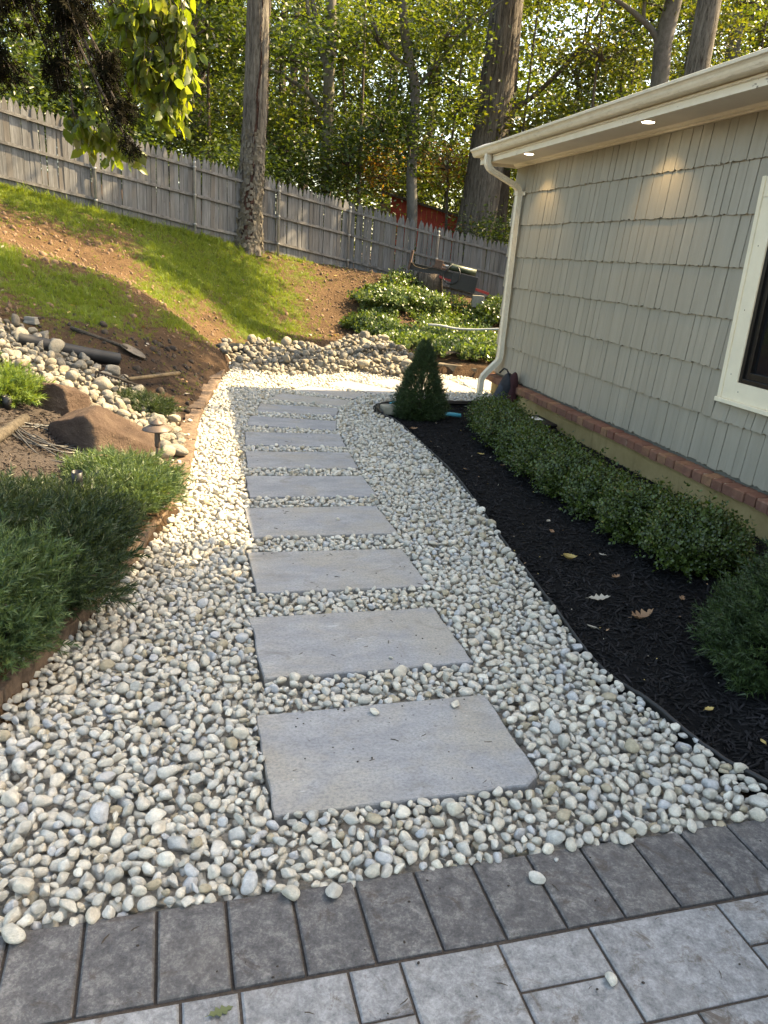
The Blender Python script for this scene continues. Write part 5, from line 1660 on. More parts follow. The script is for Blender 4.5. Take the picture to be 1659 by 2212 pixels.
JUN = [sprig(20, .34, .026, .75, 60 + i) for i in range(3)]
SPR = [sprig(20, .30, .026, .95, 70 + i) for i in range(3)]
BOX = [leafy(5, .27, 80 + i, .36) for i in range(3)]
def cover(name, parent, mat, templates, pos, dirs, size, r):
    Vs, Fs, o = [], [], 0
    which = r.integers(0, len(templates), len(pos))
    for k, (T, F) in enumerate(templates):
        m = which == k
        if not m.any(): continue
        V, Fq = stamp(T, F, frames(dirs[m], r.uniform(0, 6.28, m.sum())), pos[m], size[m])
        Vs.append(V); Fs.append(Fq + o); o += len(V)
    return link(name, np_mesh(name, np.vstack(Vs), np.vstack(Fs)), mat, parent)

def juniper(name, label, loc, lumps, n, mat='needle_juniper', tips=None, size=(.075, .13), seed=0, group='junipers in the left bed', tan=None):
    """a spreading juniper: sprays standing out of several low mounds"""
    r = np.random.default_rng(seed)
    root = thing(name, label, 'juniper', loc, group=group)
    wts = np.array([l[3] * l[4] for l in lumps]); wts = wts / wts.sum()
    Ps, Ds = [], []
    for (x, y, z, rx, rz_), w in zip(lumps, wts):
        k = int(n * w)
        d = rand_dirs(k, r); d[:, 2] = np.abs(d[:, 2]) * 1.0 - 0.12
        d = unit(d)
        bumpy = 1 + 0.22 * smooth_noise(d * 1.0 + x * 3, 2.2, seed, 2)
        rr = (r.random(k) ** 0.35) * bumpy
        p = d * rr[:, None] * np.array([rx, rx, rz_]) + np.array([x, y, z])
        out = unit(d * np.array([1, 1, 0.55]) + np.array([0, 0, 0.35]) + r.normal(size=(k, 3)) * 0.35)
        Ps.append(p); Ds.append(out)
    P = np.vstack(Ps); D = np.vstack(Ds)
    keep = P[:, 2] > 0.0
    P, D = P[keep], D[keep]
    sz = r.uniform(*size, len(P))
    far = r.random(len(P)) < 0.05
    sz[far] *= 1.5
    brown = np.zeros(len(P), bool)
    if tan is not None:
        for (tx, ty, tz, tr) in tan:
            brown |= (np.linalg.norm(P - np.array([tx, ty, tz]), axis=1) < tr) & (r.random(len(P)) < 0.75)
    cover('foliage', root, mat, JUN, P[~brown], D[~brown], sz[~brown], r)
    if brown.any(): cover('browned_foliage', root, 'needle_tan', JUN, P[brown], D[brown], sz[brown], r)
    b = MB()
    for (x, y, z, rx, rz_) in lumps:
        for k in range(5):
            a = r.uniform(0, 6.28)
            e = np.array([x + rx * .75 * math.cos(a), y + rx * .75 * math.sin(a), z + rz_ * r.uniform(.2, .7)])
            b.tube([np.array([x, y, z - .05]), np.array([x, y, z]) * .5 + e * .5 + np.array([0, 0, .04]), e], [.009, .006, .003], 5)
    tag(b.build('branches', 'twig', root), kind='stuff')
    return root
def lz_(x, y, dz=0.0): return (x, y, float(ground_z(x, y)) + dz)
def jun_at(label, x, y, lumps, n, seed, hs=0.66, ws=1.12, **kw):
    lumps = [(a, b_, c * hs, d * ws, e * hs) for a, b_, c, d, e in lumps]
    z = float(ground_z(x, y)) + .03
    return juniper('juniper', label, (x, y, z), lumps, n, seed=seed, **kw)
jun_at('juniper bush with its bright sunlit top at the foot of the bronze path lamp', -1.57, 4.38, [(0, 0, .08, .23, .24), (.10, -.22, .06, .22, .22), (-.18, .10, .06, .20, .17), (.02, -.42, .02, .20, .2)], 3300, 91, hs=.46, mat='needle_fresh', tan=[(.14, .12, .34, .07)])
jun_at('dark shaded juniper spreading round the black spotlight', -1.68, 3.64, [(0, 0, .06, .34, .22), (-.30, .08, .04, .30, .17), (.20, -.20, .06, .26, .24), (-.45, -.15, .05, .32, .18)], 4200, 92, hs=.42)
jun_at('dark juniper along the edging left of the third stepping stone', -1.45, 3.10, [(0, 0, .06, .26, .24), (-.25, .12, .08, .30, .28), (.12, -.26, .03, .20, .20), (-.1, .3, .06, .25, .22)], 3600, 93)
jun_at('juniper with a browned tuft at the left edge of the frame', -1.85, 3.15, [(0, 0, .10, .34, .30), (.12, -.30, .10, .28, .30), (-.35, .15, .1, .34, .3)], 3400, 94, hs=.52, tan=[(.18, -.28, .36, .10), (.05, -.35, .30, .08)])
jun_at('front juniper with sunlit tips nearest the patio', -1.50, 2.52, [(0, 0, .10, .26, .32), (-.25, .15, .12, .28, .32), (.10, -.12, .02, .20, .24), (.02, .24, .10, .22, .28)], 3800, 95, mat='needle_fresh')  # stands in crown shade; the lighter needle colour replaces direct sun
x, y = (-2.148, 6.463, 0.172)[:2]
jun_at('small flat dark juniper growing among the white cobbles', x, y, [(-.10, .02, .02, .16, .12), (.10, -.08, .02, .16, .11), (-.22, .05, .02, .12, .10)], 1300, 96, size=(.07, .12))
x, y = (-2.746, 5.331, 0.42)[:2]
jun_at('pale yellow green juniper at the left edge among brown mulch', x, y, [(-.12, .05, .05, .20, .24), (.02, .02, .04, .16, .16)], 900, 97, mat='needle_light', size=(.10, .17))

def spruce(label, loc, rad, height, n, seed, size):
    r = np.random.default_rng(seed)
    root = thing('dwarf_spruce', label, 'spruce', loc, group='dwarf conical spruces')
    t = 1 - r.random(n) ** 0.62
    a = r.uniform(0, 6.283, n)
    prof = np.where(t < 0.12, 0.72 + 2.3 * t, (1 - t) / 0.88) ** 0.92
    prof *= 1 + 0.24 * smooth_noise(np.column_stack([np.cos(a), np.sin(a), t * 4]), 2.6, seed, 3)
    rr = rad * prof * (0.70 + 0.30 * r.random(n) ** 0.5)
    P = np.column_stack([rr * np.cos(a), rr * np.sin(a), t * height])
    D = unit(np.column_stack([np.cos(a), np.sin(a), 0.25 + 1.1 * t]) + r.normal(size=(n, 3)) * 0.28)
    cover('foliage', root, 'needle_spruce', SPR, P, D, r.uniform(*size, n) * (1 - 0.3 * t) * (1 + .6 * (r.random(n) < .07)), r)
    b = MB(); b.tube([(0, 0, -.03), (0, 0, height * .93)], [.022, .004], 7)
    for k in range(26):
        tt = r.uniform(.03, .8); aa = r.uniform(0, 6.28); q = rad * (1 - tt) * .8
        b.tube([(0, 0, tt * height), (q * math.cos(aa), q * math.sin(aa), tt * height + .05)], [.006, .002], 4)
    tag(b.build('branches', 'twig', root), kind='stuff')
    return root
spruce('small dark conical spruce at the far tip of the mulch bed', (.30, 7.98, .01), .245, .80, 5600, 110, (.06, .10))
spruce('larger conical spruce cut by the right edge of the frame near the patio', (1.86, 2.95, .01), .40, .86, 7000, 111, (.07, .115))

def boxwood(label, loc, rx, h, n, seed):
    r = np.random.default_rng(seed)
    root = thing('boxwood', label, 'boxwood', loc, group='boxwood hedge along the foundation')
    d = rand_dirs(n, r)
    sup = (np.abs(d) ** 3.0).sum(1) ** (-1 / 3.0)        # boxy round shape
    d2 = d * sup[:, None]
    rr = (0.62 + 0.38 * r.random(n) ** 0.6) * (1 + 0.27 * smooth_noise(d, 2.4, seed, 3))
    P = d2 * rr[:, None] * np.array([rx, rx * .92, h * .5]) + np.array([0, 0, h * .52])
    keep = P[:, 2] > .015
    P, d = P[keep], d[keep]
    D = unit(d * .6 + np.array([0, 0, .95]) + r.normal(size=P.shape) * .33)
    cover('foliage', root, 'leaf_box', BOX, P, D, r.uniform(.07, .12, len(P)) * (1 + .5 * (r.random(len(P)) < .06)), r)
    b = MB()
    for k in range(16):
        a = r.uniform(0, 6.28); q = rx * r.uniform(.3, .8)
        b.tube([(r.normal() * .03, r.normal() * .03, -.02), (q * .5 * math.cos(a), q * .5 * math.sin(a), h * .4), (q * math.cos(a), q * math.sin(a), h * r.uniform(.6, .9))], [.008, .006, .002], 5)
    tag(b.build('branches', 'twig', root), kind='stuff')
    return root
BX = [(0.98, 7.66, 'boxwood at the far end of the hedge beside the small spruce'), (1.00, 7.22, 'second boxwood from the far end of the hedge, below the backpack'), (1.04, 6.78, 'third boxwood from the far end of the hedge'), (1.10, 6.33, 'fourth boxwood from the far end of the hedge, in front of the black case'),
      (1.18, 5.88, 'middle boxwood of the hedge'), (1.29, 5.44, 'fourth boxwood from the patio end of the hedge'), (1.42, 5.0, 'third boxwood from the patio end of the hedge'), (1.56, 4.56, 'second boxwood from the patio end of the hedge'), (1.74, 4.13, 'boxwood at the patio end of the hedge, nearest the large spruce')]
BX = [(x + .055, y + .03, .195 + .014 * (i % 3) + (.02 if i == 8 else 0), .225 + .016 * ((i * 2) % 3) + (.03 if i == 8 else 0), lab) for i, (x, y, lab) in enumerate(BX)]
for i, (x, y, rx, h, lab) in enumerate(BX):
    boxwood(lab, (x, y, .0), rx, h, 1150 + 90 * i, 120 + i)

# ---------------------------------------------------------------- ground ivy on the bank, bushes, grass, mulch chips
IVY = [leafy(3, .62, 140 + i, .42) for i in range(3)]
IV = np.array([(-0.75, 14.2), (-0.5, 13.1), (0.1, 12.3), (0.30, 11.55), (1.0, 11.35), (3.0, 10.8), (3.6, 14.0), (3.3, 16.9), (0.9, 16.6), (-0.1, 16.4), (-0.7, 15.6)])
r = np.random.default_rng(150)
n = 13000
x = r.uniform(-0.8, 3.6, n); y = 10.8 + (16.9 - 10.8) * r.random(n) ** 1.15
gapn = smooth_noise(np.column_stack([x, y, x * 0]), 1.6, 151, 3)
k = inside(IV, x, y) & (gapn > -0.30 + 0.3 * r.random(n) - 0.15)
x, y = x[k], y[k]
hump = 0.10 + 0.10 * np.clip(smooth_noise(np.column_stack([x, y, x * 0]), 1.1, 152, 2), -.6, 1)
P = np.column_stack([x, y, ground_z(x, y) + hump * r.random(len(x)) ** .6])
D = unit(np.column_stack([r.normal(size=len(x)) * .7, r.normal(size=len(x)) * .7 - .15, np.full(len(x), .8)]))
iv = cover('ground_ivy', None, 'leaf_ivy', IVY, P, D, r.uniform(.07, .13, len(x)), r)
tag(iv, kind='stuff')
def bush(label, x, y, rx, h, n, seed, mat='leaf_ivy', tmpl=None, size=(.08, .14)):
    r = np.random.default_rng(seed)
    z = float(ground_z(x, y))
    root = thing('low_bush', label, 'bush', (x, y, z), group='low bushes on the bank')
    d = rand_dirs(n, r); d[:, 2] = np.abs(d[:, 2])
    rr = (0.45 + 0.55 * r.random(n) ** .5) * (1 + .25 * smooth_noise(d, 2, seed, 2))
    P = d * rr[:, None] * np.array([rx, rx, h])
    cover('foliage', root, mat, tmpl or IVY, P, unit(d + np.array([0, 0, .5]) + r.normal(size=d.shape) * .3), r.uniform(*size, n), r)
    b = MB()
    for k in range(10):
        a = r.uniform(0, 6.28)
        b.tube([(0, 0, -.03), (rx * .6 * math.cos(a), rx * .6 * math.sin(a), h * .7)], [.008, .003], 4)
    tag(b.build('branches', 'twig', root), kind='stuff')
bush('leafy bush at the upper left corner of the ivy bank', -0.30, 15.55, .60, .19, 650, 161)
bush('dark green bush overhanging the bare soil left of the ivy', -0.52, 14.45, .46, .19, 520, 162, 'leaf_box')
bush('bush in front of the stump under the log splitter', 0.45, 15.9, .45, .22, 420, 163)
bush('dark bush by the fence near the downspout', 2.1, 16.3, .55, .40, 500, 164, 'leaf_box')

# grass
def tuft(seed, n=11):
    r = np.random.default_rng(seed)
    b = MB()
    for k in range(n):
        a = r.uniform(0, 6.28); q = r.uniform(0, .35)
        p = np.array([q * math.cos(a), q * math.sin(a), 0]); t = r.normal(size=2) * .45
        L = r.uniform(.6, 1.1); s = np.array([math.cos(a + 1), math.sin(a + 1), 0]) * .035
        m_ = p + np.array([t[0] * .35, t[1] * .35, L * .6]); e = p + np.array([t[0], t[1], L])
        b.add([p - s, p + s, m_ + s * .8, m_ - s * .8, e], [(0, 1, 2, 3), (3, 2, 4)])
    me = b.mesh('tuft')
    me.materials.append(M['grass'])
    return me
TUFT = [tuft(170 + i) for i in range(5)]
r = np.random.default_rng(175)
n = 110000
x = r.uniform(-8, 0.2, n); y = r.uniform(7.3, 17.2, n)
g = grass_at(x, y) * .93 + 0.36 * smooth_noise(np.column_stack([x, y, x * 0]), 3.5, 176, 4) + 0.30 * r.normal(size=n)
fy = 13.0 + (x + 6.34) * 0.7915
k = (g > 0.50) & (y < fy - 0.02) & ((x < np.interp(y, LEFT[:, 1], LEFT[:, 0]) - .15) | (y > 11.9)) & ~inside(STRIP, x, y) & ~inside(BED, x, y) & (y < 17)
x, y = x[k], y[k]
hh = r.uniform(.022, .055, len(x)) * np.clip(.5 + grass_at(x, y), .5, 1.3)
hh = np.where(y > fy[k] - .25, hh * 1.6, hh) * np.where(r.random(len(x)) < .08, 1.7, 1.0)
scatter('grass', None, TUFT, np.column_stack([x, y, ground_z(x, y) - .004]), np.column_stack([x * 0, x * 0, r.uniform(0, 6.28, len(x))]), np.column_stack([hh * 1.15, hh * 1.15, hh]), r.integers(0, 5, len(x)))

# clods and litter on bare soil
CLOD = []
for kk in range(6):
    V, F = bmesh_ico(2)
    V = V * (1 + .3 * smooth_noise(V, 1.4, 180 + kk, 2))[:, None]
    me = np_mesh('clod', V, F, False); me.materials.append(M['clod' if kk < 3 else 'dark_clod']); CLOD.append(me)
r = np.random.default_rng(182)
n = 9000
x = r.uniform(-6.5, 0.4, n); y = r.uniform(6.4, 17.0, n)
k = (grass_at(x, y) + .2 * r.normal(size=n) < .42) & ((x < np.interp(y, LEFT[:, 1], LEFT[:, 0]) - .12) | (y > 12.2)) & ~inside(STRIP, x, y) & ~inside(BED, x, y) & (y < 13.0 + (x + 6.34) * .7915 - .1)
x, y = x[k], y[k]
sz = np.clip(r.lognormal(math.log(.013), .5, len(x)), .005, .045)
dk = (y < 9.4) & (x > -3.6)
scatter('soil_clods', None, CLOD, np.column_stack([x, y, ground_z(x, y) + sz * .2]), r.uniform(0, 6, (len(x), 3)), np.column_stack([sz, sz * .9, sz * .7]), np.where(dk, r.integers(3, 6, len(x)), r.integers(0, 3, len(x))))

# mulch chips
def chip(seed, mat):
    r = np.random.default_rng(seed)
    b = MB()
    vs = []
    for sx in (-1, 1):
        for (u, v) in ((-1, -1), (1, -1), (1, 1), (-1, 1)):
            vs.append((sx + r.normal() * .12, u * .16 * r.uniform(.5, 1.2), v * .09 * r.uniform(.5, 1.2)))
    b.add(vs, [(3, 2, 1, 0), (4, 5, 6, 7), (0, 1, 5, 4), (1, 2, 6, 5), (2, 3, 7, 6), (3, 0, 4, 7)])
    me = b.mesh('chip'); me.materials.append(M[mat]); return me
CHB = [chip(190 + i, 'black_chip') for i in range(6)]
CHR = [chip(200 + i, 'brown_chip') for i in range(6)]
r = np.random.default_rng(210)
def chips(name, poly, zf, n, protos, smin, smax, parent, ywt=1.6):
    poly = np.asarray(poly); lo, hi = poly.min(0), poly.max(0)
    x = r.uniform(lo[0], hi[0], n); y = lo[1] + (hi[1] - lo[1]) * r.random(n) ** ywt
    k = inside(poly, x, y); x, y = x[k], y[k]
    s = r.uniform(smin, smax, len(x))
    scatter(name, parent, protos, np.column_stack([x, y, zf(x, y) + r.random(len(x)) * .010]), np.column_stack([r.normal(size=len(x)) * .22, r.normal(size=len(x)) * .28, r.uniform(0, 6.28, len(x))]), np.column_stack([s, s * r.uniform(.7, 1.5, len(x)), s * r.uniform(.6, 1.4, len(x))]), r.integers(0, len(protos), len(x)))
chips('mulch_chips', MULCH, mulch_z, 80000, CHB, .006, .028, mulch_bed)
chips('mulch_chips', BED, lambda x, y: ground_z(x, y) + .03, 34000, CHR, .010, .030, planting_bed, 1.0)

# fallen leaves on the mulch, each one a thing
def oak_outline(r, lobes=4, deep=.45):
    pts = []
    n = lobes * 4
    for i in range(n + 1):
        t = i / n
        w = .30 * math.sin(math.pi * min(1, t * 1.05)) ** .7 * (1 - deep * .5 * (1 + math.cos(i * math.pi / 2 * 1.0)) * (.3 if i in (0, n) else 1))
        pts.append((t, max(.012, w * r.uniform(.85, 1.1))))
    return pts
def fallen(label, p, size, yaw, mat, curl, seed, plain=False, z=.03):
    r = np.random.default_rng(seed)
    o = oak_outline(r, 4, .05 if plain else .6)
    vs, fs = [], []
    for (t, w) in o:
        c = curl * ((t - .5) ** 2) * 1.6
        vs += [(t - .5, -w, c + curl * w * 1.1), (t - .5, 0, c), (t - .5, w, c + curl * w * 1.4)]
    for i in range(len(o) - 1):
        for j in (0, 1):
            fs.append((3 * i + j, 3 * i + 3 + j, 3 * i + 4 + j, 3 * i + 1 + j))
    k = len(vs)
    vs += [(-.5, -.012, .25 * curl), (-.5, .012, .25 * curl), (-.68, .004, .3 * curl)]
    fs.append((k, k + 1, k + 2))
    ob = MB().add([(a * size, b_ * size, c * size) for a, b_, c in vs], fs).build('fallen_leaf', mat)
    ob.location = (p[0], p[1], z); ob.rotation_euler = (r.normal() * .15, r.normal() * .15, yaw)
    ob.modifiers.new('thick', 'SOLIDIFY').thickness = .0012
    return tag(ob, label, 'leaf', 'fallen leaves on the black mulch')
LV = [('curled brown leaf on the mulch in front of the small spruce', (0.232, 7.272), .075, .4, 'leaf_dry', .5, 0), ('round rusty orange leaf on the mulch beside the third boxwood from the patio end', (1.059, 4.533), .055, 1.2, 'leaf_dry', .35, 1),
      ('curled yellow leaf on the mulch level with the second stepping stone', (1.075, 4.081), .085, .2, 'leaf_yellow', .7, 1), ('pale lobed oak leaf nearest the patio end boxwood', (1.291, 4.181), .06, 2.0, 'leaf_pale', .3, 0),
      ('pinkish brown lobed leaf near the middle of the mulch bed', (1.281, 3.849), .065, .7, 'leaf_dry', .5, 0), ('long pale lobed leaf with an orange tip on the mulch', (1.12, 3.551), .105, -.1, 'leaf_pale', .3, 0),
      ('large curled brown oak leaf on the mulch, nearest of the big leaves', (1.279, 3.356), .12, .35, 'leaf_dry', .75, 0), ('small white bleached leaf on the mulch between hedge and edging', (1.075, 4.734), .04, 1.0, 'leaf_pale', .5, 1),
      ('pale bleached leaf close to the edging beside the second stepping stone', (1.0, 3.215), .05, 2.6, 'leaf_pale', .4, 1), ('small tan leaf on the mulch below the large spruce', (1.304, 2.576), .04, .3, 'leaf_yellow', .4, 1),
      ('tiny yellow leaf in the mulch at the right edge of the frame', (1.424, 2.382), .03, 1.7, 'leaf_yellow', .4, 1), ('brown lobed leaf at the foot of the patio end boxwood', (1.56, 3.62), .06, 1.1, 'leaf_dry', .5, 0),
      ('greenish yellow leaf under the second boxwood from the far end', (0.80, 6.44), .06, .1, 'leaf_yellow', .4, 0), ('small reddish leaf near the foot of the third boxwood from the far end', (0.947, 6.10), .05, .8, 'leaf_dry', .5, 1),
      ('light brown leaf half way along the edging', (0.62, 5.9), .045, 2.2, 'leaf_dry', .4, 1)]
for i, (lab, p, s, yaw, mt, curl, pl) in enumerate(LV):
    fallen(lab, p, s, yaw, mt, curl, 230 + i, bool(pl), .034)
q = (-0.275, 1.224, 0.02)
o = fallen('torn pale green leaf on the dirty patio paver at the bottom edge', q, .055, .6, 'leaf_fallen_green', .1, 260, False, .021)
o['group'] = 'leaves on the patio'

# ---------------------------------------------------------------- trees
def trunk(name, parent, pts, radii, mat, seed, nseg=28, ridge=0.06, flare=0.0, step=0.12, freq=5.0, loc=(0, 0, 0)):
    """tapered trunk through points, with furrows that run along it"""
    P = smooth_line(pts, 10)
    Rr = smooth_line([(x, 0) for x in radii], 10)[:, 0]
    L = np.concatenate([[0], np.cumsum(np.linalg.norm(np.diff(P, axis=0), axis=1))])
    n = max(4, int(L[-1] / step))
    s = np.linspace(0, L[-1], n)
    P = np.column_stack([np.interp(s, L, P[:, k]) for k in range(3)]); Rr = np.interp(s, L, Rr)
    T = unit(np.gradient(P, axis=0))
    xa = unit(np.cross(np.array([0.0, 1.0, 0.0]), T)); ya = np.cross(T, xa)
    a = np.linspace(0, 2 * math.pi, nseg, endpoint=False)
    C, S = np.cos(a), np.sin(a)
    q = np.stack([np.broadcast_to(C, (n, nseg)), np.broadcast_to(S, (n, nseg)), np.broadcast_to(s[:, None] * .25, (n, nseg))], -1).reshape(-1, 3)
    f = smooth_noise(q, freq, seed, 3).reshape(n, nseg)
    if ridge >= .05: f = 0.55 - 1.9 * np.abs(f)
    rad = Rr[:, None] * (1 + ridge * f)
    if flare:
        rt = 1 + flare * np.exp(-s / .35)[:, None] * (1 + .35 * np.sin(a * 5 + seed)[None])
        rad = rad * rt
    V = P[:, None, :] + rad[..., None] * (C[None, :, None] * xa[:, None, :] + S[None, :, None] * ya[:, None, :])
    ii = np.arange(n * nseg).reshape(n, nseg)
    F = np.stack([ii[:-1], np.roll(ii[:-1], -1, 1), np.roll(ii[1:], -1, 1), ii[1:]], -1).reshape(-1, 4)
    o = link(name, np_mesh(name, V.reshape(-1, 3) - np.array(loc), F, True), mat, parent)
    return o

def leaf_cloud(balls, n, size, r, droop=0.15, clump=18, spread=0.30, tmpl=LEAF, tmplF=LEAF_F, flat=0.6):
    """leaves gathered into clumps inside ellipsoids (x, y, z, rx, ry, rz)"""
    w = np.array([b[3] * b[4] * b[5] for b in balls]) ** .8; w /= w.sum()
    nc = max(1, n // clump)
    bi = r.choice(len(balls), nc, p=w)
    B = np.array(balls)[bi]
    d = rand_dirs(nc, r) * (r.random(nc) ** .4)[:, None]
    C = B[:, :3] + d * B[:, 3:6]
    C = np.repeat(C, clump, 0)
    N = len(C)
    P = C + r.normal(size=(N, 3)) * np.array([spread, spread, spread * flat])
    D = unit(np.column_stack([r.normal(size=N), r.normal(size=N), r.normal(size=N) * .45 - droop]))
    return stamp(tmpl, tmplF, frames(D, r.normal(size=N) * .7), P, r.uniform(size * .65, size * 1.25, N))

def tree(name, label, pts, radii, bark, limbs=(), crown=None, leaf='leaf_wood', nleaf=0, lsize=.11, seed=0, group=None, **kw):
    base = np.array(pts[0])
    root = thing(name, label, 'tree', tuple(base), group=group)
    tr = trunk('trunk', root, pts, radii, bark, seed, loc=base, **kw)
    for i, (lp, lr) in enumerate(limbs):
        trunk('limb', tr, lp, lr, bark, seed + 9 + i, nseg=10, ridge=kw.get('ridge', .05) * .7, step=.2, loc=base)
    if crown:
        r = np.random.default_rng(seed + 77)
        V, F = leaf_cloud(crown, nleaf, lsize, r)
        link('crown', np_mesh('crown', V - base, F), leaf, root)
        b = MB()
        for (cx_, cy_, cz_, rx, ry, rz_) in crown:
            for k in range(7):
                e = np.array([cx_, cy_, cz_]) + rand_dirs(1, r)[0] * np.array([rx, ry, rz_]) * .85
                m_ = np.array([cx_, cy_, cz_ - rz_ * .3])
                b.tube([m_ - base, (m_ * .5 + e * .5) - base + np.array([0, 0, .1]), e - base], [.028, .016, .006], 5)
        tag(b.build('branches', 'twig', root), kind='stuff')
    return root

# the big trunk in front of the fence, its bark flaking at the foot and a rotten seam up its side
P1 = [(-3.06, 15.7, 1.45), (-3.04, 15.7, 1.75), (-2.985, 15.7, 2.45), (-2.95, 15.7, 3.26), (-2.91, 15.7, 4.27), (-2.885, 15.7, 5.74), (-2.85, 15.72, 8.0), (-2.8, 15.8, 12.0)]
t1 = tree('tree', 'tall grey trunk in front of the fence with flaking bark and a dark rotten seam', P1, [.30, .27, .235, .225, .21, .195, .17, .10], 'bark_grey', nseg=72, ridge=.075, flare=.22, step=.06, freq=6.0, seed=301,
          crown=[(-2.6, 15.4, 12.4, 3.2, 2.6, 1.2), (-4.6, 13.6, 12.0, 2.4, 2.2, 1.0), (-1.0, 13.8, 12.6, 2.2, 2.0, 1.0), (-4.8, 16.8, 12.8, 2.4, 2.0, 1.0)], leaf='leaf_wood', nleaf=9000, lsize=.26)  # unseen crown, added overhead to keep sky light off the lawn
b1 = np.array(t1.location)
r = np.random.default_rng(302)
b = MB()
vs, fs = [], []
zs = np.linspace(1.62, 5.9, 110)
pc = np.array(P1)
for i, z in enumerate(zs):
    cxx, rr = np.interp(z, pc[:, 2], pc[:, 0]), np.interp(z, pc[:, 2], [.30, .27, .235, .225, .21, .195, .17, .10]) * (1 + .22 * math.exp(-(z - 1.45) / .35))
    a0 = -1.42 + .38 * min(1, max(0, (z - 2.6) / 2.2)) + .06 * math.sin(z * 7)
    hw_ = (.30 if z < 2.7 else .11 if z < 4.6 else .06) * (1 + .35 * math.sin(z * 11) * r.uniform(.5, 1))
    for k in range(5):
        a = a0 + hw_ * (k - 2) / 2
        q = rr * (1.045 if k in (0, 4) else 1.02) + r.normal() * .006
        vs.append((cxx + q * math.cos(a) - b1[0], 15.7 + q * math.sin(a) - b1[1], z - b1[2]))
for i in range(len(zs) - 1):
    for k in range(4):
        fs.append((i * 5 + k, i * 5 + k + 1, i * 5 + k + 6, i * 5 + k + 5))
b.add(vs, fs).build('rotten_seam', 'bark_rot', t1)
b = MB()
for i in range(420):
    z = 1.6 + 2.0 * r.random() ** 1.5
    a = -1.5 + r.normal() * .85
    cxx, rr = np.interp(z, pc[:, 2], pc[:, 0]), np.interp(z, pc[:, 2], [.30, .27, .235, .225, .21, .195, .17, .10]) * (1 + .22 * math.exp(-(z - 1.45) / .35))
    o = np.array([math.cos(a), math.sin(a), 0]); tn = np.array([-math.sin(a), math.cos(a), 0])
    p = np.array([cxx, 15.7, z]) + o * rr * 1.01 - b1
    w, h = r.uniform(.015, .04), r.uniform(.04, .10)
    lift = r.uniform(.01, .05)
    up = np.array([0, 0, 1.0]) * r.choice([1, -1])
    b.add([p - tn * w, p + tn * w, p + tn * w * .8 + up * h + o * lift, p - tn * w * .7 + up * h * 1.1 + o * lift * .8], [(0, 1, 2, 3)])
b.build('bark_flakes', 'bark_flake', t1)['kind'] = 'stuff'

# beech with a forked stem and a long bare limb reaching left
tree('tree', 'smooth forked beech with a bare limb reaching left behind the fence',
     [(-2.16, 22.0, 1.3), (-2.16, 22.0, 3.18), (-2.19, 22.0, 5.04), (-2.21, 22.0, 6.0), (-2.17, 22.0, 6.5), (-2.22, 22.0, 7.6), (-2.2, 22, 10)], [.19, .15, .145, .14, .13, .115, .07], 'bark_smooth',
     [([(-2.27, 22.0, 4.65), (-2.55, 21.95, 5.25), (-3.05, 21.9, 5.62), (-3.76, 21.9, 5.9), (-4.27, 21.9, 6.02), (-5.13, 21.9, 6.2)], [.075, .065, .055, .045, .04, .02]),
      ([(-2.20, 22.0, 5.75), (-2.36, 21.97, 6.3), (-2.60, 21.95, 7.1), (-2.72, 21.95, 7.7), (-2.9, 21.9, 9.0)], [.085, .075, .065, .055, .03]),
      ([(-2.34, 21.97, 6.2), (-2.66, 21.9, 6.8), (-2.86, 21.9, 7.6), (-3.2, 21.9, 8.8)], [.06, .05, .045, .02])], ridge=.03, step=.15, seed=310,
     crown=[(-3.6, 22.2, 7.4, 1.7, 1.2, 1.0), (-1.5, 22.5, 6.9, 1.2, 1.0, 1.0), (-3.5, 22.6, 4.8, 1.5, 1.0, .8)], leaf='leaf_wood', nleaf=3000, lsize=.105)
tree('tree', 'slender grey tree in front of the red shed', [(0.17, 20.0, .9), (0.16, 20.0, 2.53), (0.07, 20.0, 3.55), (0.03, 20.0, 5.0), (-0.02, 20.0, 5.5), (-0.2, 20.0, 6.0), (-0.41, 20.0, 7.08), (-.5, 20, 9.5)], [.16, .135, .125, .115, .11, .105, .10, .06], 'bark_pale',
     [([(0.02, 20.0, 5.3), (.5, 19.9, 5.9), (1.1, 19.8, 6.6), (1.9, 19.7, 7.2)], [.05, .04, .03, .015]), ([(-.05, 20.0, 5.7), (-.6, 19.9, 6.0), (-1.1, 19.9, 6.6)], [.045, .035, .02])], ridge=.05, step=.12, seed=320,
     crown=[(.6, 19.8, 6.6, 1.1, .8, .8), (-.9, 20.0, 6.4, .8, .8, .7), (1.1, 20.2, 5.1, .5, .6, .5)], leaf='leaf_wood', nleaf=2600, lsize=.125)
tree('tree', 'huge straight furrowed trunk rising behind the house corner', [(1.77, 21.0, .4), (1.80, 21.0, 1.8), (1.83, 21.0, 2.6), (1.90, 21.0, 3.6), (1.99, 21.0, 5.76), (2.04, 21.0, 7.51), (2.15, 21, 11), (2.2, 21, 15)], [.60, .52, .485, .455, .415, .37, .30, .2], 'bark_big', nseg=120, ridge=.055, flare=.12, step=.07, freq=8.0, seed=330)
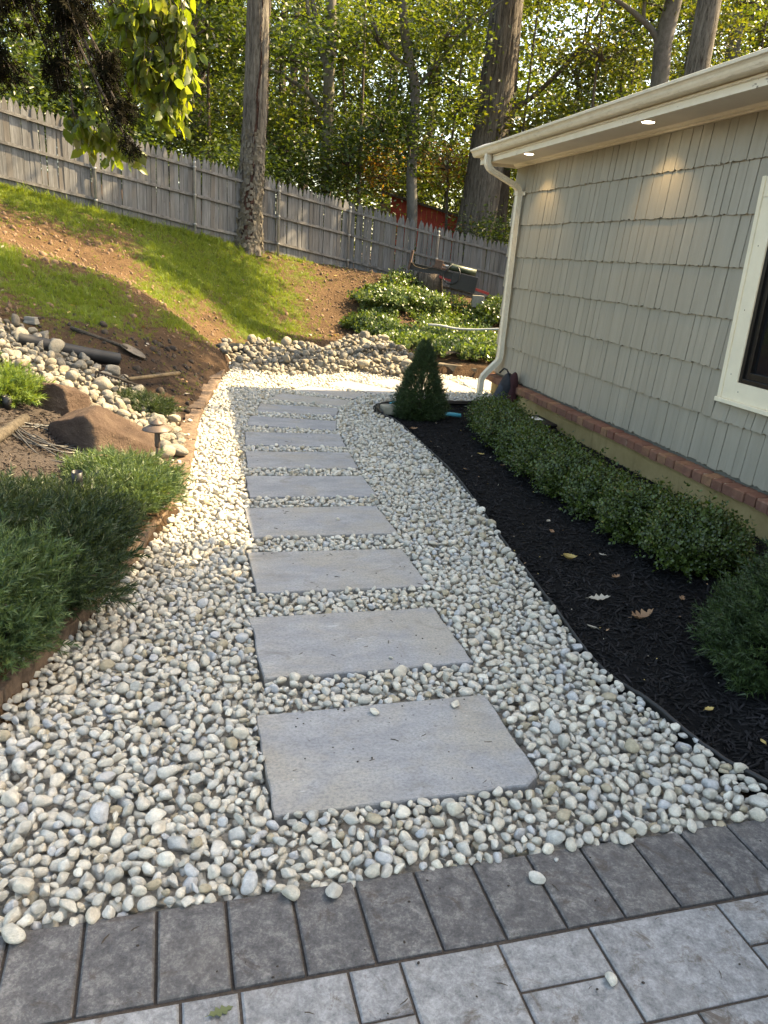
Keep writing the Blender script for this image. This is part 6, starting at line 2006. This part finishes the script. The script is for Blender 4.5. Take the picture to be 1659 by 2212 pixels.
tree('tree', 'dark trunk half hidden behind the huge furrowed trunk', [(2.60, 22.6, .4), (2.58, 22.6, 2.7), (2.52, 22.6, 4.4), (2.47, 22.6, 6.1), (2.40, 22.6, 8.0), (2.3, 22.6, 12)], [.25, .22, .205, .195, .18, .12], 'bark_dark',
     [([(2.5, 22.6, 5.4), (3.2, 22.5, 5.9), (4.1, 22.4, 6.9), (4.6, 22.4, 8)], [.08, .065, .05, .02])], nseg=40, ridge=.05, step=.1, seed=340, crown=[(4.2, 22.6, 6.6, 1.3, 1.0, 1.0), (3.7, 23, 4.7, 1.0, 1.0, .9)], leaf='leaf_wood_yellow', nleaf=2600, lsize=.105)
tree('tree', 'pale grey forked tree above the middle of the gutter', [(5.36, 19.0, .2), (5.35, 19.0, 3.0), (5.34, 19.0, 5.55), (5.29, 19.0, 6.34), (5.36, 19.0, 7.17), (5.5, 19, 9), (5.6, 19, 12)], [.26, .21, .19, .19, .175, .14, .08], 'bark_pale',
     [([(5.22, 19.0, 6.25), (5.05, 19.0, 6.55), (4.62, 19.0, 6.85), (4.35, 19.0, 7.0), (3.7, 18.9, 7.25)], [.085, .07, .06, .05, .03]), ([(4.8, 19.0, 6.72), (4.7, 18.9, 7.3), (4.75, 18.8, 8.2)], [.045, .035, .02])], ridge=.03, step=.12, seed=350,
     crown=[(6.4, 19.6, 6.7, .9, .8, .8), (4.3, 20.2, 6.4, 1.0, .9, .6)], leaf='leaf_wood_yellow', nleaf=1800, lsize=.10)
tree('tree', 'brown furrowed trunk right of the pale grey forked tree', [(7.85, 24.0, .2), (7.75, 24.0, 4), (7.64, 24.0, 7.04), (7.52, 24.0, 8.68), (7.4, 24, 12)], [.36, .31, .275, .27, .2], 'bark_grey', nseg=48, ridge=.06, step=.1, seed=360)
tree('tree', 'pale slim trunk farthest right above the gutter', [(8.75, 24.0, .2), (8.66, 24.0, 4), (8.60, 24.0, 7.5), (8.50, 24.0, 8.74), (8.4, 24, 12)], [.22, .19, .18, .15, .08], 'bark_pale', [([(8.6, 24, 7.9), (9.1, 24, 8.6), (9.6, 24, 9.4)], [.07, .06, .03])], ridge=.03, step=.15, seed=370,
     crown=[(9.3, 24.3, 8.4, 1.1, 1.0, .9)], leaf='leaf_wood_yellow', nleaf=1000, lsize=.11)
tree('tree', 'young tree with orange and red turning leaves beside the shed', [(1.15, 21.8, .8), (1.1, 21.8, 2.5), (1.0, 21.8, 4.2)], [.05, .04, .02], 'bark_dark', seed=380, step=.2,
     crown=[(.95, 21.3, 3.95, .55, .5, .55), (.35, 21.9, 4.2, .5, .5, .4), (1.55, 20.6, 2.35, .35, .3, .2), (-.9, 21.5, 3.7, .6, .6, .7)], leaf='leaf_autumn', nleaf=2200, lsize=.10)

# understory: many leafy young trees that nothing tells apart
UN = []
r = np.random.default_rng(400)
for i, (x, y) in enumerate([(-9.5, 17.2), (-7.6, 19.0), (-6.2, 18.5), (-4.9, 20.4), (-3.4, 19.6), (-1.2, 21.0), (-1.6, 24.2), (-0.8, 27.0), (3.2, 24.6), (4.2, 22.6), (5.8, 23.0), (7.0, 21.4), (8.8, 22.2), (10.5, 23.5), (-6.8, 23.5), (-4.0, 25.5), (4.4, 20.4), (6.6, 26.5), (9.8, 27.5), (-10.5, 22.5), (1.2, 27.5), (12.5, 25.5)]):
    z0 = bz(min(max(x, -13), 11), y)
    top = 1.6 + .29 * y + 1.2
    mid = (z0 + top) / 2
    cr = []
    for k in range(7):
        cr.append((x + r.normal() * 1.0, y + r.normal() * .9, z0 + (top - z0) * r.uniform(.22, 1.0), r.uniform(.7, 1.3), r.uniform(.7, 1.1), r.uniform(.5, .9)))
    lean = r.normal() * .3
    leaf = ['leaf_wood', 'leaf_wood', 'leaf_wood_dark', 'leaf_wood_yellow'][int(r.integers(4))]
    if x < -5.5: leaf = 'leaf_wood_dark'
    tree('understory_tree', 'slender leafy young tree in the woods behind the fence', [(x, y, z0 - .2), (x + lean * .4, y, mid), (x + lean, y, top)], [.05, .038, .015], 'bark_dark', seed=410 + i, step=.3, ridge=.03, crown=cr, leaf=leaf, nleaf=6200, lsize=.135, group='young trees in the woods')

# the wood beyond, one mass
r = np.random.default_rng(500)
balls = []
for i in range(200):
    y = r.uniform(27, 46); x = r.uniform(-.60, .62) * y
    balls.append((x, y, r.uniform(1.0, 1.6 + .33 * y), r.uniform(1.5, 2.8), r.uniform(1.2, 2.0), r.uniform(1.0, 1.8)))
V, F = leaf_cloud(balls, 150000, .20, r, clump=24, spread=.5)
wood = tag(link('woodland', np_mesh('woodland', V, F), 'leaf_wood'), kind='stuff')
balls = [(x, y, z, 2.6, 1.2, 1.8) for x in np.arange(-32, 36, 2.2) for y, z in ((48 + r.normal(), 3), (49 + r.normal(), 6.5), (50 + r.normal(), 10), (51 + r.normal(), 13.5), (52 + r.normal(), 17), (53 + r.normal(), 20.5))]
V, F = leaf_cloud(balls, 72000, .46, r, clump=24, spread=.8)
tag(link('woodland', np_mesh('woodland', V, F), 'leaf_wood_dark'), kind='stuff')
b = MB()
for i in range(13):
    y = r.uniform(27, 46); x = r.uniform(-.58, .6) * y; q = r.uniform(.15, .32); ln = r.normal() * .5
    b.tube([(x, y, 0), (x + ln * .5, y, 8), (x + ln, y, 17)], [q, q * .8, q * .5], 7)
tag(b.build('woodland_trunks', 'bark_dark'), kind='stuff')
# low brush along the back of the fence
balls = [(x, np.interp(x, [-9.5, -6.34, -1.16, .75, 4.2], [10.5, 13, 17.1, 17.3, 17.62]) + r.uniform(1.4, 3.6), np.interp(x, [-9.5, -1.16, 4.2], [3.2, 1.9, .9]) + (r.uniform(0, 1.1) if not -.75 < x < 1.7 else r.uniform(-.6, -.1)), .8, .6, .5) for x in r.uniform(-9.5, 4, 46)]
V, F = leaf_cloud(balls, 17000, .10, r, clump=18, spread=.25)
tag(link('undergrowth', np_mesh('undergrowth', V, F), 'leaf_wood_dark'), kind='stuff')

# ---------------------------------------------------------------- overhanging branches at the top left
r = np.random.default_rng(600)
dg_ = thing('dogwood', 'dogwood with drooping sunlit light green leaves hanging in from the left', 'tree', (-4.5, 5.9, 1.2))
db = np.array(dg_.location)
trunk('trunk', dg_, [(-4.5, 5.9, .7), (-4.45, 5.9, 2.2), (-4.1, 5.85, 3.4)], [.11, .09, .07], 'bark_dark', 601, loc=db, nseg=16)
CL = [(-1.70, 5.6, 2.98, .22, .25, .22, 230), (-1.64, 5.6, 2.66, .15, .22, .20, 190), (-1.50, 5.6, 2.80, .10, .15, .22, 120), (-1.90, 5.62, 2.86, .18, .2, .18, 130), (-2.22, 5.6, 2.24, .17, .14, .085, 80), (-1.98, 5.6, 2.19, .15, .12, .075, 66), (-1.86, 5.6, 2.10, .055, .06, .05, 20), (-2.15, 5.62, 2.42, .08, .1, .06, 26), (-1.62, 5.6, 2.40, .12, .14, .13, 130), (-1.78, 5.6, 2.55, .13, .14, .16, 120), (-1.52, 5.6, 2.55, .10, .12, .18, 120), (-1.55, 5.6, 3.25, .25, .3, .2, 120), (-1.95, 5.6, 3.3, .3, .3, .2, 140)]
LP_, LD_, tw = [], [], MB()
hub = np.array([-2.5, 5.75, 3.55])
tw.tube([np.array([-4.1, 5.85, 3.4]) - db, np.array([-3.3, 5.8, 3.7]) - db, hub - db], [.07, .045, .028], 8)
for (x, y, z, rx, ry, rz_, n) in CL:
    c = np.array([x, y, z])
    topc = c + np.array([-.03, .02, rz_ * .9])
    mid_ = hub * .5 + topc * .5 + np.array([0, 0, .12])
    tw.tube([p - db for p in smooth_line([hub, mid_, topc], 5)], np.linspace(.014, .005, 11), 5)
    nt = max(3, n // 9)
    for k in range(nt):
        s = topc + r.normal(size=3) * np.array([rx, ry, rz_]) * .35
        e = c + rand_dirs(1, r)[0] * np.array([rx, ry, rz_]) * r.uniform(.6, 1.05) - np.array([0, 0, rz_ * .25])
        m_ = s * .5 + e * .5 + np.array([0, 0, .05])
        tw.tube([topc - db, s - db, m_ - db, e - db], [.0035, .003, .0022, .0014], 4)
        for q in range(max(2, n // nt)):
            t = r.uniform(.2, 1.0)
            p = (1 - t) ** 2 * s + 2 * t * (1 - t) * m_ + t * t * e
            LP_.append(p + r.normal(size=3) * .018); LD_.append(unit(np.array([r.normal() * .55, r.normal() * .55, -.9 + r.normal() * .25])))
LP_, LD_ = np.array(LP_), np.array(LD_)
V, F = stamp(BROAD, BROAD_F, frames(LD_, r.uniform(0, 6.28, len(LP_))), LP_, r.uniform(.07, .112, len(LP_)))
link('leaves', np_mesh('leaves', V - db, F, False), 'leaf_dogwood', dg_)
tag(tw.build('branches', 'twig', dg_), kind='stuff')

mp = thing('maple', 'dark fine leaved maple drooping in the shade at the top left corner', 'tree', (-3.9, 4.6, .9))
mb = np.array(mp.location)
trunk('trunk', mp, [(-3.9, 4.6, .4), (-3.85, 4.65, 1.8), (-3.5, 4.8, 3.0)], [.10, .08, .06], 'bark_dark', 611, loc=mb, nseg=16)
pv, pf = [(0, 0, 0)], []
for k, a in enumerate((-1.9, -1.2, -.6, 0, .6, 1.2, 1.9)):
    L = (.45, .7, .9, 1.0, .9, .7, .45)[k]
    d = np.array([math.cos(a), math.sin(a), 0]); s = np.array([-math.sin(a), math.cos(a), 0])
    i0 = len(pv)
    pv += [d * L * .45 + s * .075, d * L - np.array([0, 0, .12]), d * L * .45 - s * .075]
    pf += [(0, i0 + 2, i0 + 1), (0, i0 + 1, i0)]
PALM, PALM_F = np.array([tuple(p) for p in pv]), np.array(pf)
MC = [(-2.35, 5.0, 2.80, .32, .25, .22, 420), (-2.0, 5.0, 2.72, .24, .22, .20, 330), (-1.78, 5.0, 2.45, .11, .14, .16, 150), (-1.70, 5.0, 2.24, .065, .09, .12, 75), (-2.45, 5.0, 2.46, .22, .2, .13, 200), (-2.08, 5.0, 2.46, .16, .16, .10, 110), (-2.3, 4.95, 3.2, .6, .4, .2, 500), (-1.5, 4.9, 3.75, .75, .55, .28, 900), (-2.3, 4.9, 3.8, .8, .6, .3, 700), (-1.66, 4.98, 2.10, .04, .06, .08, 30)]  # the highest clumps are unseen, added to shade the hanging leaves
LP_, LD_, tw = [], [], MB()
hub = np.array([-2.6, 4.95, 3.5])
tw.tube([np.array([-3.5, 4.8, 3.0]) - mb, np.array([-3.0, 4.9, 3.4]) - mb, hub - mb], [.06, .04, .03], 8)
for (x, y, z, rx, ry, rz_, n) in MC:
    c = np.array([x, y, z]); topc = c + np.array([-.04, 0, rz_ * .8])
    tw.tube([p - mb for p in smooth_line([hub, hub * .5 + topc * .5 + np.array([0, 0, .15]), topc], 5)], np.linspace(.016, .005, 11), 5)
    n = int(n * 1.6)
    nt = max(3, n // 14)
    for k in range(nt):
        e = c + rand_dirs(1, r)[0] * np.array([rx, ry, rz_]) * r.random() ** .4
        m_ = topc * .5 + e * .5 + np.array([0, 0, .04])
        tw.tube([topc - mb, m_ - mb, e - mb], [.003, .002, .0012], 4)
        for q in range(max(2, n // nt)):
            t = r.uniform(.25, 1.05)
            LP_.append((1 - t) ** 2 * topc + 2 * t * (1 - t) * m_ + t * t * e + r.normal(size=3) * .03)
            LD_.append(unit(np.array([r.normal() * .6 + .2, r.normal() * .6, -.8 + r.normal() * .3])))
LP_, LD_ = np.array(LP_), np.array(LD_)
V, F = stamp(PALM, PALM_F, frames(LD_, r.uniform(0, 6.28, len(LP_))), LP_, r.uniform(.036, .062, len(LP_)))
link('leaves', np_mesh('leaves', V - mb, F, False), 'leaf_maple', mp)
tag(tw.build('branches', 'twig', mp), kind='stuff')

# unseen trees put in for the shade they cast: beyond the house, behind it, and by its far gable
def shade_tree(label, pts, radii, crown, n, size, seed, dy=0.0):
    pts = [(x, y + dy, z) for x, y, z in pts]
    crown = [(x, y + dy, *q) for x, y, *q in crown]
    return tree('shade_tree', label, pts, radii, 'bark_grey', crown=crown, leaf='leaf_wood', nleaf=n, lsize=size, seed=seed, step=.4, ridge=.05)
shade_tree('unseen spreading tree added left of the lawn to block sky light', [(-10.5, 8.6, 2.2), (-10.2, 8.7, 5), (-8.8, 9.2, 8.6)], [.3, .26, .16], [(-5.6, 9.6, 9.2, 2.4, 2.2, 1.0), (-7.6, 8.0, 8.8, 2.2, 2.0, 1.0), (-3.6, 9.0, 9.9, 1.8, 1.8, .8), (-5.6, 11.8, 9.8, 2.0, 1.8, .9)], 7000, .24, 704)  # added only for its crown, which cuts sky light over the lawn
shade_tree('unseen tall tree added beyond the house to shade the foreground', [(10.8, 5.2, 0), (10.6, 5.1, 5), (9.6, 4.8, 9)], [.3, .25, .15], [(8.0, 4.3, 9.7, 1.5, 1.15, 1.0), (8.9, 4.7, 10.4, 1.4, 1.2, .9), (7.2, 4.0, 9.3, 1.1, .9, .9), (8.3, 3.4, 9.9, 1.4, 1.0, .9), (9.8, 4.6, 9.8, 1.2, 1.2, 1.0), (8.9, 2.9, 9.9, 1.3, .7, .8), (9.9, 3.4, 10.2, 1.0, .9, .8)], 12500, .17, 701, 1.1)
shade_tree('unseen tall tree added beyond the far gable to shade the lawn', [(6.8, 13.2, 0), (6.6, 12.8, 5), (5.6, 11.6, 9)], [.28, .22, .12], [(4.9, 10.9, 10.0, 1.6, 1.1, 1.0), (6.3, 11.6, 11.0, 1.6, 1.2, 1.0), (5.6, 10.0, 11.0, 1.3, 1.0, .9), (6.3, 9.35, 10.2, 1.15, .8, .6), (5.0, 9.5, 9.8, 1.1, .8, .6), (6.4, 10.4, 10.0, 1.0, .8, .6), (3.9, 9.9, 9.6, 1.0, .9, .6)], 9500, .17, 702, 1.1)
shade_tree('straight tree on the ivy bank hidden by the house corner', [(4.9, 15.4, 0), (4.95, 15.4, 5), (5.0, 15.5, 11)], [.24, .21, .15], [(3.4, 16.5, 9.6, 1.3, .9, .9), (5.4, 17.3, 11.2, 1.6, 1.0, 1.0), (1.6, 16.7, 8.4, 1.1, .8, .7), (7.6, 16.9, 12.2, 1.3, 1.0, .8), (2.6, 18.0, 8.6, 1.2, .8, .9), (1.9, 15.25, 9.4, 1.25, .6, .6), (.5, 14.3, 9.2, 1.0, .55, .5)], 7600, .17, 703, 0.0)  # trunk inferred from its shadow streak; crown spread to shade the fence

# leaf litter on the lawn and under the fence
r = np.random.default_rng(800)
LIT = []
for kk, mt in enumerate(('leaf_dry', 'leaf_pale', 'leaf_yellow', 'leaf_dry')):
    me = np_mesh('litter_leaf', np.array([(-.5, 0, 0), (-.1, .28, .10), (.5, 0, .02), (-.1, -.28, .12)]), np.array([(0, 1, 2), (0, 2, 3)]))
    me.materials.append(M[mt]); LIT.append(me)
n = 2600
x = r.uniform(-7, 0.6, n); y = r.uniform(7.0, 17.0, n)
k = (y < 13.0 + (x + 6.34) * .7915 - .05) & ((x < np.interp(y, LEFT[:, 1], LEFT[:, 0]) - .15) | (y > 12.4)) & ~inside(STRIP, x, y) & ~inside(BED, x, y)
k &= (r.random(n) < .25) | (y > 14.0 + (x + 5) * .75)
x, y = x[k], y[k]
sz = r.uniform(.03, .085, len(x))
scatter('leaf_litter', None, LIT, np.column_stack([x, y, ground_z(x, y) + .022]), np.column_stack([r.normal(size=(len(x), 2)) * .3, r.uniform(0, 6.28, len(x))]), np.column_stack([sz, sz, sz]), r.integers(0, 4, len(x)))
# twigs and specks of dirt on the paving
TWG = []
b = MB(); b.tube([(-.5, 0, .03), (-.1, .05, .05), (.5, -.02, .03)], [.05, .06, .03], 5)
me = b.mesh('twig'); me.materials.append(M['twig']); TWG.append(me)
V, F = bmesh_ico(1)
me = np_mesh('crumb', V * np.array([.3, .22, .12]), F); me.materials.append(M['dark_clod']); TWG.append(me)
tz = []
for i in range(230):
    if r.random() < .45:
        t, w = r.uniform(-1.2, 1.3), -r.random() ** .8 * .75
        p = pav(t, w); z = .0235
    else:
        j = min(int(r.exponential(2.6)), 11)
        sx, sy, L, W, a = STONES[j]
        u, v = r.uniform(-.48, .48) * L, r.uniform(-.48, .48) * W
        p = (sx + u * math.cos(R(a)) - v * math.sin(R(a)), sy + u * math.sin(R(a)) + v * math.cos(R(a))); z = STONE_TOP + .001
    kind = int(r.random() < .7)
    tz.append((p[0], p[1], z, r.uniform(.012, .03) if kind == 0 else r.uniform(.006, .018), kind))
tz = np.array(tz)
scatter('paving_crumbs', None, TWG, tz[:, :3], np.column_stack([tz[:, 0] * 0, tz[:, 0] * 0, r.uniform(0, 6.28, len(tz))]), np.repeat(tz[:, 3:4], 3, 1), tz[:, 4].astype(int))

# specks of leaf on the mulch, stray pebbles on the stone edging and the soil beside it
n = 260
x = r.uniform(-.2, 2.0, n); y = r.uniform(2.1, 8.6, n); k = inside(MULCH, x, y); x, y = x[k], y[k]
sz = r.uniform(.006, .02, len(x))
scatter('leaf_specks', mulch_bed, LIT, np.column_stack([x, y, mulch_z(x, y) + .022]), np.column_stack([r.normal(size=(len(x), 2)) * .4, r.uniform(0, 6.28, len(x))]), np.column_stack([sz, sz, sz]), r.integers(0, 4, len(x)))
n = 70
y = r.uniform(2.3, 6.8, n); off = np.abs(r.normal(size=n)) * .10 + .02
x = np.interp(y, LEFT[:, 1], LEFT[:, 0]) - off
sz = np.clip(r.lognormal(math.log(.014), .3, n), .007, .026)
zb = np.where(off < .13, .098, ground_z(x, y) + .035)
scatter('stray_pebbles', gravel_bed, PEB_MESH, np.column_stack([x, y, zb + sz * .5]), np.column_stack([x * 0, x * 0, r.uniform(0, 6.28, n)]), np.column_stack([sz, sz * .8, sz * .6]), r.integers(0, 22, n))
